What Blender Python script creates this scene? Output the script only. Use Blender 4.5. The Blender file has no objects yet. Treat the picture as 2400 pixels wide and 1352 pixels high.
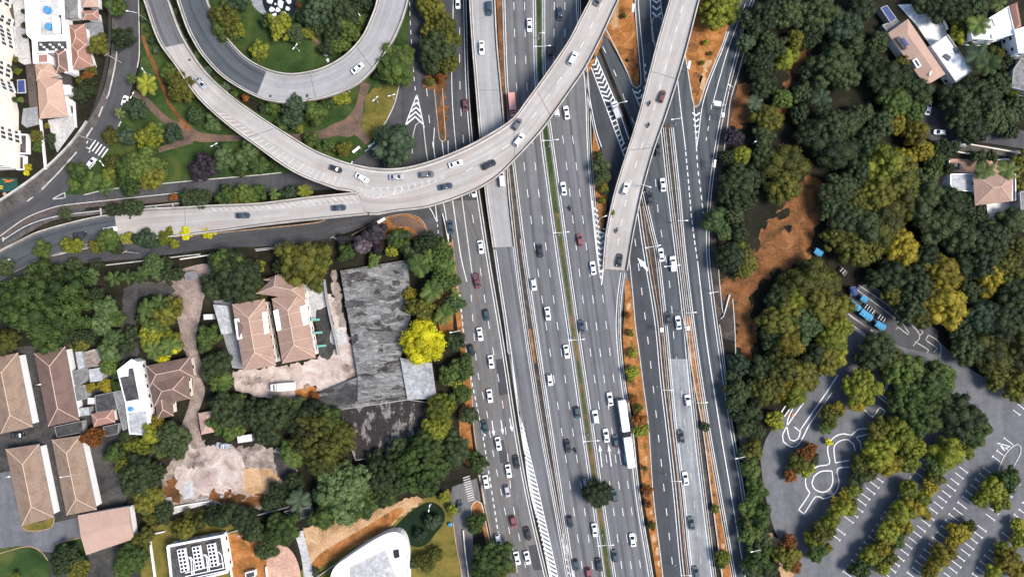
import bpy, bmesh, math, random
import numpy as np
from mathutils import Vector, Matrix
from mathutils.geometry import tessellate_polygon

random.seed(7)
S = 0.137          # metres per photo pixel on the ground
H = 235.0          # camera height
scene = bpy.context.scene
COL = scene.collection


def W(px, py, z=0.0):
    """photo pixel -> world point at height z"""
    k = S * (H - z) / H
    return Vector(((px - 1200) * k, (676 - py) * k, z))


# ------------------------------------------------------------ object helpers
def tag(o, label=None, cat=None, group=None, kind=None):
    if label: o['label'] = label
    if cat: o['category'] = cat
    if group: o['group'] = group
    if kind: o['kind'] = kind
    return o


def empty(name, label, cat, loc=(0, 0, 0), rz=0.0, group=None):
    o = bpy.data.objects.new(name, None)
    o.empty_display_size = 0.3
    o.location = loc
    o.rotation_euler = (0, 0, rz)
    COL.objects.link(o)
    return tag(o, label, cat, group)


class MB:
    """collects verts / faces / uvs and links them as one mesh object"""
    def __init__(s):
        s.v = []; s.f = []; s.uv = []

    def add(s, verts, faces, uvs=None):
        n = len(s.v)
        s.v += [tuple(p) for p in verts]
        s.f += [tuple(i + n for i in f) for f in faces]
        if uvs is None: uvs = [(p[0], p[1]) for p in verts]
        s.uv += [tuple(u) for u in uvs]
        return s

    def box(s, c, size, rz=0.0, rot=None):
        x, y, z = [d / 2 for d in size]
        m = rot or Matrix.Rotation(rz, 3, 'Z')
        c = Vector(c)
        vs = [c + m @ Vector((a * x, b * y, d * z)) for d in (-1, 1) for (a, b) in ((-1, -1), (1, -1), (1, 1), (-1, 1))]
        return s.add(vs, [(3, 2, 1, 0), (4, 5, 6, 7), (0, 1, 5, 4), (1, 2, 6, 5), (2, 3, 7, 6), (3, 0, 4, 7)])

    def poly(s, pts):
        """flat (possibly concave) polygon facing up"""
        pts = [Vector(p) for p in pts]
        tris = tessellate_polygon([[Vector((p.x, p.y, 0)) for p in pts]])
        fs = []
        for a, b, c in tris:
            n = (pts[b].xy - pts[a].xy).cross(pts[c].xy - pts[a].xy)
            if abs(n) < 1e-9: continue
            fs.append((a, b, c) if n > 0 else (a, c, b))
        return s.add(pts, fs)

    def prism(s, pts, z0, z1, top=True, bottom=False):
        pts = [Vector((p[0], p[1], 0)) for p in pts]
        area = sum(pts[i].xy.cross(pts[(i + 1) % len(pts)].xy) for i in range(len(pts)))
        if area < 0: pts = pts[::-1]
        n = len(pts)
        lo = [Vector((p.x, p.y, z0)) for p in pts]; hi = [Vector((p.x, p.y, z1)) for p in pts]
        s.add(lo + hi, [(i, (i + 1) % n, n + (i + 1) % n, n + i) for i in range(n)])
        if top: s.poly(hi)
        if bottom: s.add(lo[::-1], [tuple(range(n))])
        return s

    def tube(s, pts, r, n=6, r2=None, cap=True):
        pts = [Vector(p) for p in pts]
        rings = []
        for i, p in enumerate(pts):
            d = (pts[min(i + 1, len(pts) - 1)] - pts[max(i - 1, 0)]).normalized()
            a = d.orthogonal().normalized() if abs(d.z) > .9 else Vector((-d.y, d.x, 0)).normalized()
            b = d.cross(a)
            rr = r if r2 is None else r + (r2 - r) * i / max(1, len(pts) - 1)
            rings.append([p + (a * math.cos(t) + b * math.sin(t)) * rr for t in [2 * math.pi * k / n for k in range(n)]])
        vs = [v for R in rings for v in R]
        fs = []
        for i in range(len(pts) - 1):
            for k in range(n):
                fs.append((i * n + k, i * n + (k + 1) % n, (i + 1) * n + (k + 1) % n, (i + 1) * n + k))
        if cap:
            fs.append(tuple(range(n - 1, -1, -1))); fs.append(tuple((len(pts) - 1) * n + k for k in range(n)))
        return s.add(vs, fs)

    def cyl(s, c, r, h, n=16, r2=None):
        c = Vector(c)
        return s.tube([c, c + Vector((0, 0, h))], r, n, r2)

    def build(s, name, mat, parent=None, world=True, smooth=False, kind=None):
        off = Vector((0, 0, 0))
        me = bpy.data.meshes.new(name)
        vs = s.v
        if parent is not None and world:
            off = parent.location.copy()
            if parent.parent is not None: off += parent.parent.location
            vs = [(p[0] - off.x, p[1] - off.y, p[2] - off.z) for p in vs]
        me.from_pydata(vs, [], s.f)
        ul = me.uv_layers.new(name='UVMap')
        li = np.empty(len(me.loops), dtype=np.int32); me.loops.foreach_get('vertex_index', li)
        ul.data.foreach_set('uv', np.array(s.uv, dtype=np.float32)[li].ravel())
        if smooth: me.polygons.foreach_set('use_smooth', [True] * len(me.polygons))
        me.materials.append(mat)
        me.update()
        o = bpy.data.objects.new(name, me)
        COL.objects.link(o)
        if parent is not None: o.parent = parent
        if kind: o['kind'] = kind
        return o


def copy_tree(o, parent=None):
    c = o.copy(); COL.objects.link(c)
    if parent is not None: c.parent = parent
    for ch in o.children: copy_tree(ch, c)
    return c


# ------------------------------------------------------------ polylines
def smooth(pts, step=6.0):
    """Catmull-Rom through pts (tuples of any length), about `step` apart"""
    P = [np.array(p, float) for p in pts]
    P = [2 * P[0] - P[1]] + P + [2 * P[-1] - P[-2]]
    out = []
    for i in range(1, len(P) - 2):
        a, b, c, d = P[i - 1:i + 3]
        n = max(1, int(np.linalg.norm((c - b)[:2]) / step))
        for k in range(n):
            t = k / n
            out.append(.5 * ((2 * b) + (c - a) * t + (2 * a - 5 * b + 4 * c - d) * t * t + (3 * b - a - 3 * c + d) * t ** 3))
    out.append(P[-2])
    return out


def resample(pts, n):
    P = np.array(pts, float)
    d = np.concatenate([[0], np.cumsum(np.linalg.norm(np.diff(P[:, :2], axis=0), axis=1))])
    t = np.linspace(0, d[-1], n)
    return np.stack([np.interp(t, d, P[:, k]) for k in range(P.shape[1])], 1)


def offset(pts, d):
    """shift a pixel polyline sideways by d pixels (positive = to the right of travel in the photo)"""
    P = np.array(pts, float)
    T = np.gradient(P[:, :2], axis=0); T /= np.linalg.norm(T, axis=1)[:, None] + 1e-9
    Q = P.copy(); Q[:, 0] -= T[:, 1] * d; Q[:, 1] += T[:, 0] * d
    return Q


def wp(p, z):
    return W(p[0], p[1], p[2] if len(p) > 2 else z)


def strip_into(mb, A, B, z=0.0, n=None, m=3):
    """surface between edge polylines A and B (pixels, optional own z); uv in metres: across, along"""
    if n is None: n = max(len(A), len(B))
    A = resample(A, n); B = resample(B, n)
    vs = []; uv = []; L = 0; prev = None
    for a, b in zip(A, B):
        pa, pb = wp(a, z), wp(b, z)
        mid = (pa + pb) / 2
        if prev is not None: L += (mid - prev).length
        prev = mid
        w = (pb - pa).length
        for k in range(m + 1):
            vs.append(pa.lerp(pb, k / m)); uv.append((w * k / m, L))
    fs = []
    q = m + 1
    up = None
    for i in range(n - 1):
        for k in range(m):
            f = (i * q + k, i * q + k + 1, (i + 1) * q + k + 1, (i + 1) * q + k)
            if up is None:
                nn = (vs[f[1]] - vs[f[0]]).cross(vs[f[3]] - vs[f[0]]); up = nn.z > 0
            fs.append(f if up else f[::-1])
    return mb.add(vs, fs, uv)


def line_into(mb, pts, w, z, dash=None, sm=True, start=0.0):
    """painted line of width w metres along pixel polyline; dash=(on, off) in metres"""
    P = smooth(pts, 8) if sm and len(pts) > 2 else [np.array(p, float) for p in pts]
    Q = [wp(p, z) for p in P]
    if dash is None:
        segs = [Q]
    else:
        D = [0]
        for i in range(1, len(Q)): D.append(D[-1] + (Q[i] - Q[i - 1]).length)
        def at(t):
            t = min(max(t, 0), D[-1])
            i = int(np.searchsorted(D, t)); i = min(max(i, 1), len(Q) - 1)
            u = (t - D[i - 1]) / max(1e-6, D[i] - D[i - 1])
            return Q[i - 1].lerp(Q[i], u)
        segs = []; t = start
        while t < D[-1] - .3:
            segs.append([at(t), at(t + dash[0] / 2), at(t + dash[0])]); t += dash[0] + dash[1]
    for q in segs:
        vs = []
        for i, p in enumerate(q):
            d = q[min(i + 1, len(q) - 1)] - q[max(i - 1, 0)]
            nrm = Vector((-d.y, d.x, 0)).normalized() * (w / 2)
            vs += [p + nrm, p - nrm]
        mb.add(vs, [(2 * i, 2 * i + 1, 2 * i + 3, 2 * i + 2) for i in range(len(q) - 1)])
    return mb


def wall_into(mb, pts, w, h, z=0.0, sm=True, step=8):
    """extruded rectangular section (kerb, parapet, wall) along a pixel polyline, standing on z"""
    P = smooth(pts, step) if sm and len(pts) > 2 else [np.array(p, float) for p in pts]
    Q = [wp(p, z) for p in P]
    vs = []
    for i, p in enumerate(Q):
        d = Q[min(i + 1, len(Q) - 1)] - Q[max(i - 1, 0)]
        nr = Vector((-d.y, d.x, 0)).normalized() * (w / 2)
        up = Vector((0, 0, h))
        vs += [p + nr, p + nr + up, p - nr + up, p - nr]
    n = len(Q); fs = []
    for i in range(n - 1):
        for k in range(3):
            fs.append((4 * i + k, 4 * i + 4 + k, 4 * i + 5 + k, 4 * i + k + 1))
    fs += [(0, 1, 2, 3), (4 * n - 1, 4 * n - 2, 4 * n - 3, 4 * n - 4)]
    return mb.add(vs, fs)


# ------------------------------------------------------------ materials
class Mat:
    def __init__(s, name, rough=.8, spec=.3):
        s.m = bpy.data.materials.new(name); s.m.use_nodes = True
        s.t = s.m.node_tree
        s.b = s.t.nodes['Principled BSDF']
        s.b.inputs['Roughness'].default_value = rough
        s.b.inputs['Specular IOR Level'].default_value = spec
        s.co = None

    def n(s, kind, **kw):
        nd = s.t.nodes.new('ShaderNode' + kind)
        for k, v in kw.items(): setattr(nd, k, v)
        return nd

    def link(s, a, b): s.t.links.new(a, b)

    def coord(s, which='Object', scale=(1, 1, 1)):
        c = s.n('TexCoord'); mp = s.n('Mapping')
        mp.inputs['Scale'].default_value = scale
        s.link(c.outputs[which], mp.inputs['Vector'])
        return mp.outputs[0]

    def noise(s, vec, scale, detail=4, rough=.6, dist=0):
        t = s.n('TexNoise')
        t.inputs['Scale'].default_value = scale; t.inputs['Detail'].default_value = detail
        t.inputs['Roughness'].default_value = rough; t.inputs['Distortion'].default_value = dist
        s.link(vec, t.inputs['Vector'])
        return t.outputs['Fac']

    def ramp(s, fac, stops):
        r = s.n('ValToRGB')
        e = r.color_ramp.elements
        while len(e) > 1: e.remove(e[-1])
        e[0].position = stops[0][0]; e[0].color = (*stops[0][1], 1)
        for p, c in stops[1:]:
            q = e.new(p); q.color = (*c, 1)
        s.link(fac, r.inputs[0])
        return r.outputs[0]

    def mix(s, fac, a, b, mode='MIX'):
        m = s.n('Mix', data_type='RGBA', blend_type=mode)
        for sock, v in ((m.inputs[0], fac), (m.inputs[6], a), (m.inputs[7], b)):
            if isinstance(v, (int, float)): sock.default_value = v
            elif isinstance(v, tuple): sock.default_value = (*v, 1)
            else: s.link(v, sock)
        return m.outputs[2]

    def math(s, op, a, b=0.0):
        m = s.n('Math', operation=op)
        for sock, v in ((m.inputs[0], a), (m.inputs[1], b)):
            if isinstance(v, (int, float)): sock.default_value = v
            else: s.link(v, sock)
        return m.outputs[0]

    def out(s, col):
        s.link(col, s.b.inputs['Base Color']); return s.m

    def bump(s, fac, st=.3, d=.1):
        b = s.n('Bump'); b.inputs['Strength'].default_value = st; b.inputs['Distance'].default_value = d
        s.link(fac, b.inputs['Height']); s.link(b.outputs[0], s.b.inputs['Normal'])


def g3(v, tint=(1, 1, 1)): return (v * tint[0], v * tint[1], v * tint[2])


def plain(name, col, rough=.6, spec=.3, metal=0.0, var=.12, sc=1.5):
    M = Mat(name, rough, spec)
    M.b.inputs['Metallic'].default_value = metal
    f = M.noise(M.coord(), sc, 5)
    return M.out(M.ramp(f, [(.3, tuple(c * (1 - var) for c in col)), (.7, tuple(min(1, c * (1 + var)) for c in col))]))


def ground_mat(name, c1, c2, c3=None, big=.12, small=1.6, rough=.95, bump=.0):
    M = Mat(name, rough, .1)
    co = M.coord()
    a = M.noise(co, big, 6, .65, .6); b = M.noise(co, small, 5, .7)
    stops = [(.32, c1), (.62, c2)]
    if c3: stops = [(.3, c1), (.5, c2), (.68, c3)]
    base = M.ramp(a, stops)
    fine = M.ramp(b, [(.25, (.55, .55, .55)), (.75, (1.4, 1.4, 1.4))])
    if bump: M.bump(b, bump, .15)
    return M.out(M.mix(1.0, base, fine, 'MULTIPLY'))


def road_mat(name, base, tint=(1, 1, 1), streak=.35, lane=0, patch=.25, grain=.2, stain=None):
    """worn carriageway: grain, lengthwise tyre wear (uv: x across, y along, metres), repairs and stains"""
    M = Mat(name, .85, .25)
    uv = M.coord('UV'); ob = M.coord('Object')
    tex = M.noise(M.coord('UV', (.75, .012, 1)), 1.0, 4, .6)
    wide = M.noise(M.coord('UV', (.28, .02, 1)), 1.0, 3, .6)
    big = M.noise(ob, .05, 5, .6, 1.2); mid = M.noise(ob, .45, 5, .7); fin = M.noise(ob, 5.0, 4, .75)
    c = M.ramp(tex, [(.32, g3(base * (1 - streak), tint)), (.6, g3(base * (1 + streak * .5), tint))])
    c = M.mix(1.0, c, M.ramp(wide, [(.3, g3(1 - patch)), (.7, g3(1 + patch * .7))]), 'MULTIPLY')
    c = M.mix(1.0, c, M.ramp(big, [(.3, g3(1 - patch)), (.7, g3(1 + patch * .6))]), 'MULTIPLY')
    c = M.mix(1.0, c, M.ramp(mid, [(.25, g3(1 - grain)), (.75, g3(1 + grain))]), 'MULTIPLY')
    c = M.mix(1.0, c, M.ramp(fin, [(.2, g3(1 - grain * 1.3)), (.8, g3(1 + grain * 1.3))]), 'MULTIPLY')
    if lane:                       # oil-darkened line down the middle of each lane
        sx = M.n('SeparateXYZ'); M.link(M.coord('UV'), sx.inputs[0])
        d = M.math('ABSOLUTE', M.math('SUBTRACT', M.math('FRACT', M.math('DIVIDE', sx.outputs[0], lane)), .5))
        d = M.math('ADD', d, M.math('MULTIPLY', M.math('SUBTRACT', M.noise(M.coord('UV', (.3, .03, 1)), 1.0, 3), .5), .16))
        c = M.mix(M.math('MULTIPLY', M.ramp(M.noise(M.coord('UV', (.2, .02, 1)), 1.3, 3), [(.35, (.15,) * 3), (.65, (1,) * 3)]), 1.0), c, M.mix(1.0, c, M.ramp(d, [(0, (.40, .39, .39)), (.07, (.66,) * 3), (.2, (1.05,) * 3)]), 'MULTIPLY'))
    if stain:
        f = M.noise(M.coord('UV', (.35, .05, 1)), 1.0, 6, .7)
        c = M.mix(M.ramp(f, [(.52, (0, 0, 0)), (.72, (.55, .55, .55))]), c, stain)
    return M.out(c)


def tile_mat(name, c1, c2, stain=(.09, .06, .05), amount=.5):
    """clay tiles: mottled, rows of tiles, patches of grime"""
    M = Mat(name, .85, .2)
    co = M.coord()
    a = M.noise(co, 2.2, 6, .75); b = M.noise(co, .25, 5, .65, .8)
    w = M.n('TexWave', wave_type='BANDS', bands_direction='Y')
    w.inputs['Scale'].default_value = 1.1; w.inputs['Distortion'].default_value = .8; w.inputs['Detail'].default_value = 2
    M.link(M.coord(), w.inputs['Vector'])
    c = M.ramp(a, [(.25, c1), (.75, c2)])
    c = M.mix(M.ramp(b, [(.45, (0, 0, 0)), (.75, (amount,) * 3)]), c, stain)
    c = M.mix(.35, c, M.mix(1.0, c, M.ramp(w.outputs['Fac'], [(.1, (.6, .6, .6)), (.6, (1.15, 1.15, 1.15))]), 'MULTIPLY'))
    M.bump(w.outputs['Fac'], .5, .1)
    return M.out(c)


def leaf_mat(name, dark, mid, light, rough=.65):
    M = Mat(name, rough, .25)
    ge = M.n('NewGeometry'); oi = M.n('ObjectInfo'); at = M.n('Attribute', attribute_name='clump')
    f = M.math('ADD', M.math('MULTIPLY', ge.outputs['Random Per Island'], .24), M.math('MULTIPLY', at.outputs['Fac'], .36))
    f = M.math('ADD', f, M.math('MULTIPLY', oi.outputs['Random'], .40))
    c = M.ramp(f, [(.1, dark), (.5, mid), (.9, light)])
    M.out(c)
    tr = M.n('BsdfTranslucent'); M.link(c, tr.inputs['Color'])
    mx = M.n('MixShader'); mx.inputs[0].default_value = .22
    M.link(M.b.outputs[0], mx.inputs[1]); M.link(tr.outputs[0], mx.inputs[2])
    M.link(mx.outputs[0], M.t.nodes['Material Output'].inputs['Surface'])
    return M.m


MT = {}
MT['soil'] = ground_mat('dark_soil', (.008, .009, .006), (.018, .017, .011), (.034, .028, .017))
MT['lawn'] = ground_mat('dark_lawn', (.014, .030, .009), (.032, .058, .016), (.07, .085, .022), .1, 2.5, bump=.3)
MT['lawn_olive'] = ground_mat('olive_lawn', (.05, .055, .014), (.13, .11, .025), (.2, .14, .035), .16, 2.5, bump=.3)
MT['lawn_deep'] = ground_mat('deep_lawn', (.008, .016, .008), (.012, .024, .011), None, .2, 2.5, bump=.3)
MT['orange'] = ground_mat('orange_earth', (.12, .065, .022), (.29, .115, .034), (.40, .19, .07), .3, 1.8, bump=.3)
MT['clay'] = ground_mat('shaded_clay_earth', (.04, .032, .015), (.16, .068, .026), (.27, .12, .05), .2, 1.5, bump=.3)  # darker copy of orange earth with shade in its colour; also plain dark clay
MT['median'] = ground_mat('median_turf', (.028, .045, .012), (.065, .075, .02), (.21, .10, .035), .12, 2.2)
MT['dirt'] = ground_mat('pale_dirt', (.13, .10, .085), (.24, .185, .155), (.33, .26, .22), .2, 1.6)
MT['tan'] = ground_mat('tan_earth', (.22, .13, .06), (.42, .26, .14), (.5, .34, .2), .14, 1.6)
MT['brick_path'] = ground_mat('brick_path', (.075, .055, .045), (.125, .085, .066), (.19, .11, .07), .2, 2.2)
MT['pink_yard'] = ground_mat('pale_pink_yard', (.24, .175, .145), (.42, .335, .29), (.54, .47, .42), .22, 2.6)
MT['rubble'] = ground_mat('grey_rubble_yard', (.09, .07, .06), (.25, .20, .17), (.42, .33, .27), .3, 2.2)
MT['paving'] = ground_mat('grey_paving', (.13, .13, .135), (.24, .24, .25), (.3, .3, .3), .15, 1.5)
MT['pale_paving'] = ground_mat('pale_paving', (.26, .25, .25), (.4, .39, .38), (.5, .48, .46), .15, 1.5)
MT['drive_pink'] = ground_mat('pink_drive', (.36, .22, .16), (.5, .31, .23), None, .2, 1.5)
MT['sidewalk'] = ground_mat('sidewalk_concrete', (.05, .044, .04), (.09, .08, .073), (.14, .12, .11), .2, 1.2)
MT['gap'] = ground_mat('grimy_gap', (.03, .025, .022), (.055, .046, .04), (.11, .08, .06), .3, 1.5)
MT['red_walk'] = ground_mat('reddish_walk', (.06, .05, .045), (.10, .078, .07), None, .2, 1.6)
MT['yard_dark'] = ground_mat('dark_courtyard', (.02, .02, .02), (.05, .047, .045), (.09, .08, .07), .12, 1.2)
MT['asph_hw'] = road_mat('worn_highway_asphalt', .132, (1.0, .985, .995), .26, lane=3.7, patch=.14, grain=.09)
MT['asph_hw3'] = road_mat('worn_highway_asphalt_narrow_lanes', .13, (1.0, .985, 1.0), .26, lane=3.1, patch=.14, grain=.09)
MT['asph_hw2'] = road_mat('worn_side_asphalt', .122, (1.04, .99, .95), .25, patch=.18, grain=.14, stain=(.20, .125, .09))
MT['asph_dark'] = road_mat('bluish_asphalt', .078, (.90, 1.0, 1.08), .20, lane=3.6, patch=.16, grain=.10)
MT['asph_blk'] = road_mat('dark_asphalt', .055, (.96, .99, 1.08), .15, patch=.18, grain=.15)
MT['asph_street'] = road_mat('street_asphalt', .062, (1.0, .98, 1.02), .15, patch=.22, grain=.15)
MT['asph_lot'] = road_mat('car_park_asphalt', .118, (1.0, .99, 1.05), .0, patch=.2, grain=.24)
MT['conc_deck'] = road_mat('pale_concrete_deck', (.34), (1.07, .985, .90), .18, patch=.14, grain=.08, stain=(.34, .235, .18))
MT['conc_deck2'] = road_mat('grey_concrete_deck', .30, (1.02, .99, .96), .16, patch=.15, grain=.09)
MT['conc_tunnel'] = road_mat('stained_concrete_lane', .24, (.98, 1.0, 1.0), .28, patch=.25, grain=.18)
MT['patch_dk'] = road_mat('dark_repair_asphalt', .055, (1, .98, 1), .1, patch=.12, grain=.15)
MT['paint'] = plain('road_paint', (.66, .65, .63), .7, .2, var=.18, sc=.9)
MT['paint_worn'] = plain('worn_road_paint', (.46, .43, .40), .8, .2, var=.3, sc=.8)
MT['kerb'] = plain('kerb_concrete', (.43, .41, .38), .85, .2, var=.25, sc=.6)
MT['kerb_rust'] = plain('rust_stained_kerb', (.36, .23, .15), .9, .2, var=.35, sc=.4)
MT['parapet'] = plain('parapet_concrete', (.43, .385, .335), .85, .2, var=.3, sc=.35)
MT['parapet_dk'] = plain('weathered_concrete', (.17, .155, .145), .9, .2, var=.4, sc=.4)
MT['white_wall'] = plain('white_render', (.80, .79, .77), .8, .2, var=.06, sc=.5)
MT['cream'] = plain('cream_render', (.74, .66, .56), .85, .2, var=.08, sc=.4)
MT['grey_wall'] = plain('grey_render', (.30, .29, .28), .9, .2, var=.2, sc=.5)
MT['roof_white'] = ground_mat('white_roof_coating', (.52, .52, .51), (.70, .70, .69), (.76, .76, .75), .3, .8)
MT['roof_grey'] = ground_mat('grey_roof', (.10, .10, .10), (.17, .165, .16), (.24, .23, .22), .4, 2.0)
MT['roof_metal'] = ground_mat('aged_metal_roof', (.22, .22, .22), (.36, .36, .36), (.48, .48, .48), .5, 2.0)
MT['roof_dark'] = ground_mat('dark_flat_roof', (.03, .03, .033), (.06, .058, .056), (.11, .10, .09), .25, 1.6)
MT['tile_pink'] = tile_mat('pink_clay_tiles', (.27, .17, .128), (.40, .265, .20), (.19, .12, .092), .5)
MT['tile_salmon'] = tile_mat('salmon_clay_tiles', (.37, .24, .18), (.48, .325, .255), (.28, .175, .13), .4)
MT['tile_brown'] = tile_mat('brown_clay_tiles', (.12, .078, .064), (.20, .125, .10), (.065, .045, .04), .6)
MT['tile_old'] = tile_mat('old_mottled_tiles', (.17, .112, .083), (.34, .235, .165), (.12, .085, .06), .75)
MT['tile_red'] = tile_mat('reddish_tiles', (.24, .125, .095), (.36, .19, .145), (.14, .08, .065), .4)
MT['ridge'] = plain('ridge_tiles', (.55, .40, .31), .85, .2, var=.15, sc=1)
MT['glass'] = plain('dark_glass', (.015, .02, .024), .12, .6, var=.2)
MT['glass_win'] = plain('window_glass', (.035, .045, .055), .15, .6, var=.3)
MT['rubber'] = plain('tyre_rubber', (.018, .018, .018), .85, .2)
MT['metal_grey'] = plain('galvanised_steel', (.45, .46, .47), .5, .4, .3)
MT['metal_white'] = plain('white_painted_steel', (.78, .78, .77), .5, .4, var=.06)
MT['metal_dark'] = plain('dark_steel', (.05, .05, .055), .5, .4)
MT['lamp_white'] = plain('lamp_cover', (.8, .8, .78), .35, .4, var=.05)
MT['headlight'] = plain('headlight_lens', (.75, .77, .8), .1, .6, var=.05)
MT['taillight'] = plain('tail_light_lens', (.30, .012, .012), .2, .5)
MT['bark'] = ground_mat('bark', (.05, .035, .025), (.10, .075, .055), None, 1.5, 6)
MT['blue_tank'] = plain('blue_plastic', (.05, .22, .42), .35, .4, var=.15)
MT['blue_tarp'] = plain('light_blue_tarpaulin', (.05, .24, .40), .6, .3, var=.3, sc=2.5)
MT['navy'] = plain('navy_panel', (.03, .05, .16), .3, .5, var=.3)
MT['green_awning'] = plain('mint_green_metal', (.10, .30, .25), .5, .3, var=.15)
MT['play_green'] = plain('dark_green_mat', (.015, .065, .055), .7, .2, var=.25)
MT['orange_plastic'] = plain('orange_plastic', (.55, .16, .03), .5, .3)
MT['yellow_plastic'] = plain('yellow_plastic', (.65, .45, .05), .5, .3)
MT['rock'] = plain('white_rock', (.68, .67, .66), .9, .2, var=.2, sc=1.5)
MT['pond'] = plain('dark_pond_water', (.008, .010, .012), .08, .5, var=.3)
MT['wood'] = plain('weathered_timber', (.34, .22, .13), .85, .2, var=.35, sc=3)
MT['skin'] = plain('skin', (.38, .23, .16), .6, .3)
MT['cloth_dk'] = plain('dark_clothing', (.03, .03, .04), .9, .1)
MT['black'] = plain('black_plastic', (.015, .015, .017), .5, .3)


def paint(name, col, metal=0.0):
    M = Mat('car_paint_' + name, .32, .5)
    M.b.inputs['Base Color'].default_value = (*col, 1)
    M.b.inputs['Metallic'].default_value = metal
    M.b.inputs['Coat Weight'].default_value = .5
    f = M.noise(M.coord(), 1.2, 3)
    return M.out(M.ramp(f, [(.3, tuple(c * .93 for c in col)), (.7, col)]))


CP = {'white': paint('white', (.80, .80, .79)), 'silver': paint('silver', (.46, .47, .48), .35), 'grey': paint('grey', (.14, .145, .15), .3),
      'black': paint('black', (.018, .019, .021)), 'blue': paint('dark_blue', (.030, .05, .075)), 'teal': paint('dark_teal', (.028, .055, .058)),
      'red': paint('red', (.22, .05, .05)), 'dred': paint('dark_red', (.12, .04, .04)), 'pink': paint('salmon', (.62, .30, .24))}

LEAF = {
    'D': leaf_mat('dark_green_leaves', (.012, .019, .007), (.038, .055, .019), (.092, .118, .042)),
    'T': leaf_mat('bluish_green_leaves', (.014, .026, .012), (.044, .070, .034), (.105, .14, .072)),
    'G': leaf_mat('green_leaves', (.016, .030, .007), (.064, .100, .020), (.150, .195, .040)),
    'L': leaf_mat('pale_green_leaves', (.022, .042, .014), (.072, .112, .036), (.16, .21, .075)),
    'O': leaf_mat('olive_leaves', (.020, .024, .005), (.088, .090, .013), (.22, .20, .026)),
    'Y': leaf_mat('yellow_green_leaves', (.038, .048, .006), (.165, .180, .018), (.37, .36, .035)),
    'A': leaf_mat('golden_leaves', (.045, .038, .005), (.185, .150, .013), (.40, .31, .028)),
    'K': leaf_mat('bright_yellow_blossom', (.13, .115, .005), (.50, .45, .010), (.80, .75, .03)),
    'R': leaf_mat('rusty_leaves', (.04, .020, .006), (.17, .060, .012), (.32, .12, .022)),
    'P': leaf_mat('purple_leaves', (.012, .010, .012), (.035, .027, .033), (.085, .066, .078)),
    'V': leaf_mat('lavender_blossom', (.06, .045, .05), (.22, .17, .18), (.40, .33, .34)),
}
# ============================================================ ground and roads
LZ = {'base': 0.0, 'patch': .02, 'patch2': .03, 'path': .04, 'road': .06, 'road2': .066, 'road3': .072, 'rep': .08, 'mark': .09}


def sheet(name, pts, mat, z, label=None):
    o = MB().poly([W(p[0], p[1], z) for p in pts]).build(name, MT[mat])
    o['kind'] = 'structure'
    return o


RAG = {'pink_yard': 3.5, 'rubble': 4, 'clay': 6, 'tan': 3, 'yard_dark': 2, 'lawn_olive': 2, 'lawn': 1.2}


def blob(name, pts, mat, z, step=8, rag=None):
    rag = RAG.get(mat, 0) if rag is None else rag
    """sheet with a smoothed closed outline"""
    P = np.array(smooth(list(pts) + [pts[0]], step)[:-1])[:, :2]
    if rag:                       # worn, uneven edge
        P = resample(np.vstack([P, P[:1]]), max(24, len(P) * 2))[:-1]
        rs = np.random.RandomState(int(P[0, 0] + P[0, 1])); k = rs.randn(len(P), 2) * rag * .8
        for _ in range(1): k = (k + np.roll(k, 1, 0)) / 1.4
        P = P + k
    return sheet(name, P, mat, z)


def band(name, A, B, mat, z, n=None, m=3):
    o = strip_into(MB(), A, B, z, n, m).build(name, MT[mat]); o['kind'] = 'structure'
    return o


def path(name, pts, w, mat, z):
    C = np.array(smooth(pts, 8))
    if C.shape[1] == 3: C, hw = C[:, :2], C[:, 2] / 2
    else: hw = np.full(len(C), w / 2)
    T = np.gradient(C, axis=0); T /= np.linalg.norm(T, axis=1)[:, None]
    N = np.stack([-T[:, 1], T[:, 0]], 1) * hw[:, None]
    return band(name, C - N, C + N, mat, z, m=2)


YS = [30, 200, 350, 600, 800, 1000, 1160, 1320]
TB = {
    'L1': [1093, 1097, 1108, 1145, 1180, 1209, 1237, 1275],      # right edge of left service road
    'WbL': [1100, 1116, 1130, 1159, 1190, 1217, 1243, 1281],     # left edge of the lane the straight viaduct lands on
    'L2a': [1159, 1168, 1183, 1208, 1236, 1267, 1298, 1326],
    'L2b': [1179, 1184, 1197, 1228, 1258, 1288, 1313, 1337],
    'L3a': [1255, 1257, 1275, 1309, 1339, 1367, 1391, 1413],
    'L3b': [1272, 1272, 1294, 1328, 1356, 1386, 1408, 1433],
    'R5L': [1530, 1545, 1577, 1603, 1628, 1658, 1686, 1714],
    'R5R': [1770, 1712, 1676, 1662, 1688, 1717, 1744, 1766],
    'R5m': [1585, 1590, 1605, 1633, 1656, 1687, 1714, 1741],
}


def X(name, y): 
    t = TB[name]
    if y < YS[0]: return t[0] + (t[1] - t[0]) / (YS[1] - YS[0]) * (y - YS[0])
    if y > YS[-1]: return t[-1] + (t[-1] - t[-2]) / (YS[-1] - YS[-2]) * (y - YS[-1])
    return float(np.interp(y, YS, t))


def L(name, y0, y1, dx=0, step=40):
    ys = list(np.arange(y0, y1, step)) + [y1]
    P = smooth([(X(name, y) + dx, y) for y in YS if y0 - 200 < y < y1 + 200] or [(X(name, y0), y0)], 10) if False else [(X(name, y) + dx, y) for y in ys]
    # light smoothing of the kinks
    A = np.array(P)
    for _ in range(4): A[1:-1, 0] = (A[:-2, 0] + 2 * A[1:-1, 0] + A[2:, 0]) / 4
    return [tuple(a) for a in A]


def mid(a, b, t, y0, y1, step=40):
    return [(p[0] * (1 - t) + q[0] * t, p[1]) for p, q in zip(L(a, y0, y1, 0, step), L(b, y0, y1, 0, step))]


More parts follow.
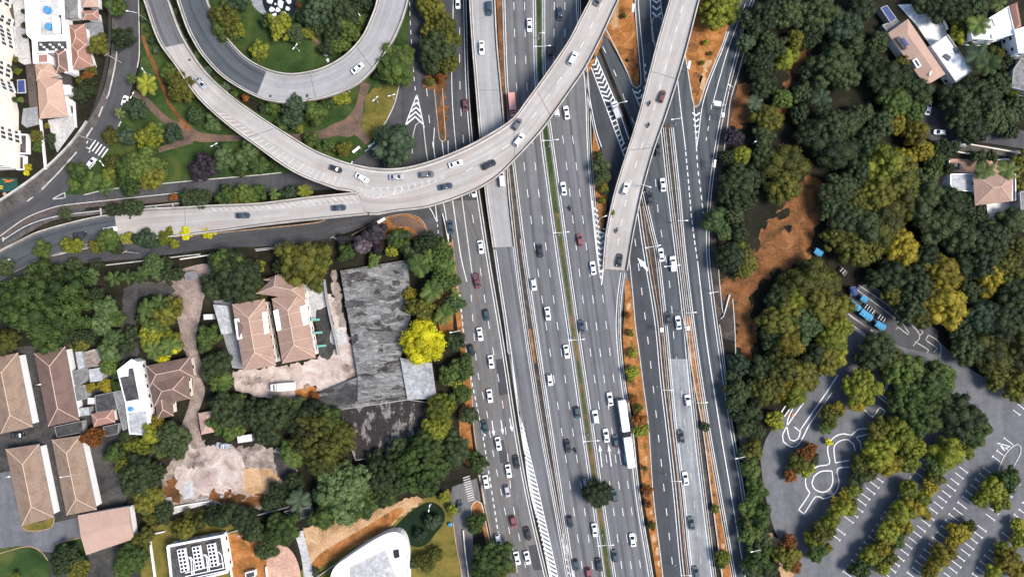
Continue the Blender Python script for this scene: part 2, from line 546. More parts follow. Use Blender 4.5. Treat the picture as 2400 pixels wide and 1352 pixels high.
# one sheet of bare soil out to the horizon
g = MB().add([(-3000, -3000, 0), (3000, -3000, 0), (3000, 3000, 0), (-3000, 3000, 0)], [(0, 1, 2, 3)]).build('ground', MT['soil'])
g['kind'] = 'structure'

# ---- soft ground
blob('park_lawn', [(330, -60), (328, 160), (296, 262), (235, 350), (160, 462), (420, 434), (790, 400), (900, 300), (938, 195), (960, 60), (955, -60)], 'lawn', .02)
blob('park_lawn', [(985, 292), (996, 300), (1012, 400), (975, 398), (960, 310)], 'lawn', .021)
blob('grass_slope', [(905, 205), (938, 200), (915, 262), (893, 310), (855, 330), (850, 270), (868, 215)], 'lawn_olive', .024)
blob('grass_slope', [(775, 215), (830, 205), (838, 240), (790, 290), (700, 310), (640, 300), (700, 270)], 'lawn', .0245)
blob('loop_lawn', [(560, 120), (620, 150), (700, 165), (770, 140), (760, 90), (700, 70), (640, 90), (590, 90)], 'lawn', .026)
blob('clay_strip', [(1000, 175), (1040, 180), (1044, 330), (1034, 330), (1026, 240), (1016, 215), (1000, 200)], 'clay', .1)
blob('orange_island', [(1452, -30), (1479, -30), (1486, 40), (1492, 90), (1498, 185), (1491, 202), (1481, 196), (1462, 150), (1432, 100), (1414, 62)], 'orange', .10)
blob('orange_island', [(1640, -30), (1706, -30), (1712, 40), (1690, 108), (1664, 178), (1644, 238), (1632, 252), (1623, 236), (1610, 150), (1602, 110)], 'orange', .10)
blob('orange_island', [(1386, 100), (1404, 78), (1414, 92), (1378, 172), (1370, 152)], 'orange', .10)
blob('orange_island', [(1391, 300), (1404, 350), (1415, 372), (1425, 440), (1416, 520), (1408, 540), (1398, 470), (1388, 380)], 'orange', .10)
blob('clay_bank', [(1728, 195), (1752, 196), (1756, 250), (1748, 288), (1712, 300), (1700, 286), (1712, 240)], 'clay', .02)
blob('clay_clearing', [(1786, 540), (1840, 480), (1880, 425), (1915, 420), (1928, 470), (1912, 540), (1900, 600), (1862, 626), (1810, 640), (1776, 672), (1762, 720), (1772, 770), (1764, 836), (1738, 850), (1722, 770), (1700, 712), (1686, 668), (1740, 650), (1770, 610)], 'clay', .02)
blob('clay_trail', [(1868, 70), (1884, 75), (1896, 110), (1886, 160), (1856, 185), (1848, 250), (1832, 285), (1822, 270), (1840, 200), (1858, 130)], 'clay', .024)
blob('clay_bank', [(1076, 960), (1094, 955), (1110, 1075), (1092, 1090), (1078, 1040)], 'orange', .024)
blob('clay_bank', [(1020, 690), (1056, 685), (1062, 760), (1058, 800), (1040, 800), (1024, 740)], 'orange', .024)
blob('clay_bank', [(1062, 560), (1072, 600), (1100, 800), (1112, 900), (1106, 980), (1096, 1000), (1076, 800), (1050, 600)], 'orange', .025)
blob('clay_bank', [(1728, 1215), (1746, 1210), (1880, 1300), (1920, 1352), (1840, 1400), (1820, 1310)], 'tan', .035)

# ---- brick park paths
path('park_path', [(312, 215, 10), (345, 240, 16), (372, 268, 16), (400, 290, 18), (430, 305, 34), (470, 322, 22), (540, 324, 14), (640, 324, 13), (740, 318, 18), (790, 303, 30), (820, 298, 46), (838, 265, 24), (846, 235, 17), (858, 195, 24)], 14, 'brick_path', .04)
path('park_path', [(334, 85, 8), (350, 130, 9), (375, 185, 10), (395, 240, 8), (420, 275, 10), (445, 305, 12)], 9, 'clay', .042)
path('park_path', [(372, 352, 12), (410, 340, 14), (450, 326, 20)], 14, 'brick_path', .044)
path('park_path', [(826, 296, 30), (845, 314, 20), (864, 334, 18)], 18, 'brick_path', .046)
path('park_path', [(690, -30), (693, 15), (700, 30)], 7, 'brick_path', .04)
path('park_path', [(735, 92), (752, 103), (768, 108)], 8, 'brick_path', .04)
blob('paved_plaza', [(588, -20), (615, -20), (622, 10), (632, 38), (612, 32), (592, 12)], 'paving', .044)
blob('pond', [(612, -40), (690, -40), (694, 10), (684, 40), (655, 46), (630, 36), (616, 10)], 'pond', .048)

# ---- carriageways
Y0, Y1 = -120, 1500
# left service road from the top edge, split by the two gores
SL = [(962, -120), (962, 0), (955, 100), (936, 198), (912, 270), (893, 305), (868, 345), (810, 388), (720, 402), (590, 413)]
LOW_S = [(1000, 420), (900, 440), (790, 447), (640, 452), (480, 463), (330, 478), (200, 492)]
exit_s = smooth(SL, 10)
sheet('service_road', [tuple(p) for p in exit_s] + [(420, 427), (265, 443), (200, 455), (150, 465), (150, 492), (200, 487), (330, 474), (480, 460), (640, 449), (790, 444), (930, 430), (1000, 408), (996, 350), (1030, 420), (1030, 500), (1150, 620), (1145, 600), (1108, 350), (1097, 200), (1093, 30), (1090, -120)], 'asph_street', .060)
WL = [(1022, 470), (1036, 500), (1060, 560), (1064, 600), (1076, 700), (1088, 800), (1104, 900), (1110, 1000), (1122, 1085), (1131, 1160), (1150, 1250), (1168, 1352), (1200, 1500)]
band('service_road', WL, L('L1', 470, 1500, 2), 'asph_hw2', .066, 60, 8)
band('viaduct_landing_road', L('L1', 560, 1500, 8), L('L2a', 560, 1500, 4), 'asph_hw', .062, 50, 6)
band('highway', L('L2a', -120, 1500, 6), L('L3a', -120, 1500, 5), 'asph_hw', .0625, 80, 8)
W3R = [(1351, -120), (1352, 30), (1374, 200), (1381, 350), (1398, 480), (1416, 560), (1470, 640), (1464, 680), (1458, 740), (1457, 800), (1464, 900), (1482, 1000), (1500, 1160), (1526, 1320), (1556, 1500)]
band('highway', L('L3b', -120, 1500, -5), smooth(W3R, 12), 'asph_hw3', .063, 90, 8)
# right-hand roads passing under the long ramp
band('connector_road', smooth([(1376, 150), (1378, 210), (1392, 300), (1408, 345), (1420, 420), (1434, 520), (1470, 640), (1476, 700), (1494, 800), (1510, 905), (1521, 1000), (1533, 1160), (1551, 1320), (1570, 1500)], 12),
     smooth([(1400, 110), (1440, 215), (1474, 310), (1498, 420), (1506, 500), (1522, 600), (1545, 756), (1554, 850), (1570, 1000), (1588, 1160), (1602, 1320), (1625, 1500)], 12), 'asph_blk', .0604, 70, 4)
band('connector_road', smooth([(1402, 60), (1408, 110), (1448, 210), (1482, 300), (1510, 420), (1528, 540), (1542, 604)], 10),
     smooth([(1416, 60), (1424, 92), (1470, 178), (1485, 205), (1530, 270), (1556, 350), (1572, 450), (1588, 604)], 10), 'asph_dark', .0617, 50, 5)
sheet('connector_road', [(1478, -120), (1490, 30), (1500, 150), (1502, 190), (1488, 208), (1530, 290), (1570, 350), (1590, 100), (1600, -120)], 'asph_dark', .0622)
band('underpass_road', smooth([(1528, 540), (1541, 604), (1558, 756), (1566, 841)], 10), smooth([(1580, 540), (1592, 654), (1607, 773), (1613, 841)], 10), 'asph_dark', .0621, 30, 5)
band('underpass_road', smooth([(1566, 841), (1581, 1000), (1600, 1160), (1616, 1320), (1640, 1500)], 12), smooth([(1613, 841), (1629, 1000), (1648, 1160), (1668, 1320), (1692, 1500)], 12), 'conc_tunnel', .0621, 50, 5)
R5L = [(1590, 40), (1585, 120), (1566, 230), (1576, 350), (1589, 450), (1602, 600), (1627, 800), (1657, 1000), (1685, 1160), (1713, 1320), (1745, 1500)]
R5R = [(1800, -120), (1770, 0), (1744, 60), (1733, 115), (1712, 195), (1694, 275), (1677, 370), (1664, 480), (1661, 590), (1672, 700), (1687, 800), (1717, 1000), (1745, 1160), (1767, 1320), (1790, 1500)]
band('avenue', smooth([(1610, -60), (1608, 60)] + R5L[1:], 12), smooth(R5R, 12), 'asph_dark', .061, 90, 8)
blob('orange_island', [(1640, -40), (1712, -40), (1712, 40), (1690, 108), (1664, 178), (1644, 238), (1632, 254), (1622, 236), (1609, 150), (1606, 90)], 'orange', .125)

# narrow planted medians and verges along the highway
band('median_grass', L('L3a', -120, 500, 4), L('L3b', -120, 500, -4), 'lawn', .10, 50, 2)
band('median_grass', L('L3a', 500, 1500, 5), L('L3b', 500, 1500, -5), 'median', .10, 70, 2)
sheet('service_road', [(962, -120), (962, 0), (955, 100), (945, 165), (1090, 190), (1092, 30), (1090, -120)], 'asph_blk', .0605)
band('verge', smooth([(1466, 650), (1463, 740), (1460, 800), (1471, 910), (1490, 1000), (1508, 1160), (1534, 1320), (1560, 1500)], 12),
     smooth([(1476, 660), (1487, 740), (1494, 805), (1508, 905), (1519, 1000), (1530, 1160), (1549, 1320), (1570, 1500)], 12), 'orange', .10, 60, 2)
band('verge', smooth([(1600, 745), (1626, 900), (1645, 1000), (1666, 1160), (1687, 1320), (1710, 1500)], 12),
     smooth([(1618, 740), (1644, 900), (1657, 1000), (1683, 1160), (1711, 1320), (1742, 1500)], 12), 'orange', .10, 50, 2)
band('barrier_gap', smooth([(1556, 290), (1569, 450), (1595, 654), (1608, 773), (1613, 841), (1629, 1000), (1648, 1160), (1668, 1320)], 12),
     smooth([(1570, 290), (1588, 450), (1610, 654), (1624, 773), (1630, 841), (1646, 1000), (1664, 1160), (1684, 1320)], 12), 'gap', .085, 50, 2)
band('barrier_gap', smooth([(1499, 484), (1520, 627), (1541, 756), (1554, 892), (1567, 1000), (1586, 1160), (1601, 1320), (1622, 1500)], 12),
     smooth([(1512, 484), (1541, 604), (1558, 756), (1568, 892), (1581, 1000), (1600, 1160), (1616, 1320), (1640, 1500)], 12), 'gap', .085, 50, 2)
band('barrier_gap', L('L2a', 180, 1500, 2), L('L2b', 180, 1500, -2), 'gap', .082, 80, 2)
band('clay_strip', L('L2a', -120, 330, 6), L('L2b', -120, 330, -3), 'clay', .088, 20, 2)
band('clay_strip', L('L2a', 770, 850, 8), L('L2b', 770, 850, -9), 'orange', .088, 8, 2)
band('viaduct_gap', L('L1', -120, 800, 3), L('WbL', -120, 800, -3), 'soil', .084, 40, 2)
# footways on the right
band('footway', smooth([(1752, 90), (1735, 130), (1716, 200), (1698, 275), (1681, 370), (1668, 480), (1665, 590), (1676, 700), (1690, 790)], 10),
     smooth([(1764, 100), (1748, 135), (1728, 205), (1711, 290), (1696, 370), (1682, 480), (1680, 590), (1690, 690), (1722, 740), (1722, 800)], 10), 'gap', .075, 50, 2)
band('footway', smooth([(1700, 830), (1720, 960), (1750, 1130), (1772, 1300), (1790, 1400)], 10), smooth([(1716, 830), (1740, 960), (1764, 1130), (1786, 1300), (1804, 1400)], 10), 'sidewalk', .075, 40, 2)

# ---- street on the left and the roads that meet it
ST_L = [(275, -120), (274, 0), (274, 105), (270, 160), (252, 230), (228, 285), (205, 322), (180, 357), (98, 447), (20, 497), (-60, 545)]
ST_R = [(335, -120), (326, 0), (327, 130), (321, 165), (309, 205), (296, 255), (277, 298), (250, 350), (200, 405), (150, 455), (135, 490), (60, 532), (-40, 600)]
band('street', smooth(ST_L, 8), smooth(ST_R, 8), 'asph_street', .0606, 60, 5)
band('sidewalk', smooth([(262, -120), (262, 0), (262, 100), (254, 165), (238, 225), (208, 282), (180, 318), (112, 396), (60, 432), (0, 470), (-60, 505)], 8),
     smooth([(276, -120), (276, 0), (276, 105), (272, 160), (254, 230), (230, 285), (207, 322), (182, 357), (100, 447), (22, 497), (-60, 545)], 8), 'sidewalk', .11, 50, 2)
sheet('street', [(150, 455), (130, 470), (60, 515), (-60, 580), (-60, 620), (0, 592), (60, 547), (130, 512), (200, 492), (200, 458)], 'asph_blk', .0613)
path('footway', [(-20, 568, 16), (60, 518, 16), (120, 494, 15), (200, 480, 14), (300, 474, 12), (430, 464, 12)], 14, 'red_walk', .10)
path('footway', [(0, 583, 10), (66, 540, 10), (130, 510, 10), (204, 500, 10), (300, 490, 9), (420, 480, 9)], 10, 'sidewalk', .102)
# road south of the ramp, turning into the highway
SR_N = [(-60, 660), (0, 632), (60, 606), (122, 597), (200, 580), (289, 572), (408, 556), (510, 546), (600, 537), (740, 522), (780, 508), (900, 492), (1000, 482), (1030, 470)]
SR_S = [(-60, 730), (0, 680), (60, 640), (150, 622), (250, 612), (330, 605), (430, 592), (520, 580), (640, 576), (760, 560), (830, 540), (870, 524), (900, 511), (930, 503), (962, 502), (988, 515), (1006, 548), (1040, 560)]
band('side_road', smooth(SR_N, 8), smooth(SR_S, 8), 'asph_street', .0632, 60, 4)
blob('corner_bank', [(872, 527), (900, 514), (930, 506), (962, 505), (986, 518), (1004, 548), (1010, 575), (960, 560), (900, 560), (860, 556)], 'orange', .1)
blob('footway', [(910, 512), (950, 506), (985, 520), (1000, 548), (985, 552), (960, 532), (925, 530)], 'brick_path', .11)

# ---- compounds on the lower left
sheet('courtyard', [(-60, 825), (160, 800), (270, 830), (350, 850), (360, 1060), (290, 1180), (330, 1260), (330, 1420), (-60, 1420)], 'yard_dark', .030)
sheet('courtyard', [(-60, 1120), (40, 1100), (60, 1240), (190, 1210), (215, 1300), (60, 1290), (-60, 1300)], 'asph_lot', .034)
blob('grass_bed', [(-40, 1290), (60, 1278), (95, 1292), (118, 1320), (90, 1390), (-40, 1400)], 'lawn', .05)
blob('grass_bed', [(128, 1275), (150, 1268), (190, 1262), (205, 1300), (190, 1352), (140, 1330), (122, 1300)], 'lawn', .05)
blob('grass_bed', [(52, 1232), (90, 1222), (128, 1212), (120, 1236), (90, 1244), (58, 1242)], 'lawn_olive', .05)
blob('driveway', [(392, 640), (480, 618), (500, 640), (470, 720), (455, 790), (470, 880), (480, 920), (455, 990), (440, 1040), (420, 1020), (442, 950), (452, 900), (440, 850), (410, 730), (380, 660)], 'dirt', .030)
blob('driveway', [(290, 675), (330, 660), (400, 668), (410, 700), (340, 690), (318, 720), (325, 800), (320, 850), (290, 850), (283, 760)], 'yard_dark', .031)
blob('driveway', [(400, 690), (450, 660), (475, 700), (460, 800), (480, 880), (460, 890), (445, 840), (420, 800), (425, 740)], 'dirt', .033)
sheet('yard', [(500, 705), (545, 700), (575, 865), (545, 862)], 'paving', .036)
blob('yard', [(548, 868), (640, 858), (745, 838), (752, 770), (742, 700), (780, 690), (800, 730), (815, 780), (838, 850), (835, 900), (760, 930), (735, 905), (690, 935), (600, 928), (556, 912)], 'pink_yard', .034)
sheet('yard', [(718, 668), (762, 655), (776, 742), (726, 752)], 'pale_paving', .04)
blob('dark_yard', [(740, 728), (770, 722), (785, 800), (776, 838), (748, 830)], 'yard_dark', .042)
blob('clearing', [(445, 1000), (462, 1030), (520, 1044), (560, 1048), (640, 1050), (690, 1080), (690, 1150), (650, 1190), (560, 1190), (480, 1180), (440, 1190), (385, 1195), (376, 1120), (400, 1080), (438, 1050)], 'rubble', .030)
blob('clearing', [(450, 1030), (480, 1046), (540, 1050), (570, 1090), (560, 1150), (500, 1160), (430, 1160), (410, 1110), (440, 1075)], 'pink_yard', .034)
blob('driveway', [(440, 960), (458, 955), (468, 1010), (475, 1045), (450, 1050), (444, 1010)], 'dirt', .036)
sheet('concrete_pad', [(428, 1130), (452, 1126), (456, 1165), (430, 1170)], 'pale_paving', .05)
# ---- institution grounds at the bottom
blob('lawn', [(350, 1235), (560, 1190), (570, 1400), (340, 1420)], 'lawn_olive', .03)
blob('lawn', [(930, 1180), (1030, 1160), (1060, 1165), (1090, 1400), (760, 1400), (700, 1340), (800, 1290)], 'lawn_olive', .03)
blob('dirt_track', [(712, 1240), (760, 1222), (850, 1205), (920, 1180), (985, 1160), (990, 1172), (930, 1220), (830, 1280), (735, 1330), (722, 1300)], 'tan', .034)
blob('dirt_track', [(728, 1322), (760, 1290), (860, 1232), (930, 1190), (945, 1198), (900, 1240), (820, 1285), (735, 1338)], 'orange', .038)
blob('deep_lawn', [(915, 1245), (960, 1200), (1005, 1176), (1036, 1190), (1042, 1220), (1020, 1250), (1005, 1270), (980, 1282), (952, 1270), (935, 1248)], 'lawn_deep', .042)
sheet('brown_lot', [(528, 1252), (590, 1246), (628, 1262), (638, 1400), (552, 1400)], 'orange', .04)
blob('pink_forecourt', [(625, 1290), (660, 1275), (690, 1300), (705, 1352), (700, 1420), (630, 1420)], 'drive_pink', .044)
path('footpath', [(700, 1245, 22), (712, 1290, 18), (722, 1340, 22), (726, 1400, 22)], 20, 'pale_paving', .046)
path('footpath', [(400, 1200, 14), (440, 1186, 14), (490, 1172, 14)], 14, 'pale_paving', .046)
# side lane with the crossing beside the highway
band('side_lane', smooth([(1060, 1140), (1056, 1180), (1066, 1250), (1080, 1352), (1092, 1450)], 10), smooth([(1118, 1120), (1126, 1180), (1108, 1220), (1112, 1300), (1124, 1352), (1140, 1450)], 10), 'asph_hw2', .064, 30, 3)
blob('traffic_island', [(1106, 1176), (1118, 1172), (1130, 1182), (1140, 1230), (1150, 1275), (1140, 1276), (1132, 1240), (1116, 1210), (1106, 1200)], 'orange', .14)

# ---- top-left plots
sheet('tower_forecourt', [(14, -60), (58, -60), (66, 85), (74, 155), (56, 152), (36, 140), (20, 60)], 'pale_paving', .03)
sheet('red_terrace', [(22, 8), (30, 10), (36, 62), (24, 60)], 'red_walk', .04)
sheet('red_terrace', [(60, 152), (80, 148), (90, 250), (69, 252)], 'red_walk', .04)
sheet('paved_plot', [(54, 255), (88, 250), (92, 292), (62, 300), (50, 290)], 'paving', .04)
sheet('paved_yard', [(112, 282), (158, 272), (176, 262), (180, 295), (134, 358), (124, 330)], 'pale_paving', .04)
sheet('dark_plot', [(118, 168), (170, 172), (172, 250), (182, 292), (158, 280), (150, 200)], 'yard_dark', .034)
sheet('dark_plot', [(166, 165), (236, 150), (222, 230), (180, 300), (172, 240)], 'soil', .036)
sheet('roof_terrace', [(199, 55), (240, 50), (246, 98), (200, 100)], 'paving', .04)

# ---- car park on the lower right
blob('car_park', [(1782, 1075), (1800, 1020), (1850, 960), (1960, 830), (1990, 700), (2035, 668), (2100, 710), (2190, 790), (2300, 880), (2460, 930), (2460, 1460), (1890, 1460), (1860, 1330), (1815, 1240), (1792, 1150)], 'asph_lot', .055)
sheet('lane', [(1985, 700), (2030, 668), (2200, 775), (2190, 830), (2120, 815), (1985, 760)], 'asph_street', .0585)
# ---- residential street at the right edge
sheet('street', [(2150, 240), (2420, 312), (2420, 352), (2290, 332), (2180, 330), (2140, 290)], 'asph_street', .05)
sheet('sidewalk', [(2190, 338), (2300, 340), (2420, 358), (2420, 378), (2300, 356), (2200, 352)], 'sidewalk', .08)
sheet('driveway', [(2222, 372), (2285, 374), (2330, 376), (2372, 378), (2372, 404), (2222, 406)], 'drive_pink', .05)
blob('patio', [(2186, 426), (2200, 408), (2220, 404), (2234, 440), (2232, 456), (2205, 448)], 'drive_pink', .052)
sheet('patio', [(2312, 474), (2372, 474), (2372, 520), (2316, 522)], 'roof_white', .056)
sheet('terrace', [(2104, 12), (2140, 10), (2196, 30), (2220, 80), (2182, 110), (2150, 62)], 'roof_white', .06)
sheet('garden_path', [(2208, 186), (2228, 178), (2240, 205), (2228, 214)], 'paving', .05)
sheet('yard', [(2330, 84), (2380, 80), (2386, 122), (2340, 118)], 'yard_dark', .05)

# rubble, weeds and stains in the yards and along the verges
for pts, m, z in (([(770, 640), (790, 632), (800, 700), (812, 760), (800, 770), (782, 720)], 'rubble', .036), ([(776, 770), (806, 776), (812, 800), (795, 812), (774, 800)], 'pale_paving', .047), ([(782, 815), (820, 812), (832, 840), (806, 850), (784, 838)], 'pink_yard', .048),
                  ([(800, 850), (836, 852), (838, 885), (810, 880)], 'rubble', .049), ([(560, 885), (600, 876), (620, 890), (590, 904), (566, 902)], 'rubble', .037), ([(690, 915), (735, 905), (742, 930), (700, 936)], 'orange', .0375), ([(640, 1060), (690, 1080), (685, 1130), (655, 1120)], 'yard_dark', .033),
                  ([(560, 1096), (640, 1104), (650, 1150), (600, 1160), (556, 1140)], 'tan', .032), ([(500, 1150), (580, 1160), (640, 1168), (600, 1186), (500, 1178)], 'clay', .0345), ([(388, 1128), (420, 1120), (424, 1170), (392, 1180)], 'clay', .0325),
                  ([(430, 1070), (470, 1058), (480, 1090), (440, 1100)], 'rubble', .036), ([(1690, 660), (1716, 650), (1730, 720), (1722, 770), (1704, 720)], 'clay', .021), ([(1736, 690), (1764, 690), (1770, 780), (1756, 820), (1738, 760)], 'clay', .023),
                  ([(1820, 500), (1848, 486), (1850, 505), (1826, 516)], 'soil', .0245), ([(1836, 530), (1856, 528), (1850, 548)], 'soil', .0246), ([(1800, 470), (1830, 440), (1850, 450), (1826, 480)], 'lawn', .0247), ([(1430, 20), (1446, 18), (1450, 60), (1436, 70)], 'tan', .104), ([(1462, 120), (1488, 118), (1492, 170), (1478, 176)], 'clay', .104), ([(1650, 150), (1664, 140), (1650, 200), (1640, 220)], 'tan', .129), ([(1624, 180), (1640, 176), (1636, 230), (1628, 234)], 'clay', .129),
                  ([(1612, 80), (1640, 70), (1636, 110), (1616, 120)], 'clay', .129), ([(1200, 1150), (1226, 1148), (1230, 1176), (1206, 1180)], 'asph_hw2', .0665)):
    blob('bare_patch' if m != 'soil' else 'dark_patch', pts, m, z)
rs_ = random.Random(11)
VA = smooth([(1471, 700), (1474, 740), (1476, 800), (1490, 910), (1504, 1000), (1519, 1160), (1541, 1320)], 10); VB = smooth([(1608, 745), (1634, 900), (1651, 1000), (1674, 1160), (1699, 1320)], 10)
for line in (VA, VB):
    for q in line[2::3]:
        x, y = q[0] + rs_.uniform(-5, 5), q[1]; r = rs_.uniform(3, 6.5)
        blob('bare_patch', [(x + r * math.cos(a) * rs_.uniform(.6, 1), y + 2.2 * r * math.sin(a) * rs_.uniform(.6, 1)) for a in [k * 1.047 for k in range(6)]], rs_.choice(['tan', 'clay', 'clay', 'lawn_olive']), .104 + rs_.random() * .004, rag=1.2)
# ============================================================ painted markings and kerbs
ZM = LZ['mark']
lines = MB(); dashes = MB(); hatch = MB(); worn = MB()
kerbs = MB(); rust = MB()


def ln(pts, w=.22, dash=None, mb=None, z=ZM, sm=True): line_into(mb or (dashes if dash else lines), pts, w, z, dash, sm)
def kb(pts, w=.28, h=.14, mb=None, z=.05): wall_into(kerbs if mb is None else mb, pts, w, h, z)


D3 = (2.6, 6.0)      # highway dashes
for nm in ('L2a',):
    kb(L(nm, -120, 1500), .3, .3)
    kb(L(nm, 330, 1500, 5), .2, .25); ln(L(nm, 560, 1500, -4), .16)
for nm, d in (('L2b', 0), ('L3a', 0), ('L3b', 0)):
    kb(L(nm, -120, 1500, d), .28, .2)
ln(L('L2b', -120, 1500, 5), .2); ln(L('L3a', -120, 1500, -5), .2); ln(L('L3b', -120, 1500, 5), .2)
kb(L('L2b', 560, 1500, -4), .2, .25)
for t in (.34, .67): ln(mid('L2b', 'L3a', t, -120, 1500), .18, D3)
# highway right of the median
ln(smooth([(1299, -120), (1299, 30), (1300, 200), (1323, 350), (1353, 600), (1380, 800), (1411, 1000), (1433, 1160), (1456, 1320), (1480, 1500)], 12), .18, D3)
ln(smooth([(1324, -120), (1324, 30), (1326, 200), (1346, 350), (1377, 600), (1403, 800), (1433, 1000), (1454, 1160), (1478, 1320), (1500, 1500)], 12), .18, D3)
ln(smooth([(1412, 690), (1426, 800), (1454, 1000), (1475, 1160), (1500, 1320), (1524, 1500)], 12), .18, D3)
W3e = smooth([(1351, -120), (1352, 30), (1371, 200), (1377, 350), (1386, 470), (1397, 580), (1408, 668)], 12)
ln(W3e, .22); kb(offset(W3e, -9)[:56], .25, .15); kb(offset(W3e, -4)[:56], .22, .15)
W3s = smooth([(1464, 640), (1456, 700), (1453, 760), (1456, 815), (1466, 905), (1482, 1000), (1499, 1160), (1525, 1320), (1555, 1500)], 12)
ln(offset(W3s, 9), .2); kb(W3s, .34, .3); kb(offset(W3s, 4), .2, .2)
# left service road
ln(L('L1', -120, 1500, -6), .22); kb(L('L1', -120, 1500), .3, .4)
ln([(1062, -120), (1062, 30), (1059, 200), (1069, 350), (1085, 480), (1101, 600), (1108, 650)], .2)
ln([(1108, 650), (1117, 720), (1128, 800), (1150, 950)], .18, (2.2, 2.2)) if False else None
ln([(1078, -60), (1078, 200), (1088, 350), (1104, 480), (1127, 640), (1152, 800), (1180, 960), (1199, 1160), (1230, 1320), (1245, 1400)], .18, D3)
ln([(1104, 690), (1118, 860), (1140, 960), (1152, 1040), (1176, 1160), (1209, 1320), (1220, 1400)], .18, (2.3, 4.0))
ln([(1078, 690), (1089, 800), (1107, 900), (1128, 1000), (1142, 1085), (1154, 1160), (1174, 1290), (1185, 1360)], .3, (1.2, 1.0))
ln([(1037, 500), (1044, 530), (1058, 600), (1064, 640)], .26); ln([(1064, 640), (1076, 700)], .26, (1.2, 1.0))
ln([(1018, 300), (1017, 350), (1030, 430), (1044, 500), (1052, 560)], .22)
ln([(958, -60), (962, 60), (972, 200), (977, 226)], .2, (1.4, 1.6)); ln([(985, 20), (988, 120), (999, 200), (1006, 280), (1016, 350)], .18, D3)
kb(smooth([(936, 198), (926, 240), (912, 272), (893, 305), (868, 345), (855, 355)], 8), .3); kb([(1008, 540), (1016, 600), (1062, 760)], .1, .1) if False else None
kb([(992, 292), (1000, 360), (1012, 430), (1022, 480)], .3); kb([(975, 292), (968, 320), (966, 360)], .25)
kb([(975, 293), (984, 286), (992, 293)], .25)
kb([(1018, 210), (1023, 260), (1030, 325), (1036, 334)], .3, .2, rust); kb([(1037, 208), (1041, 270), (1044, 328), (1036, 334)], .3, .2, rust)
ln([(1036, 330), (1041, 370), (1056, 440), (1068, 520), (1080, 600), (1094, 660)], .25); ln([(1050, 330), (1052, 370), (1064, 430)], .25)
kb([(1066, 470), (1062, 520), (1068, 560)], .2, .12, rust) if False else None
kb(smooth(WL[2:], 10), .3, .14, rust)
# straight viaduct landing lane
ln(L('WbL', 585, 1500, 5), .2); kb(L('WbL', 585, 830, 0), .3, .4)
# roads passing under the long ramp
ln([(1376, 160), (1380, 215), (1396, 300), (1410, 345)], .22); kb([(1372, 165), (1376, 215), (1391, 300), (1405, 350)], .25, .15)
ln([(1420, 150), (1447, 215), (1474, 275)], .2, (3, 7)) if False else ln([(1413, 110), (1447, 185), (1466, 240), (1490, 300)], .2, (2.2, 6))
kb([(1415, 60), (1436, 100), (1470, 170), (1482, 200), (1491, 207), (1500, 202), (1502, 180), (1494, 90), (1489, 20), (1488, -60)], .32)
ln([(1494, -60), (1497, 20), (1504, 100), (1512, 190)], .2)
kb([(1530, 100), (1527, 60), (1534, 40), (1542, 38), (1550, 46), (1553, 75)], .25); kb([(1528, 60), (1533, 100), (1541, 140)], .25)
ln([(1524, -60), (1526, 50), (1540, 130)], .22); ln([(1546, -60), (1549, 10), (1556, 60)], .22); ln([(1565, -60), (1567, 10), (1568, 20)], .2)
R3a = smooth([(1499, 484), (1508, 550), (1520, 627), (1541, 756), (1554, 892), (1567, 1000), (1585, 1160), (1600, 1320), (1622, 1500)], 12)
kb(R3a, .3, .3); ln(offset(R3a, 6), .22); kb(offset(R3a, -7), .2, .25, rust)
R4a = smooth([(1506, 450), (1530, 552), (1541, 604), (1558, 756), (1566, 841), (1581, 1000), (1600, 1160), (1616, 1320), (1640, 1500)], 12)
kb(R4a, .28, .3); ln(offset(R4a, -5), .2); kb(offset(R4a, 5), .2, .2)
R4b = smooth([(1554, 300), (1570, 450), (1595, 654), (1608, 773), (1614, 841), (1630, 1000), (1649, 1160), (1669, 1320), (1692, 1500)], 12)
kb(R4b, .28, .3); ln(offset(R4b, 5), .2); kb(offset(R4b, -5), .2, .25)
R5a = smooth([(1573, 300), (1589, 450), (1603, 600), (1628, 800), (1658, 1000), (1686, 1160), (1714, 1320), (1745, 1500)], 12)
kb(R5a, .28, .25); ln(offset(R5a, -5), .2); kb(offset(R5a, 5), .2, .2)
ln([(1536, 420), (1543, 500), (1556, 580), (1571, 680), (1580, 800), (1586, 840)], .18, (2.4, 5.8)); ln([(1590, 850), (1606, 1000), (1625, 1160), (1643, 1320), (1660, 1450)], .18, (2.4, 6.5), mb=worn)
ln([(1488, 560), (1500, 650), (1519, 800), (1541, 1000), (1558, 1160), (1576, 1320), (1590, 1450)], .2, (2.4, 5.5))
kb([(1474, 600), (1482, 680), (1490, 770), (1496, 810), (1508, 905), (1520, 1000), (1531, 1160), (1550, 1320), (1570, 1500)], .3, .2)
kb([(1601, 745), (1627, 900), (1646, 1000), (1667, 1160), (1688, 1320), (1710, 1500)], .3, .5)
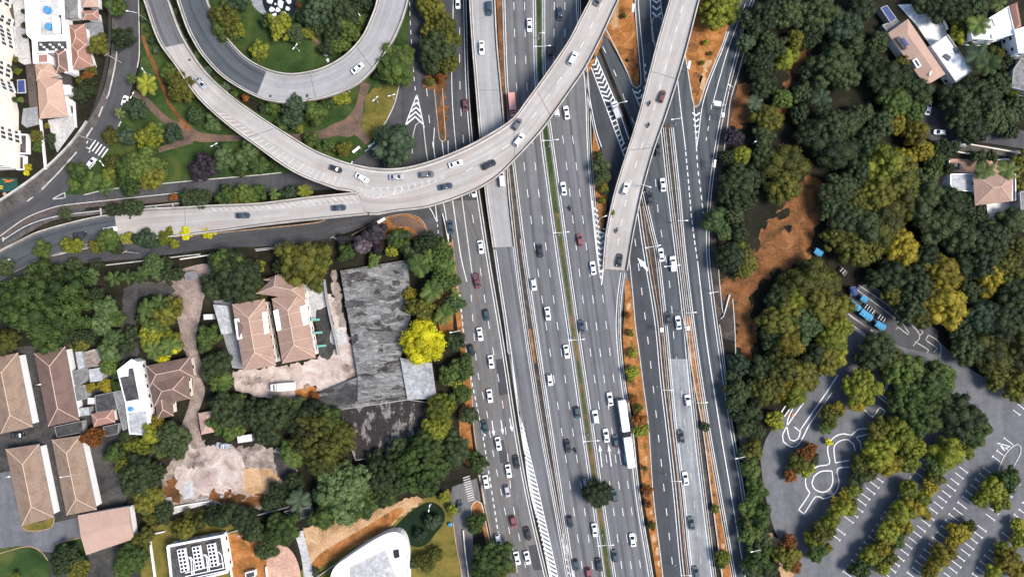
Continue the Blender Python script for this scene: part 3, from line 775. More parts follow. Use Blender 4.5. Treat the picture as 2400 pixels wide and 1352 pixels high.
# avenue on the right
ln([(1588, 186), (1596, 260), (1607, 352)], .24); ln([(1607, 356), (1613, 420), (1622, 520), (1633, 600), (1634, 608)], .3, (1.4, .8))
ln([(1632, 345), (1636, 400), (1645, 470), (1648, 500)], .3, (1.4, 1.2)); ln([(1635, 612), (1645, 700), (1656, 800), (1687, 1000), (1714, 1160), (1741, 1320), (1765, 1450)], .28)
ln([(1610, 120), (1622, 200), (1630, 300), (1632, 346)], .24); kb([(1602, 110), (1610, 155), (1622, 230), (1630, 252), (1638, 246), (1650, 210), (1668, 165), (1692, 108), (1703, 75)], .34)
ln([(1708, 75), (1694, 115), (1664, 190), (1646, 250), (1638, 310), (1633, 346)], .24, mb=lines)
ln([(1747, 10), (1712, 100), (1692, 165), (1671, 242)], .22); ln([(1668, 246), (1660, 300), (1655, 330)], .22, (1.5, 2))
R5k = smooth([(1768, 0), (1745, 60), (1734, 115), (1713, 195), (1695, 275), (1678, 370), (1665, 480), (1662, 590), (1672, 690), (1687, 800), (1717, 1000), (1745, 1160), (1767, 1320), (1790, 1500)], 12)
kb(R5k, .28, .16); ln(offset(R5k, 6), .2)
kb([(1750, 100), (1728, 180), (1712, 235), (1704, 300), (1694, 370)], .3, .2); kb([(1680, 590), (1690, 700), (1696, 735), (1708, 700), (1712, 690)], .26, .2)
kb([(1686, 760), (1692, 800), (1702, 880)], .26, .2); kb([(1717, 700), (1722, 770), (1724, 830)], .26, .2)

# ---- gore chevrons
def lerp2(a, b, t): return (a[0] + (b[0] - a[0]) * t, a[1] + (b[1] - a[1]) * t)


def chev(A, B, n, peak, w=.55, mb=None, t0=0.0, t1=1.0, z=None):
    """n chevrons between polyline A (left) and B (right); peak>0: point runs ahead along the lines by `peak` pixels"""
    a = resample(A, 80); b = resample(B, 80)
    for i in range(n):
        t = t0 + (t1 - t0) * (i + .5) / n
        k = int(t * 79)
        p, q = a[k], b[k]
        m = (p + q) / 2
        d = ((a[min(k + 3, 79)] + b[min(k + 3, 79)]) - (a[max(k - 3, 0)] + b[max(k - 3, 0)]))[:2]; d /= np.linalg.norm(d) + 1e-9
        pk = peak * np.linalg.norm((p - q)[:2]) / 2
        m2 = m.copy(); m2[:2] += d * pk
        line_into(mb or hatch, [tuple(p), tuple(m2), tuple(q)], w, (ZM + .004) if z is None else z, None, False)


def bars(A, B, n, shift, w=.45, mb=None, z=None, t0=0, t1=1):
    a = resample(A, 200); b = resample(B, 200)
    for i in range(n):
        k = int((t0 + (t1 - t0) * (i + .5) / n) * 199); j = min(199, max(0, k + shift))
        line_into(mb or hatch, [tuple(a[k]), tuple(b[j])], w, (ZM + .004) if z is None else z, None, False)


ln([(977, 222), (964, 256), (948, 300)], .3); ln([(977, 222), (986, 262), (994, 300)], .3)
chev([(977, 226), (949, 299)], [(978, 226), (993, 299)], 5, -.9)
ln([(1385, 157), (1420, 250), (1446, 320), (1466, 374)], .26); ln([(1396, 131), (1438, 228), (1458, 280), (1474, 327)], .26)
chev([(1386, 148), (1417, 240)], [(1396, 134), (1440, 232)], 9, .75, .5)
bars([(1420, 246), (1466, 372)], [(1431, 243), (1474, 362)], 11, 0, .4)
ln([(1431, 240), (1446, 285), (1462, 336)], .3)
chev([(1528, -40), (1529, 38)], [(1547, -40), (1550, 38)], 5, .9)
chev([(1482, 208), (1504, 252)], [(1500, 206), (1512, 236)], 3, .7, .5)
ln([(1482, 208), (1500, 250), (1506, 262)], .24); ln([(1512, 150), (1514, 190), (1506, 215)], .4, (1.0, 1.4))
chev([(1622, 258), (1631, 330)], [(1641, 258), (1633, 330)], 5, .8, .5)
ln([(1388, 470), (1397, 560), (1408, 668)], .3); ln([(1420, 545), (1417, 600), (1410, 668)], .3)
chev([(1396, 545), (1407, 655)], [(1421, 540), (1411, 655)], 8, .8, .55)
bars([(1390, 480), (1397, 548)], [(1400, 480), (1420, 548)], 5, 30, .5)
HA = [(1222, 990), (1226, 1030), (1240, 1140), (1262, 1230), (1284, 1330), (1300, 1420)]
HB = [(1224, 990), (1233, 1030), (1260, 1140), (1280, 1230), (1303, 1330), (1322, 1420)]
ln(HA, .2); ln(HB, .2); bars(HA, HB, 40, 6, .6)
ln(L('WbL', 830, 1500, 2), .2); ln([(1196, 830), (1215, 950), (1222, 990)], .2)
chev([(1318, 1260), (1334, 1400)], [(1320, 1260), (1350, 1400)], 9, -.8, .5)
ln([(1318, 1250), (1326, 1320), (1336, 1400)], .22); ln([(1320, 1250), (1338, 1320), (1352, 1400)], .22)


# ---- arrows
def arrow(tail, head, w=.28, hw=1.1, hl=1.7, mb=None):
    a, b = W(*tail, ZM + .002), W(*head, ZM + .002)
    d = (b - a).normalized(); n = Vector((-d.y, d.x, 0)); c = b - d * hl
    (mb or hatch).add([a + n * w / 2, a - n * w / 2, c - n * w / 2, c + n * w / 2], [(0, 1, 2, 3)])
    (mb or hatch).add([c - n * hw / 2, b, c + n * hw / 2], [(0, 1, 2)])


for x0, y0, x1, y1 in ((1133, 1002, 1137, 1024), (1153, 985, 1158, 1022), (1174, 984, 1179, 1018), (1194, 980, 1201, 1012)): arrow((x0, y0), (x1, y1))
for x0, y0, x1, y1 in ((1411, 1094), (1405, 1042), (1433, 1092), (1426, 1042), (1456, 1088), (1450, 1046)) if False else ((1411, 1094, 1405, 1041), (1433, 1092, 1426, 1041), (1456, 1088, 1449, 1046)): arrow((x0, y0), (x1, y1), .3, 1.1, 2.2)
arrow((1519, 634), (1494, 604), .9, 2.0, 3.0)

# ---- crossings
for i in range(5):
    p = lerp2((217, 338), (246, 358), i / 4); ln([(p[0] + 7, p[1] - 9), (p[0] - 8, p[1] + 12)], .42, z=ZM + .03, sm=False, mb=hatch)
for i in range(11):
    p = lerp2((1094, 1118), (1106, 1172), i / 10); ln([(p[0] - 9, p[1] + 2), (p[0] + 7, p[1] - 3)], .32, mb=worn, sm=False)
for i in range(3):
    p = lerp2((866, 338), (884, 352), i / 2); ln([(p[0] - 3, p[1] + 6), (p[0] + 12, p[1] - 3)], .5, mb=hatch, sm=False)
for q in ([(206, 330), (203, 337)], [(212, 352), (208, 358)], [(228, 372), (222, 384)], [(202, 345), (208, 349)]): ln(q, .35, mb=worn, sm=False)

# ---- street kerbs on the left
for seg in ([(275, 105), (271, 150), (255, 222), (250, 232)], [(241, 250), (232, 274)], [(217, 300), (203, 322)], [(180, 357), (140, 402), (98, 445)], [(78, 462), (64, 472)]): kb(seg, .38, .16, z=.06)
for seg in ([(325, 0), (327, 120), (322, 160)], [(300, 240), (296, 256)], [(284, 285), (278, 297)]): kb(seg, .3, .16, z=.06)
kb([(0, 472), (60, 432), (112, 392), (150, 356), (180, 322), (206, 285)], .5, .9, z=.05)
kb([(124, 466), (152, 452), (153, 463), (124, 467)], .3, .12, z=.06)
kb([(197, 457), (265, 443), (430, 426), (590, 412), (660, 405)], .3, .14); kb([(0, 554), (60, 512), (120, 488), (160, 480), (270, 468), (420, 452)], .26, .16, z=.06)
kb([(8, 562), (70, 526), (140, 506), (236, 494)], .26, .16, z=.08); kb([(336, 485), (420, 476)], .26, .16, z=.08)
for p in ((8, 556, 8, 566), (236, 488, 238, 506), (365, 482, 366, 490), (405, 478, 406, 487)): kb([(p[0], p[1]), (p[2], p[3])], .4, .2, z=.08)
# ---- kerbs of the road south of the ramp
kb(SR_N[3:], .26, .14, rust); kb([(122, 600), (200, 583), (260, 575)], .25, .14)
kb([(245, 622), (330, 612), (430, 600), (470, 596)], .3, .14); kb([(600, 588), (672, 580), (745, 572)], .25, .14)
kb([(824, 552), (870, 526), (900, 512), (930, 504), (962, 503), (988, 516), (1006, 548)], .28, .16, rust)
ln([(1000, 478), (1012, 495), (1024, 520)], .25); ln([(1020, 470), (1022, 495), (1025, 520)], .25); ln([(1025, 525), (1028, 550)], .2, (1, 1)); ln([(74, 608), (82, 604)], .4, sm=False)
# ---- beds in the lower-left compounds
for seg in ([(0, 1296), (60, 1280), (88, 1286), (104, 1300), (112, 1312)], [(134, 1310), (124, 1290), (130, 1276), (150, 1268), (186, 1260)], [(54, 1236), (60, 1242), (90, 1243), (122, 1234), (127, 1214)]): kb(seg, .22, .12, rust)
kb([(1104, 1205), (1106, 1184), (1116, 1172), (1128, 1178), (1134, 1200), (1142, 1240), (1150, 1278)], .3, .16, z=.06); kb([(1062, 1225), (1070, 1280), (1080, 1330), (1090, 1400)], .3, .16, rust, z=.06)
kb([(1122, 1110), (1131, 1150), (1137, 1180)], .3, .14)

# ---- car park bays: a stem and a short bar at its end
U = np.array((.585, -.811)); V = np.array((.80, .60))
def bays(p0, length, flip, stem=26):
    n = int(length / 16.9)
    for i in range(n):
        if random.random() < .04: continue
        p = np.array(p0, float) + U * 16.9 * i + np.array((random.uniform(-.6, .6), random.uniform(-.6, .6)))
        q = p + V * stem * random.uniform(.9, 1.06) * flip
        ln([tuple(p), tuple(q)], .2, sm=False, mb=hatch)
        e = q
        ln([tuple(e - U * 2.6), tuple(e + U * 2.6)], .3, sm=False, mb=hatch)
bays((1950, 1251), 330, 1); bays((1985, 1352 - 10), 440, -1) if False else None
bays((1995, 1352), 430, -1, 24); bays((2070, 1340), 330, 1, 24)
bays((2148, 1357), 420, -1, 26); bays((2212, 1340), 300, 1, 26)
bays((2300, 1358), 250, -1, 26)
bays((2150, 1130), 150, -1, 20); bays((2330, 880), -90, 1, 20); bays((2375, 960), 60, 1, 18)
kb([(2338, 1104), (2352, 1070), (2372, 1046), (2384, 1040), (2392, 1046), (2392, 1060), (2376, 1090), (2366, 1104)], .3, .16, z=.06)
for k in range(6): ln([(2338 + k * 4, 1038 + k * 2.5), (2350 + k * 3, 1052 - k * 1)], .2, sm=False)
ln([(2336, 1037), (2368, 1046)], .25, sm=False); ln([(2336, 1037), (2356, 1056)], .25, sm=False)
# ---- driving-school track painted on the lot
for pts in ([(1872, 1194), (1884, 1203), (1912, 1163), (1930, 1168), (1952, 1160), (1964, 1142), (1966, 1126), (1963, 1098), (1990, 1094)],
            [(1872, 1194), (1898, 1154), (1890, 1142), (1888, 1122), (1898, 1104), (1918, 1092), (1944, 1086), (1940, 1060), (1942, 1040), (1958, 1022), (1978, 1016), (1996, 1019), (2010, 1006), (2040, 1002), (2052, 992)],
            [(1950, 1103), (1925, 1104), (1908, 1116), (1903, 1130), (1910, 1146), (1928, 1153), (1944, 1146), (1952, 1128), (1950, 1103)],
            [(1958, 1084), (1955, 1060), (1956, 1044), (1970, 1032), (1988, 1030), (2000, 1040), (2004, 1056)], [(1958, 1084), (1990, 1078)],
            [(2007, 1024), (2016, 1036), (2018, 1058), (2010, 1078)], [(2007, 1024), (2022, 1020), (2046, 1015)],
            [(1964, 878), (1940, 915), (1905, 965), (1882, 998), (1874, 1010), (1862, 1000)], [(1950, 920), (1900, 990), (1884, 1020), (1872, 1040), (1855, 1047), (1836, 1034), (1834, 1020), (1850, 990), (1886, 940)],
            [(1872, 935), (1846, 985), (1852, 1030), (1870, 1028), (1876, 1010)], [(1858, 925), (1830, 968)], [(1870, 932), (1838, 976)],
            [(2026, 960), (2046, 976), (2062, 954), (2074, 962), (2058, 988)], [(2058, 928), (2094, 956)], [(2066, 926), (2094, 944)], [(2080, 890), (2072, 920), (2082, 900)]):
    ln(pts, .34, z=ZM + .002)
for pts in ([(1988, 735), (2040, 772)], [(1985, 752), (2036, 790)], [(1992, 740), (2046, 776)], [(2000, 770), (2030, 790)]): ln(pts, .3, z=ZM + .004, sm=False, mb=worn)
for pts in ([(2012, 668), (2050, 694), (2090, 724), (2130, 780), (2128, 784), (2104, 766), (2100, 772)], [(2126, 750), (2156, 786), (2140, 810)], [(2126, 750), (2164, 778), (2156, 786)],
            [(2176, 785), (2200, 800), (2206, 820), (2202, 836)], [(2176, 785), (2170, 796), (2196, 816), (2188, 826)], [(2010, 680), (2090, 740), (2110, 760)], [(2144, 800), (2176, 820), (2174, 826)], [(2196, 745), (2218, 763)]):
    ln(pts, .22, z=ZM + .004, mb=worn)
bays((2110, 820), 0, 1)

for nm, mb, m in (('lane_lines', lines, 'paint'), ('lane_dashes', dashes, 'paint'), ('road_markings', hatch, 'paint'), ('worn_road_markings', worn, 'paint_worn'),
                  ('kerb', kerbs, 'kerb'), ('stained_kerb', rust, 'kerb_rust')):
    o = mb.build(nm, MT[m]); o['kind'] = 'structure'

# ---- asphalt repairs
rep = MB()
for pts in ([(1161, 842), (1182, 840), (1196, 922), (1170, 927)], [(1238, 1278), (1258, 1275), (1270, 1334), (1250, 1336)], [(1166, 1034), (1180, 1030), (1192, 1085), (1172, 1085)],
            [(1700, 0), (1701, 0), (1701, 1)], [(1502, 44), (1530, 40), (1532, 100), (1508, 104)], [(62, 565), (112, 545), (118, 552), (70, 574)], [(236, 458), (330, 452), (334, 466), (236, 474)]):
    rep.poly([W(x, y, LZ['rep']) for x, y in pts])
o = rep.build('asphalt_repair', MT['patch_dk']); o['kind'] = 'structure'
# ============================================================ flyovers
DECK = {}


def flyover(name, label, A, B, mats, par=(True, True), piers=(), thick=1.1, ph=.85, joints=(), group=None, foot=None):
    """A, B: edge stations (px, py, z) walked together; mats: list of (fraction, material) spans along the deck"""
    n = 90
    # smooth stations together so that they stay paired
    St = smooth([tuple(a) + tuple(b) for a, b in zip(A, B)], 4)
    St = resample(np.array(St), n)
    a = St[:, :3]; b = St[:, 3:]
    DECK[name] = (a, b)
    c0 = W(*(a[n // 2] + b[n // 2]) / 2); c0.z = 0
    root = empty('flyover', label, 'flyover', c0)
    t0 = 0
    for i, (t1, m) in enumerate(mats):
        i0, i1 = int(t0 * (n - 1)), int(t1 * (n - 1)) + 1
        strip_into(MB(), a[i0:i1], b[i0:i1], 0, i1 - i0, 6).build('deck', MT[m], root)
        t0 = t1
    # slab edges and soffit
    mb = MB(); vs = []
    for p, q in zip(a, b):
        P, Q = W(*p), W(*q); d = (Q - P).normalized()
        t = min(thick, max(.15, P.z + .3)); P2 = P - d * .45; Q2 = Q + d * .45
        vs += [P - Vector((0, 0, .02)), P2 - Vector((0, 0, .02)), P2 - Vector((0, 0, .4)), P.lerp(Q, .18) - Vector((0, 0, t)), P.lerp(Q, .82) - Vector((0, 0, t)), Q2 - Vector((0, 0, .4)), Q2 - Vector((0, 0, .02)), Q - Vector((0, 0, .02))]
    fs = []
    for i in range(n - 1):
        for k in range(7): fs.append((8 * i + k, 8 * i + k + 1, 8 * i + 9 + k, 8 * i + 8 + k))
    fs += [tuple(range(8))[::-1], tuple(8 * (n - 1) + k for k in range(8))]
    mb.add(vs, fs).build('girder', MT['parapet_dk'], root)
    for s, e in ((0, a), (1, b)):
        if not par[s]: continue
        for lo, hi in (par[s] if isinstance(par[s], list) else [par[s]] if isinstance(par[s], tuple) else [(0, 1)]):
            ix = [int(q * (n - 1)) if not isinstance(q, tuple) else int(np.argmin((e[:, 0] - q[0]) ** 2 + (e[:, 1] - q[1]) ** 2)) for q in (lo, hi)]
            E = e[ix[0]:ix[1] + 1]
            d = (b - a)[ix[0]:ix[1] + 1]
            out = np.array(E); w = np.linalg.norm(d[:, :2], axis=1)[:, None]
            sgn = -1 if s == 0 else 1
            out[:, :2] += sgn * d[:, :2] / w * 1.2
            wall_into(MB(), out, .3, ph, 0, False).build('parapet', MT['parapet'], root)
            inn = np.array(E); inn[:, :2] += -sgn * d[:, :2] / w * 2.2; inn[:, 2] += .0
            wall_into(MB(), inn, .25, .16, 0, False).build('kerb_strip', MT['parapet_dk'], root)
    for t in piers:
        i = int(t * (n - 1)); m = W(*((a[i] + b[i]) / 2)); top = m.z - thick
        if top < 1.2: continue
        d = (W(*b[i]) - W(*a[i])); w = d.length; ang = math.atan2(d.y, d.x)
        mb = MB().box((m.x, m.y, top / 2), (w * .34, 1.1, top), ang)
        mb.box((m.x, m.y, top - .35), (w * .72, 1.5, .7), ang)
        mb.build('pier', MT['parapet_dk'], root)
    for t in joints:
        jm = MB(); i = int(t * (n - 1)); line_into(jm, [tuple(a[i]), tuple(b[i])], .2, 0, None, False)
        jm.v = [(x, y, z + .012) for x, y, z in jm.v]; jm.build('expansion_joint', MT['parapet_dk'], root)
    return root


def deck_mark(root, items, name='deck_marking', mat='paint', dz=.02):
    mb = MB()
    for fn, args, kw in items: fn(*args, mb=mb, **kw) if fn is not line_into else line_into(mb, *args, **kw)
    mb.v = [(x, y, z + dz) for x, y, z in mb.v]
    return mb.build(name, MT[mat], root)


def on(name, t, s):
    """station (px,py,z) on a deck at fraction t along and s across (0 = edge A, 1 = edge B)"""
    a, b = DECK[name]; f = t * (len(a) - 1); i = min(int(f), len(a) - 2); u = f - i
    p = a[i] * (1 - u) + a[i + 1] * u; q = b[i] * (1 - u) + b[i + 1] * u
    return p * (1 - s) + q * s


def run(name, s0, s1, t0, t1, n=30): return [tuple(on(name, t0 + (t1 - t0) * i / n, s0 + (s1 - s0) * i / n)) for i in range(n + 1)]


def deck_z(name, px, py):
    a, b = DECK[name]; m = (a + b) / 2
    i = int(np.argmin((m[:, 0] - px) ** 2 + (m[:, 1] - py) ** 2))
    d = (m[min(i + 1, len(m) - 1)] - m[max(i - 1, 0)])
    return float(m[i, 2]), math.degrees(math.atan2(-d[1], d[0]))


# the tight loop at the top
A_in = [(470, -90, 2.2), (477, -40, 2.3), (484, 0, 2.5), (497, 32, 2.7), (516, 66, 3), (538, 98, 3.2), (572, 134, 3.6), (610, 158, 4), (650, 172, 4.3), (690, 176, 4.6), (740, 168, 5), (780, 152, 5.3), (816, 128, 5.6), (850, 90, 6), (870, 50, 6.2), (884, 12, 6.3), (892, -30, 6.4), (900, -90, 6.5)]
A_out = [(400, -90, 2.2), (408, -40, 2.3), (418, 0, 2.5), (440, 64, 2.7), (458, 100, 3), (480, 134, 3.2), (524, 180, 3.6), (582, 216, 4), (630, 235, 4.3), (690, 240, 4.6), (760, 228, 5), (812, 210, 5.3), (850, 187, 5.6), (893, 138, 6), (922, 92, 6.2), (944, 40, 6.3), (957, -10, 6.4), (970, -90, 6.5)]
fa = flyover('loop', 'tight grey loop ramp round the wooded lawn with dark asphalt on its left half', A_in, A_out, [(.425, 'asph_dark'), (.72, 'conc_deck2'), (1, 'conc_deck2')], piers=(.5, .6, .7, .8, .9), joints=(.425, .73, .56))
# the long curved flyover that crosses the highway
B_in = [(352, -90, 3.6), (372, -40, 3.8), (393, 0, 4), (424, 82, 4.4), (473, 160, 5), (531, 218, 5.6), (600, 269, 6.3), (668, 313, 7), (736, 354, 7.7), (800, 380, 8.3), (830, 388, 8.5), (880, 397, 8.8), (940, 397, 9), (1008, 381, 9.2), (1077, 354, 9.3), (1131, 327, 9.4), (1200, 283, 9.4), (1234, 240, 9.3), (1268, 194, 9.2), (1302, 146, 9), (1336, 95, 8.8), (1360, 48, 8.6), (1385, 0, 8.4), (1430, -90, 8)]
B_out = [(290, -90, 3.6), (318, -40, 3.8), (340, 0, 4), (374, 95, 4.4), (419, 160, 5), (466, 228, 5.6), (530, 288, 6.3), (600, 340, 7), (690, 402, 7.7), (790, 442, 8.3), (838, 452, 8.5), (862, 500, 8.8), (930, 493, 9), (1003, 484, 9.2), (1085, 457, 9.3), (1150, 424, 9.4), (1200, 380, 9.4), (1268, 306, 9.3), (1302, 259, 9.2), (1338, 208, 9), (1372, 158, 8.8), (1411, 82, 8.6), (1449, 0, 8.4), (1500, -90, 8)]
St = None
fb = flyover('curve', 'long pale curved flyover sweeping across the whole highway', B_in, B_out, [(.14, 'asph_hw'), (1, 'conc_deck')], par=(True, [(0, (832, 450)), ((876, 499), 1)]), piers=(.22, .3, .37, .43, .5, .62, .72, .82, .92), joints=(.14, .33, .72, .78))
# ramp joining it from the lower left
C_n = [(-60, 626, .25), (0, 591, .25), (60, 560, .3), (102, 542, .35), (204, 515, .5), (280, 502, .8), (337, 492, 1.4), (420, 488, 2.6), (504, 483, 4), (600, 479, 5.6), (680, 470, 6.8), (735, 463, 7.6), (838, 453, 8.49)]
C_s = [(-60, 690, .25), (0, 655, .25), (60, 622, .3), (110, 600, .35), (210, 575, .5), (289, 568, .8), (345, 560, 1.4), (420, 551, 2.6), (510, 541, 4), (605, 528, 5.6), (690, 518, 6.8), (750, 512, 7.6), (861, 501, 8.79)]
fc = flyover('join', 'pale straight ramp rising from the lower left to join the curved flyover', C_n, C_s, [(.385, 'asph_dark'), (1, 'conc_deck')], par=((.0, 1), (.4, 1)), piers=(.7, .8, .9), joints=(.385, .57))
# long straight ramp on the right
D_l = [(1598, -90, 8.2), (1571, 0, 8), (1544, 92, 7.6), (1520, 184, 7), (1496, 276, 6.2), (1469, 361, 5.2), (1446, 434, 4), (1432, 490, 2.8), (1421, 549, 1.6), (1417, 590, .8), (1414, 630, .16)]
D_r = [(1664, -90, 8.2), (1637, 0, 8), (1606, 119, 7.6), (1582, 200, 7), (1556, 280, 6.2), (1530, 354, 5.2), (1507, 434, 4), (1494, 490, 2.8), (1482, 549, 1.6), (1475, 590, .8), (1468, 634, .16)]
fd = flyover('long', 'long straight pale ramp slanting down the right side to the highway', D_l, D_r, [(1, 'conc_deck')], piers=(.1, .25, .4, .52), joints=(.36, .62))
# straight viaduct between the carriageways
E_l = [(1098, -90, 4.8), (1102, 0, 4.4), (1108, 100, 3.8), (1116, 200, 3.2), (1127, 330, 2.3), (1140, 460, 1.2), (1157, 580, .14)]
E_r = [(1153, -90, 4.8), (1158, 0, 4.4), (1163, 100, 3.8), (1172, 200, 3.2), (1183, 330, 2.3), (1192, 460, 1.2), (1205, 578, .14)]
fe = flyover('straight', 'straight pale viaduct between the carriageways running under the curved flyover', E_l, E_r, [(1, 'conc_deck2')], piers=(.1, .25), joints=(.45,))

# markings painted on the decks
deck_mark(fb, [(line_into, (run('curve', .06, .06, 0, .98, 60), .14, 0), {}), (line_into, (run('curve', .94, .94, 0, .42, 40), .14, 0), {}),
               (line_into, (run('curve', .5, .48, .63, .98, 40), .16, 0, (2.4, 4.2)), {})])
ha = run('curve', .78, .86, .30, .47, 30); hb = run('curve', .95, .95, .30, .47, 30)
fin = [(bars, (run('curve', .72, .55, .27, .445, 30), run('curve', .94, .94, .27, .445, 30), 24, -5), dict(w=.3, z=0))]
deck_mark(fb, fin, 'hatched_marking', 'paint_worn')
cA = run('curve', .42, .40, .462, .60, 30); cB = run('curve', .70, .46, .462, .60, 30)
deck_mark(fb, [(chev, (cA, cB, 13, .7), dict(w=.42, z=0)), (line_into, (cA, .2, 0), {}), (line_into, (cB, .2, 0), {})], 'chevron_marking', 'paint_worn')
deck_mark(fc, [(bars, (run('join', .05, .05, .62, .99, 30), run('join', .16, .42, .62, .99, 30), 24, 6), dict(w=.32, z=0)), (line_into, (run('join', .17, .44, .6, .995, 30), .15, 0), {}), (line_into, (run('join', .94, .94, .3, .99, 30), .14, 0), {})], mat='paint_worn')
deck_mark(fd, [(line_into, (run('long', .5, .5, .02, .97, 40), .16, 0, (2.2, 4.0)), {}), (line_into, (run('long', .06, .06, 0, .9, 40), .12, 0), {}), (line_into, (run('long', .94, .94, 0, .98, 40), .12, 0), {})])
deck_mark(fa, [(line_into, (run('loop', .05, .05, 0, 1, 60), .16, 0), {}), (line_into, (run('loop', .95, .95, 0, 1, 60), .16, 0), {})])
deck_mark(fe, [(line_into, (run('straight', .07, .07, 0, 1, 30), .14, 0), {}), (line_into, (run('straight', .93, .93, 0, 1, 30), .14, 0), {})])
# planted strip and low walls between the loop and the curved flyover
blob('planting_strip', [(396, -40), (430, 60), (470, 140), (520, 195), (580, 226), (620, 250), (600, 262), (540, 216), (480, 160), (432, 84), (400, 10)], 'soil', .05)
# ============================================================ vehicles
def outline(L0, L1, w, nose=.35, tail=.22):
    """rounded plan outline from x=L0 (tail) to x=L1 (nose), half width w"""
    return [(L0, -w + tail), (L0 + tail * .6, -w + tail * .15), (L0 + .7, -w), (L1 - 1.0, -w), (L1 - nose * .8, -w + nose * .3), (L1 - nose * .15, -w + nose * .9),
            (L1 - nose * .15, w - nose * .9), (L1 - nose * .8, w - nose * .3), (L1 - 1.0, w), (L0 + .7, w), (L0 + tail * .6, w - tail * .15), (L0, w - tail)]


def loft(mb, rings, cap=True):
    n = len(rings[0]); vs = [v for r in rings for v in r]; fs = []
    for i in range(len(rings) - 1):
        for k in range(n): fs.append((i * n + k, i * n + (k + 1) % n, (i + 1) * n + (k + 1) % n, (i + 1) * n + k))
    if cap: fs.append(tuple((len(rings) - 1) * n + k for k in range(n))); fs.append(tuple(range(n - 1, -1, -1)))
    return mb.add(vs, fs)


def ring(pts, z, sx=1.0, sy=1.0, dz=None): return [(x * sx, y * sy, z + (dz(x) if dz else 0)) for x, y in pts]


def wheels(root, xs, w, r=.31):
    for x in xs:
        for s in (-1, 1):
            m = MB().tube([(x, s * (w - .22), r), (x, s * w, r)], r, 12)
            m.tube([(x, s * (w - .02), r), (x, s * (w + .01), r)], r * .6, 10)
            m.build('wheel', MT['rubber'], root, world=False)


def lights(root, xf, xr, w, z=.68):
    for s in (-1, 1):
        MB().box((xf, s * w, z), (.16, .36, .15)).build('headlight', MT['headlight'], root, world=False)
        MB().box((xr, s * w, z + .1), (.10, .30, .18)).build('tail_light', MT['taillight'], root, world=False)


def car_proto(kind):
    """x forward. parts: body, windscreen, rear_window, side_window x2, wheel x4, headlight x2, tail_light x2, side_mirror x2"""
    P = {'hatch': (3.95, .86, .92, 1.50, (-1.85, -1.45, .30, 1.05)), 'sedan': (4.45, .88, .92, 1.46, (-1.62, -.92, .35, 1.15)), 'suv': (4.55, .93, 1.05, 1.70, (-2.15, -1.75, .45, 1.15)),
         'pickup': (5.0, .93, 1.0, 1.68, (-.55, -.40, .75, 1.35)), 'van': (4.9, .95, 1.15, 1.95, (-2.38, -2.25, 1.05, 1.75))}[kind]
    Lg, w, sh, top, (b0, t0, t1, b1) = P
    root = empty('car', None, None)
    h = Lg / 2; O = outline(-h, h, w)
    hood = lambda x: -.10 * max(0, (x - b1) / (h - b1)) ** 1.5 - (.05 * max(0, (b0 - x) / (h + b0 + .01)) if kind == 'sedan' else 0)
    mb = MB()
    loft(mb, [ring(O, .20, .96, .94), ring(O, .32, 1, .99), ring(O, .62, 1.0, 1.0), ring(O, sh - .10, .985, .985, hood), ring(O, sh, .955, .92, hood)])
    if kind == 'pickup':      # open load bed: low side walls and tailgate on the body
        for s in (-1, 1): mb.box((-1.55, s * (w - .09), sh + .17), (1.8, .09, .36))
        mb.box((-h + .10, 0, sh + .17), (.09, 2 * w - .2, .36))
    # cabin with slim pillars, then glass laid just outside it
    wb, wt = w - .10, w - .24
    cab = lambda x0, x1, ww, z, r=.14: [(x0, -ww + r, z), (x0 + r, -ww, z), (x1 - r, -ww, z), (x1, -ww + r * 1.3, z), (x1, ww - r * 1.3, z), (x1 - r, ww, z), (x0 + r, ww, z), (x0, ww - r, z)]
    loft(mb, [cab(b0, b1, wb, sh - .02), cab(b0 * .5 + t0 * .5 - .03, b1 * .5 + t1 * .5 + .05, (wb + wt) / 2 + .02, (sh + top) / 2), cab(t0, t1, wt, top - .06), cab(t0 + .12, t1 - .14, wt - .10, top)])
    mb.build('body', CP['white'], root, world=False, smooth=False)
    e = .03
    def pane(name, q): MB().add(q, [(0, 1, 2, 3)]).build(name, MT['glass'], root, world=False)
    xm1, xm0 = b1 * .5 + t1 * .5 + .05, b0 * .5 + t0 * .5 - .03; wm = (wb + wt) / 2; zm = (sh + top) / 2
    MB().add([(b1 + e, -wb + .18, sh + .02), (b1 + e, wb - .18, sh + .02), (xm1 + e, wm - .14, zm + e), (t1 + e, wt - .10, top - .05), (t1 - .04, 0, top - .015 + e), (t1 + e, -wt + .10, top - .05), (xm1 + e, -wm + .14, zm + e)],
             [(0, 1, 2, 6), (6, 2, 3, 5), (5, 3, 4)]).build('windscreen', MT['glass'], root, world=False)
    MB().add([(b0 - e, wb - .18, sh + .05), (b0 - e, -wb + .18, sh + .05), (xm0 - e, -wm + .15, zm + e), (t0 - e, -wt + .12, top - .06), (t0 - e, wt - .12, top - .06), (xm0 - e, wm - .15, zm + e)],
             [(0, 1, 2, 5), (5, 2, 3, 4)]).build('rear_window', MT['glass'], root, world=False)
    for s in (-1, 1):
        q = [(b0 + .28, s * (wb + e * .6), sh + .05), (b1 - .28, s * (wb + e * .6), sh + .05), (t1 - .08, s * (wt + e), top - .09), (t0 + .18, s * (wt + e), top - .09)]
        MB().add(q, [(0, 1, 2, 3) if s < 0 else (3, 2, 1, 0)]).build('side_window', MT['glass'], root, world=False)
        MB().box((b1 - .25, s * (w + .07), sh + .06), (.12, .18, .12)).build('side_mirror', MT['black'], root, world=False)
    wheels(root, (h - .85, -h + .8), w, .32)
    lights(root, h - .22, -h + .05, w - .30)
    return root


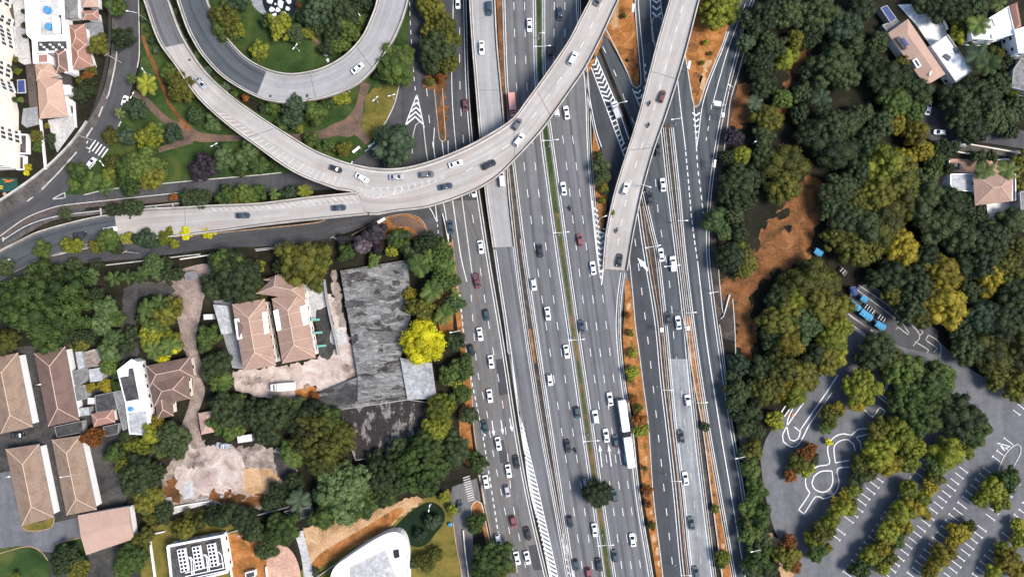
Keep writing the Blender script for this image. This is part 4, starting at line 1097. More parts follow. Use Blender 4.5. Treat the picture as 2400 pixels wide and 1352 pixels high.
def bus_proto():
    """articulated bus, x forward: two bodies, bellows, roof hatches, windows, wheels"""
    root = empty('articulated_bus', None, None)
    for nm, x0, x1 in (('front_body', .55, 9.1), ('rear_body', -9.1, -.75)):
        O = outline(x0, x1, 1.25, .25, .18); mb = MB()
        loft(mb, [ring(O, .35), ring(O, 2.7), ring([(x, y) for x, y in outline(x0 + .08, x1 - .08, 1.17, .25, .18)], 3.0), ring(outline(x0 + .25, x1 - .25, .95, .25, .18), 3.08)])
        b = mb.build(nm, CP['white'], root, world=False)
        for hx in (x0 + 1.6, (x0 + x1) / 2, x1 - 1.6):
            MB().box((hx, 0, 3.12), (.75, .7, .10)).build('roof_hatch', MT['metal_white'], b, world=False)
        for s in (-1, 1):
            MB().box(((x0 + x1) / 2, s * 1.255, 1.95), (x1 - x0 - .9, .02, .9)).build('side_window', MT['glass'], b, world=False)
    MB().box((9.08, 0, 1.9), (.06, 2.1, 1.2)).build('windscreen', MT['glass'], root, world=False)
    mb = MB()
    for i in range(9): mb.box((-.62 + i * .14, 0, 1.65), (.08, 2.3 if i % 2 else 2.42, 2.5))
    mb.box((-.05, 0, 1.6), (1.3, 2.1, 2.3)); mb.build('bellows', MT['black'], root, world=False)
    wheels(root, (6.6, 1.9, -6.2), 1.25, .48); lights(root, 9.05, -9.08, .95, .8)
    return root


def truck_proto(box_col, Lb, cab_col='white', flat=False):
    root = empty('truck', None, None); h = (Lb + 2.2) / 2
    O = outline(h - 1.9, h, 1.05, .25, .1); mb = MB()
    loft(mb, [ring(O, .45), ring(O, 1.5), ring(outline(h - 1.85, h - .25, .98, .2, .1), 2.25), ring(outline(h - 1.75, h - .45, .85, .2, .1), 2.35)])
    mb.build('cab', CP[cab_col], root, world=False)
    MB().add([(h + .0, -.85, 1.5), (h + .0, .85, 1.5), (h - .28, .8, 2.2), (h - .28, -.8, 2.2)], [(0, 1, 2, 3)]).build('windscreen', MT['glass'], root, world=False)
    c = (-h + Lb / 2, 0)
    if flat:
        mb = MB().box((c[0], 0, .95), (Lb, 2.1, .16))
        for s in (-1, 1): mb.box((c[0], s * 1.03, 1.22), (Lb, .06, .4))
        mb.box((-h + .04, 0, 1.22), (.06, 2.06, .4)); mb.box((h - 2.12, 0, 1.5), (.08, 2.06, 1.0))
    else:
        mb = MB().box((c[0], 0, 1.75), (Lb, 2.2, 2.1)); mb.box((c[0], 0, 2.83), (Lb - .16, 2.04, .06))
    mb.build('load_bed' if flat else 'cargo_box', box_col, root, world=False)
    MB().box((0, 0, .62), (2 * h - .4, .9, .22)).build('chassis', MT['metal_dark'], root, world=False)
    wheels(root, (h - .9, -h + 1.1), 1.02, .42); lights(root, h - .02, -h + .02, .75, .75)
    return root


def moto_proto():
    root = empty('motorcycle', None, None)
    mb = MB().tube([(-.62, 0, .62), (-.2, 0, .78), (.15, 0, .86), (.45, 0, .80)], .13, 8, .10); mb.tube([(.45, 0, .9), (.68, 0, .32)], .05, 6); mb.tube([(-.2, 0, .6), (-.66, 0, .32)], .05, 6); mb.box((-.05, 0, .45), (.5, .3, .34))
    mb.build('frame', CP['black'], root, world=False)
    for x in (-.66, .68): MB().tube([(x, -.06, .31), (x, .06, .31)], .31, 12).build('wheel', MT['rubber'], root, world=False)
    MB().tube([(.42, -.36, 1.02), (.48, 0, .98), (.42, .36, 1.02)], .025, 6).build('handlebar', MT['metal_dark'], root, world=False)
    MB().box((-.3, 0, .84), (.6, .26, .1)).build('saddle', MT['black'], root, world=False)
    return root


def rider_mesh():
    """one continuous seated figure grown from a skeleton with a skin modifier"""
    J = {'pel': (-.28, 0, .98, .15), 'waist': (-.24, 0, 1.16, .14), 'chest': (-.12, 0, 1.38, .17), 'neck': (-.05, 0, 1.53, .065), 'head': (-.01, 0, 1.66, .105), 'crown': (-.02, 0, 1.76, .08)}
    E = [('pel', 'waist'), ('waist', 'chest'), ('chest', 'neck'), ('neck', 'head'), ('head', 'crown')]
    for s, n in ((-1, 'r'), (1, 'l')):
        J.update({'hip' + n: (-.22, s * .12, .93, .11), 'kne' + n: (.16, s * .24, .80, .075), 'ank' + n: (.02, s * .22, .42, .05), 'toe' + n: (.20, s * .23, .36, .04),
                  'sho' + n: (-.08, s * .20, 1.42, .075), 'elb' + n: (.10, s * .30, 1.22, .055), 'wri' + n: (.38, s * .30, 1.07, .04), 'han' + n: (.44, s * .31, 1.05, .045)})
        E += [('pel', 'hip' + n), ('hip' + n, 'kne' + n), ('kne' + n, 'ank' + n), ('ank' + n, 'toe' + n), ('chest', 'sho' + n), ('sho' + n, 'elb' + n), ('elb' + n, 'wri' + n), ('wri' + n, 'han' + n)]
    k = list(J); me = bpy.data.meshes.new('rider_skeleton'); me.from_pydata([J[i][:3] for i in k], [(k.index(a), k.index(b)) for a, b in E], [])
    o = bpy.data.objects.new('rider_skeleton', me); COL.objects.link(o)
    sk = o.modifiers.new('skin', 'SKIN'); sb = o.modifiers.new('sub', 'SUBSURF'); sb.levels = sb.render_levels = 1
    for i, v in enumerate(me.skin_vertices[0].data): v.radius = (J[k[i]][3],) * 2; v.use_root = i == 0
    dg = bpy.context.evaluated_depsgraph_get(); dg.update()
    m2 = bpy.data.meshes.new_from_object(o.evaluated_get(dg)); m2.name = 'person'
    bpy.data.objects.remove(o); m2.materials.clear(); m2.materials.append(MT['cloth_dk'])
    return m2


PROTO = {k: car_proto(k) for k in ('hatch', 'sedan', 'suv', 'pickup', 'van')}
PROTO['bus'] = bus_proto()
PROTO['boxtruck'] = truck_proto(MT['metal_white'], 4.6); PROTO['pinktruck'] = truck_proto(CP['pink'], 5.6); PROTO['flatbed'] = truck_proto(MT['metal_grey'], 3.4, 'white', True); PROTO['darktruck'] = truck_proto(MT['metal_dark'], 4.2, 'black', True)
PROTO['moto'] = moto_proto()
CAT = {'hatch': 'car', 'sedan': 'car', 'suv': 'car', 'pickup': 'pickup', 'van': 'van', 'bus': 'bus', 'boxtruck': 'truck', 'pinktruck': 'truck', 'flatbed': 'truck', 'darktruck': 'truck', 'moto': 'motorcycle'}
NAME = {'hatch': 'hatchback_car', 'sedan': 'saloon_car', 'suv': 'sport_utility_car', 'pickup': 'pickup_truck', 'van': 'delivery_van', 'bus': 'articulated_bus', 'boxtruck': 'box_truck', 'pinktruck': 'box_truck', 'flatbed': 'flatbed_truck', 'darktruck': 'flatbed_truck', 'moto': 'motorcycle'}
RIDER = rider_mesh()
used = set(); LABELS = {}


def lane_angle(px, py, up):
    t = [X(n, py + 40) - X(n, py - 40) for n in ('L1', 'L2a', 'L2b', 'L3a', 'L3b', 'R5L')]
    xs = [X(n, py) for n in ('L1', 'L2a', 'L2b', 'L3a', 'L3b', 'R5L')]
    dx = float(np.interp(px, xs, t))
    a = math.degrees(math.atan2(-80, dx))
    return a + 180 if up else a


def check_label(s):
    n = len(s.split())
    if not 4 <= n <= 16: print('LABEL LENGTH', n, s)
    if s in LABELS: print('DUPLICATE LABEL', s)
    LABELS[s] = 1
    return s


def vehicle(kind, col, px, py, ang, label, deck=None, group='vehicles on the roads', z=None):
    base = .07
    if deck: base, da = deck_z(deck, px, py)
    if z is not None: base = z
    if ang in ('d', 'u'): ang = lane_angle(px, py, ang == 'u')
    if ang in ('f', 'b'): ang = da + (180 if ang == 'b' else 0)
    hgt = {'bus': 3, 'boxtruck': 2.6, 'pinktruck': 2.6, 'van': 1.6}.get(kind, .9)
    p = W(px, py, base + hgt); p.z = base + .012
    pr = PROTO[kind]
    r = copy_tree(pr) if kind in used else pr
    used.add(kind)
    r.name = NAME[kind]; r.location = p; r.rotation_euler = (0, 0, math.radians(ang))
    if kind == 'bus': r.scale = (1.2, 1.03, 1)
    if kind == 'boxtruck': r.scale = (1.16, 1.1, 1.05)
    tag(r, check_label(label), CAT[kind], group)
    for c in r.children:
        if c.name.startswith('body') and kind in ('hatch', 'sedan', 'suv', 'pickup', 'van'):
            c.material_slots[0].link = 'OBJECT'; c.material_slots[0].material = CP[col]
        elif kind in ('boxtruck', 'flatbed', 'darktruck', 'pinktruck') and c.name.startswith('cab'):
            c.material_slots[0].link = 'OBJECT'; c.material_slots[0].material = CP[col]
    if kind == 'moto':
        o = bpy.data.objects.new('person', RIDER); COL.objects.link(o)
        o.location = r.location; o.rotation_euler = r.rotation_euler
        tag(o, check_label('rider on the ' + label), 'person', 'motorcycle riders')
    return r


V_ = vehicle
# curved flyover, its joining ramp and the loop
V_('sedan', 'silver', 470, 194, 'f', 'silver saloon alone on the upper left bend of the curved flyover', 'curve')
V_('hatch', 'black', 787, 396, 'f', 'black hatchback first from the left in the inner row on the curved flyover', 'curve')
V_('sedan', 'white', 848, 417, 'f', 'white saloon right behind the black hatchback on the curved flyover', 'curve')
V_('sedan', 'silver', 929, 415, 3, 'silver saloon between the white and grey cars on the curved flyover', 'curve')
V_('suv', 'grey', 1000, 409, 6, 'grey sport utility car on the curved flyover above the chevrons', 'curve')
V_('sedan', 'white', 1068, 384, 17, 'white saloon on the curved flyover where it reaches the highway', 'curve')
V_('suv', 'black', 1146, 386, 26, 'large dark car on the curved flyover above the straight viaduct', 'curve')
V_('sedan', 'blue', 1044, 437, 12, 'dark blue saloon in the outer lane beside the end of the chevrons', 'curve')
V_('hatch', 'grey', 1212, 291, 57, 'grey car with a pale roof beside the deck joint of the curved flyover', 'curve')
V_('suv', 'white', 1217, 328, 54, 'white sport utility car below the grey car on the curved flyover', 'curve')
V_('suv', 'white', 1343, 137, 62, 'white sport utility car alone on the upper right arm of the curved flyover', 'curve')
V_('sedan', 'grey', 1404, -2, 61, 'dark car cut by the top edge on the curved flyover', 'curve')
V_('sedan', 'blue', 569, 505, 2, 'blue grey saloon on the pale joining ramp nearest the yellow trees', 'join')
V_('sedan', 'blue', 794, 487, 3, 'dark blue saloon on the joining ramp just before the chevrons', 'join')
V_('sedan', 'black', 186, 551, 8, 'black car with pale windscreen on the dark asphalt start of the ramp', 'join')
V_('sedan', 'white', 257, 538, 8, 'white car half hidden under roadside trees at the foot of the ramp', 'join')
V_('sedan', 'white', 10, 618, 28, 'white car at the left edge entering the ramp', 'join')
V_('sedan', 'white', 838, 160, 38, 'white saloon alone on the concrete half of the loop ramp', 'loop')
# straight viaduct
V_('suv', 'blue', 1146, 20, 'd', 'dark blue car at the top of the straight viaduct', 'straight')
V_('sedan', 'white', 1129, 112, 'd', 'white saloon on the straight viaduct below the dark blue car', 'straight')
V_('van', 'white', 1176, 420, 'u', 'white van on the straight viaduct just below the curved flyover', 'straight')
# long ramp on the right
V_('hatch', 'dred', 1552, 226, 72, 'dark red hatchback on the long straight ramp', 'long')
V_('moto', '', 1523, 242, 74, 'motorcycle just left of the dark red hatchback on the ramp', 'long')
V_('moto', '', 1521, 293, 74, 'motorcycle a little below the dark red hatchback on the ramp', 'long')
V_('hatch', 'white', 1466, 442, 73, 'white hatchback on the lower half of the long straight ramp', 'long')
V_('moto', '', 1446, 540, 76, 'motorcycle near the foot of the long straight ramp', 'long')
V_('sedan', 'black', 1452, 610, 82, 'black saloon at the foot of the long straight ramp', 'long')
# left service road
V_('hatch', 'white', 1073, 7, 'd', 'white hatchback with dark windscreen at the top edge of the service road')
V_('hatch', 'dred', 1090, 247, 'd', 'dark red hatchback on the service road left of the straight viaduct')
V_('sedan', 'white', 1110, 446, 'd', 'white car emerging from under the curved flyover on the service road')
V_('sedan', 'blue', 1056, 533, 'd', 'blue grey saloon on the service road below the flyover by the corner bank')
V_('sedan', 'white', 1127, 579, 'd', 'white saloon on the service road beside the end of the straight viaduct')
V_('pickup', 'dred', 1118, 659, 'd', 'dark red pickup on the service road beside the roadside trees')
V_('hatch', 'teal', 1140, 739, 'd', 'dark teal hatchback on the service road level with the yellow tree top')
V_('sedan', 'white', 1125, 783, 'd', 'white saloon on the service road right of the bright yellow tree')
V_('hatch', 'black', 1105, 821, -72, 'black hatchback at the kerb below the bright yellow tree')
V_('sedan', 'white', 1151, 848, 'd', 'white saloon left of the dark asphalt repair patch')
V_('sedan', 'white', 1148, 928, 'd', 'white saloon just below the dark asphalt repair patch')
V_('sedan', 'teal', 1137, 1001, 'd', 'dark teal saloon beside the painted down arrows')
V_('sedan', 'white', 1168, 1040, 'd', 'white saloon just below the painted down arrows')
V_('sedan', 'white', 1192, 1104, 'd', 'white saloon level with the striped crossing, nearer the hatched strip')
V_('sedan', 'white', 1139, 1129, 'd', 'white saloon closest to the striped crossing at the kerb')
V_('hatch', 'silver', 1189, 1151, 'd', 'silver hatchback with black windscreen on the service road below the crossing')
V_('sedan', 'black', 1211, 1083, 'd', 'black car beside the top of the long hatched strip')
V_('hatch', 'red', 1203, 1223, 'd', 'red hatchback on the service road right of the traffic island tree')
V_('sedan', 'black', 1237, 1251, 'd', 'black saloon beside the long hatched strip above two white cars')
V_('hatch', 'white', 1168, 1265, 'd', 'white hatchback partly under the big kerbside tree at the bottom')
V_('sedan', 'white', 1212, 1308, 'd', 'left white saloon of the pair beside the lower dark patch')
V_('sedan', 'white', 1236, 1307, 'd', 'right white saloon of the pair beside the lower dark patch')
V_('hatch', 'teal', 1076, 1186, 78, 'dark teal hatchback on the side lane below the striped crossing')
# highway left of the median
V_('pinktruck', 'pink', 1201, 246, 'd', 'long salmon pink truck disappearing under the curved flyover')
V_('sedan', 'white', 1241, 59, 'd', 'white saloon beside the median near the top of the highway')
V_('sedan', 'black', 1266, 589, 'd', 'black saloon left of the median at the joint line in the asphalt')
V_('hatch', 'white', 1251, 667, 'd', 'white hatchback on the highway left of the median below the black saloon')
V_('sedan', 'white', 1284, 735, 'd', 'white saloon left of the median, higher of the two near the middle lamp')
V_('sedan', 'white', 1328, 824, 'd', 'white saloon against the median just below the middle lamp')
V_('hatch', 'white', 1289, 890, 'd', 'white hatchback with black roof window on the highway left of the median')
V_('hatch', 'teal', 1353, 967, 'd', 'dark teal hatchback against the left side of the median level with the bus')
V_('sedan', 'black', 1331, 1046, 'd', 'black saloon left of the median above the round dark tree')
V_('moto', '', 1349, 1056, 'd', 'motorcycle beside the black saloon left of the median')
V_('hatch', 'silver', 1375, 1137, 'd', 'pale hatchback half hidden by the round dark median tree')
V_('hatch', 'black', 1336, 1223, 'd', 'black hatchback left of the median below the round dark tree')
V_('sedan', 'white', 1394, 1242, 'd', 'white saloon against the left side of the median below the round tree')
V_('hatch', 'teal', 1350, 1325, 'd', 'dark teal hatchback at the bottom left of the median next to the chevrons')
V_('sedan', 'black', 1404, 1324, 'd', 'black saloon against the median at the bottom edge')
V_('hatch', 'red', 1380, 1345, 'd', 'red car cut by the bottom edge of the highway')
# highway right of the median
V_('sedan', 'blue', 1312, 32, 'u', 'dark blue saloon near the top of the highway right of the median')
V_('sedan', 'black', 1290, 121, 'u', 'black car beside the topmost median lamp')
V_('van', 'white', 1303, 254, 'u', 'white van showing its roof beside the lower edge of the curved flyover')
V_('sedan', 'white', 1328, 264, 'u', 'white saloon just below the curved flyover right of the median')
V_('sedan', 'white', 1321, 442, 'u', 'white saloon right of the median between the flyover and the motorcycle')
V_('moto', '', 1336, 488, 'u', 'motorcycle on the highway right of the median')
V_('hatch', 'red', 1359, 562, 'u', 'red hatchback right of the median left of the ramp chevrons')
V_('sedan', 'white', 1390, 628, 'u', 'white saloon beside the tip of the ramp chevrons')
V_('sedan', 'blue', 1363, 765, 'u', 'dark blue saloon beside the middle median lamp')
V_('sedan', 'white', 1430, 935, 'u', 'white saloon just left of the top of the long bus')
V_('suv', 'white', 1396, 977, 'u', 'white sport utility car right of the median left of the long bus')
V_('sedan', 'white', 1421, 1020, 'u', 'white saloon above the painted up arrows')
V_('hatch', 'blue', 1443, 1033, 'u', 'dark blue hatchback squeezed beside the middle of the long bus')
V_('hatch', 'teal', 1440, 1161, 'u', 'dark hatchback showing beside the right of the round median tree')
V_('sedan', 'white', 1483, 1265, 'u', 'white saloon in the right lane between the round tree and the bottom edge')
V_('hatch', 'teal', 1441, 1302, 'u', 'dark teal hatchback right of the median near the bottom lamp')
V_('bus', '', 1469, 1017, 'u', 'long white articulated bus in the outer lane beside the orange verge')
# roads further right
V_('sedan', 'black', 1541, 350, 'u', 'black car half hidden by the edge of the long ramp')
V_('sedan', 'white', 1554, 433, 'u', 'white saloon on the dark road right of the ramp above the black car')
V_('sedan', 'black', 1523, 465, 'u', 'black car tight against the right edge of the long ramp')
V_('sedan', 'white', 1550, 597, 'u', 'white saloon with black windscreen right of the big painted arrow')
V_('pickup', 'white', 1578, 618, 'u', 'white pickup with dark load bed under the gantry lamp')
V_('sedan', 'black', 1566, 746, 'u', 'black saloon next to a white one above the concrete lane')
V_('sedan', 'white', 1590, 756, 'u', 'white saloon next to a black one above the concrete lane')
V_('hatch', 'white', 1612, 939, 'u', 'white hatchback highest on the stained concrete lane')
V_('sedan', 'black', 1597, 1023, 'u', 'black saloon on the stained concrete lane between two white cars')
V_('sedan', 'white', 1607, 1121, 'u', 'white saloon on the stained concrete lane below the black one')
V_('sedan', 'teal', 1621, 1226, 'u', 'dark teal saloon on the lower stained concrete lane')
V_('hatch', 'teal', 1632, 1341, 'u', 'dark hatchback at the bottom edge of the concrete lane')
V_('flatbed', 'white', 1444, 258, 112, 'white flatbed truck parked on the striped gore left of the ramp')
# streets and yards
PK = 'vehicles parked in streets and yards'
V_('hatch', 'white', 292, 238, 75, 'white hatchback parked on the left street by the park corner', None, PK)
V_('hatch', 'white', 213, 382, 52, 'white car by the zebra crossing half under the garden palms', None, PK)
V_('sedan', 'black', 40, 1020, 3, 'black car with silver windows below the mottled long roof', None, PK)
V_('boxtruck', 'white', 660, 907, 184, 'white box truck in the pink yard below the twin roofed house', None, PK)
V_('pickup', 'silver', 524, 1044, 172, 'silver pickup at the top of the pale clearing', None, PK)
V_('darktruck', 'black', 366, 1108, 80, 'dark flatbed truck under trees left of the pale clearing', None, PK)
V_('hatch', 'white', 2203, 310, 176, 'white hatchback in tree shade on the residential street', None, PK)
V_('suv', 'white', 2248, 336, 176, 'white car at the garden wall under the residential street trees', None, PK)
V_('sedan', 'black', 2240, 389, 2, 'black car on the pink driveway of the red roofed villa', None, PK)
V_('sedan', 'blue', 2382, 190, 84, 'dark car in the narrow yard at the right edge', None, PK)
V_('sedan', 'white', 2176, 254, 80, 'white car barely showing under trees below the white patio', None, PK)
# ============================================================ buildings
def Q(pts, z): return [W(x, y, z) for x, y in pts]


def shrink(quad, d):
    c = sum((Vector(p) for p in quad), Vector((0, 0, 0))) / len(quad)
    return [Vector(p) + (c - Vector(p)).normalized() * d for p in quad]


def hip_into(root, quad, z, rise, tile, hip=(1.0, 1.0), over=.75, walls='cream', ridge=True, win=True, seams=0):
    """quad: eave corners in pixels (long sides are 0-3 and 1-2 or found), hips at both ends; walls below"""
    q = Q(quad, z)
    if (q[1] - q[0]).length > (q[2] - q[1]).length: q = q[1:] + q[:1]
    a, b, c, d = q                       # short ends ab and cd
    w = ((b - a).length + (c - d).length) / 2; Ln = ((d - a).length + (c - b).length) / 2
    m0, m1 = (a + b) / 2, (c + d) / 2
    ax = (m1 - m0).normalized()
    r0 = m0 + ax * min(w / 2 * hip[0], Ln * .48); r1 = m1 - ax * min(w / 2 * hip[1], Ln * .48)
    r0.z = r1.z = z + rise
    up = (b - a).cross(d - a).z > 0
    mb = MB(); t = Vector((0, 0, -.18))
    vs = [a, b, c, d, r0, r1, a + t, b + t, c + t, d + t]
    fs = [(0, 1, 4), (1, 2, 5, 4), (2, 3, 5), (3, 0, 4, 5), (0, 6, 7, 1), (1, 7, 8, 2), (2, 8, 9, 3), (3, 9, 6, 0), (9, 8, 7, 6)]
    if not up: fs = [f[::-1] for f in fs]
    roof = mb.add(vs, fs).build('roof', MT[tile], root)
    if ridge:
        e = Vector((0, 0, .03)); rb = MB()
        for s, f in ((r0, r1), (a, r0), (b, r0), (c, r1), (d, r1)):
            if (s - f).length > .3: rb.tube([s + e, f + e], .11, 5)
        for k in range(seams):
            f = (k + .5) / seams
            for p, q in ((a, d), (b, c)):
                h_ = p.lerp(q, f); m = r0.lerp(r1, min(1, max(0, (f * Ln - w / 2) / max(.1, Ln - w)))); rb.tube([h_ + e, m + e], .07, 4)
        rb.build('ridge_cap', MT['ridge'], roof)
    base = shrink([Vector((p.x, p.y, 0)) for p in (a, b, c, d)], over * 1.4)
    wl = MB().prism(base, 0, z - .12, top=False).build('wall', MT[walls], root)
    if win: windows_on(root, base, z - .12)
    return roof


def windows_on(root, base, h, pitch=3.2, floors=None, w=1.1, hh=1.15):
    """one window mesh with its sill per opening, on walls that look towards the camera's side"""
    base = [Vector(p) for p in base]
    if sum(base[i].xy.cross(base[(i + 1) % len(base)].xy) for i in range(len(base))) < 0: base = base[::-1]
    fl = floors or max(1, int(h / 2.9))
    for i in range(len(base)):
        p, q = base[i], base[(i + 1) % len(base)]
        L_ = (q - p).length; n = int(L_ / pitch)
        d = (q - p).normalized(); nr = Vector((d.y, -d.x, 0))
        m = (p + q) / 2
        if nr.dot(Vector((0, 0, 0)) - m) < 0: continue
        for k in range(n):
            for f in range(fl):
                c = p + d * L_ * (k + .5) / n + nr * .02 + Vector((0, 0, 1.5 + f * 2.9))
                if c.z + hh / 2 > h - .15: continue
                ang = math.atan2(d.y, d.x)
                wn = MB().box(c, (w, .06, hh), ang).build('window', MT['glass_win'], root)
                MB().box(c + nr * .08 - Vector((0, 0, hh / 2 + .05)), (w + .2, .2, .08), ang).build('sill', MT['white_wall'], wn)


def house(name, label, quads, z=3.0, rise=1.4, tile='tile_pink', walls='cream', cat='house', ridge=True, group=None, hip=(1, 1)):
    if name in ('long_shed', 'salmon_roofed_hall', 'gate_lodge', 'small_tiled_house', 'tiled_garage', 'grey_shed'): walls = 'white_wall'
    c = W(*np.mean(np.array(quads[0]), axis=0)); c.z = 0
    root = empty(name, check_label(label), cat, c, group=group)
    for i, q in enumerate(quads):
        zz = z[i] if isinstance(z, (list, tuple)) else z; rr = rise[i] if isinstance(rise, (list, tuple)) else rise
        hip_into(root, q, zz, rr, tile, hip, walls=walls, ridge=ridge, win=walls == 'cream', seams=5 if name == 'twin_roofed_house' and i < 2 else 0)
    return root


def flat(name, label, poly, h, top, walls='white_wall', par=.5, pw=.3, cat='building', parmat=None, win=True, group=None):
    """flat-roofed block with a parapet along its outline"""
    pts = Q(poly, h); c = sum(pts, Vector((0, 0, 0))) / len(pts); c.z = 0
    root = empty(name, check_label(label), cat, c, group=group)
    MB().prism(pts, 0, h - .05, top=False).build('wall', MT[walls], root)
    MB().poly(pts).build('roof', MT[top], root)
    if par:
        wall_into(MB(), [(x, y, h - .02) for x, y in list(poly) + [poly[0]]], pw, par, 0, False).build('parapet', MT[parmat or walls], root)
    if win and h > 2.6: windows_on(root, [Vector((p.x, p.y, 0)) for p in pts], h)
    return root


def part_flat(root, name, poly, z, mat, h=None):
    mb = MB()
    if h: mb.prism(Q(poly, z + h), z, z + h)
    else: mb.poly(Q(poly, z))
    return mb.build(name, MT[mat], root)


# ---- twin-winged institutional house
tw = house('twin_roofed_house', 'pink tiled house with two parallel hipped wings round a dark slot court',
           [[(544, 713), (620, 700), (647, 856), (571, 869)], [(637, 700), (708, 678), (740, 838), (662, 852)], [(600, 688), (646, 645), (712, 664), (716, 704)], ], 6.2, [2.2, 2.2, 2.6], 'tile_pink')
hip_into(tw, [(618, 655), (652, 643), (690, 646), (668, 684)], 5.2, 1.2, 'tile_brown', win=False)
for q in ([(549, 748), (566, 744), (572, 792), (556, 796)], [(614, 732), (624, 730), (630, 780), (620, 783)], [(640, 728), (652, 724), (660, 772), (649, 776)], [(700, 720), (716, 714), (722, 760), (708, 764)]):
    part_flat(tw, 'gable_parapet', q, 5.9, 'white_wall', 1.0)
for q in ([(556, 752), (571, 766), (560, 792)], ): part_flat(tw, 'dormer', [(556, 752), (571, 766), (560, 792)], 6.4, 'tile_brown', .9)
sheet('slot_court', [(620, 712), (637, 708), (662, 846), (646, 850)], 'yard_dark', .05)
for i, (x, y) in enumerate(((740, 750), (746, 780), (755, 811))):
    r = empty('awning', check_label('mint green awning on the east wall of the twin roofed house, ' + ('highest', 'middle', 'lowest')[i] + ' of three'), 'awning', W(x, y), group='green awnings')
    MB().add([W(x - 12, y + 3, 3.2), W(x - 11, y - 2, 3.2), W(x + 9, y - 4, 2.7), W(x + 10, y + 1, 2.7)], [(0, 1, 2, 3), (3, 2, 1, 0)]).build('canopy', MT['green_awning'], r)
    MB().tube([W(x - 12, y, 3.1), W(x + 10, y - 2, 2.62)], .05, 6).build('strut', MT['metal_dark'], r)
# ---- lower-left compounds
house('long_shed', 'long mottled tiled shed cut by the left edge', [[(-34, 842), (42, 826), (77, 1000), (2, 1016)]], 4, 1.7, 'tile_old')
house('long_shed', 'long brown tiled shed with a pale ridge beside the grey sheds', [[(80, 828), (153, 812), (186, 984), (113, 999)]], 4, 1.7, 'tile_brown')
house('long_shed', 'long mottled tiled shed with hipped ends at the lower left', [[(13, 1052), (92, 1040), (127, 1212), (51, 1232)]], 4, 1.6, 'tile_old')
house('long_shed', 'long tan tiled shed beside the rust coloured tree', [[(121, 1030), (189, 1020), (227, 1194), (156, 1207)]], 4, 1.5, 'tile_old')
house('salmon_roofed_hall', 'broad salmon roofed hall at the bottom of the dark courtyard', [[(182, 1207), (302, 1186), (314, 1262), (202, 1300)]], 4.5, .9, 'tile_salmon', ridge=False, hip=(.02, .02))
house('brown_roofed_house', 'dark brown house with crossing hipped roofs beside the driveway', [[(343, 857), (446, 836), (455, 884), (352, 905)], [(350, 890), (440, 872), (446, 934), (362, 952)], [(359, 920), (402, 915), (407, 974), (369, 982)]], [4.4, 4.2, 3.8], [1.6, 2.2, 1.2], 'tile_brown')
house('small_tiled_house', 'small reddish tiled roof between grey terraces and the white roofed block', [[(213, 970), (265, 959), (270, 989), (220, 1000)]], 3.4, .9, 'tile_red')
house('gate_lodge', 'tiny salmon tiled lodge beside the pale clearing path', [[(464, 968), (498, 962), (503, 1012), (472, 1018)]], 3, .9, 'tile_salmon')
wr = flat('white_roofed_block', 'long white roofed block with a dark roof panel and a blue water tank', [(276, 868), (309, 842), (322, 848), (349, 990), (339, 1018), (305, 1016), (295, 943), (280, 884)], 5, 'roof_white', par=.25)
part_flat(wr, 'roof_panel', [(301, 864), (312, 862), (326, 935), (292, 941), (281, 884), (301, 881)], 5.02, 'roof_dark')
part_flat(wr, 'weathered_roof', [(297, 968), (344, 962), (346, 990), (338, 1016), (306, 1014)], 5.015, 'roof_metal')
ANN = [('metal_shed', 'bright corrugated shed roof left of the pale trees', [(208, 866), (242, 860), (240, 892), (212, 895)], 3, 'roof_metal'), ('metal_shed', 'narrow grey roof strip against the brown tiled shed', [(177, 825), (192, 823), (199, 861), (184, 866)], 2.8, 'roof_metal'),
       ('metal_shed', 'stained grey roof along the brown tiled shed wall', [(173, 907), (197, 902), (204, 934), (178, 940)], 2.8, 'roof_grey'), ('metal_shed', 'pale grey lean-to at the foot of the brown tiled shed', [(180, 957), (208, 954), (210, 972), (184, 975)], 2.6, 'roof_metal'),
       ('metal_shed', 'small white roofed store next to the dark tiled terrace', [(206, 932), (222, 932), (222, 946), (206, 947)], 2.6, 'roof_white'), ('metal_shed', 'grey patched roof above the bright corrugated shed', [(170, 870), (204, 862), (207, 880), (186, 904), (172, 900)], 2.5, 'roof_grey'),
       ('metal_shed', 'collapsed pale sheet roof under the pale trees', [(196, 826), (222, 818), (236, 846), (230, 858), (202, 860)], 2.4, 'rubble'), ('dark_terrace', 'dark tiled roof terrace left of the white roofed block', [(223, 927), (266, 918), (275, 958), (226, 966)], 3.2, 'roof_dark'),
       ('dark_terrace', 'narrow tiled terrace against the white roofed block', [(267, 918), (284, 914), (303, 1008), (290, 1012)], 3.1, 'roof_grey'), ('dark_terrace', 'dark flat roof below the small reddish tiled roof', [(242, 1000), (278, 992), (276, 1016), (248, 1022)], 2.8, 'roof_dark'),
       ('dark_shed', 'low dark flat roof between the two tan sheds', [(128, 1000), (192, 986), (196, 1012), (134, 1024)], 2.4, 'roof_dark'), ('white_hut', 'tiny white roofed hut beside the driveway', [(477, 737), (498, 736), (499, 748), (478, 749)], 2.3, 'roof_white'),
       ('white_store', 'white sheet store at the trees above the pale clearing', [(556, 1022), (590, 1017), (592, 1033), (558, 1038)], 2.4, 'roof_white'), ('brick_shed', 'low dark roof with a white edge above the dirt track', [(665, 1198), (726, 1188), (732, 1208), (699, 1216)], 2.6, 'roof_dark'),
       ('gate_house', 'dark gate roof at the top of the driveway', [(432, 640), (456, 636), (462, 652), (438, 658)], 2.6, 'roof_grey'), ('side_roof', 'grey flat roof along the west wall of the twin roofed house', [(500, 714), (532, 716), (545, 780), (520, 784)], 2.8, 'roof_metal')]
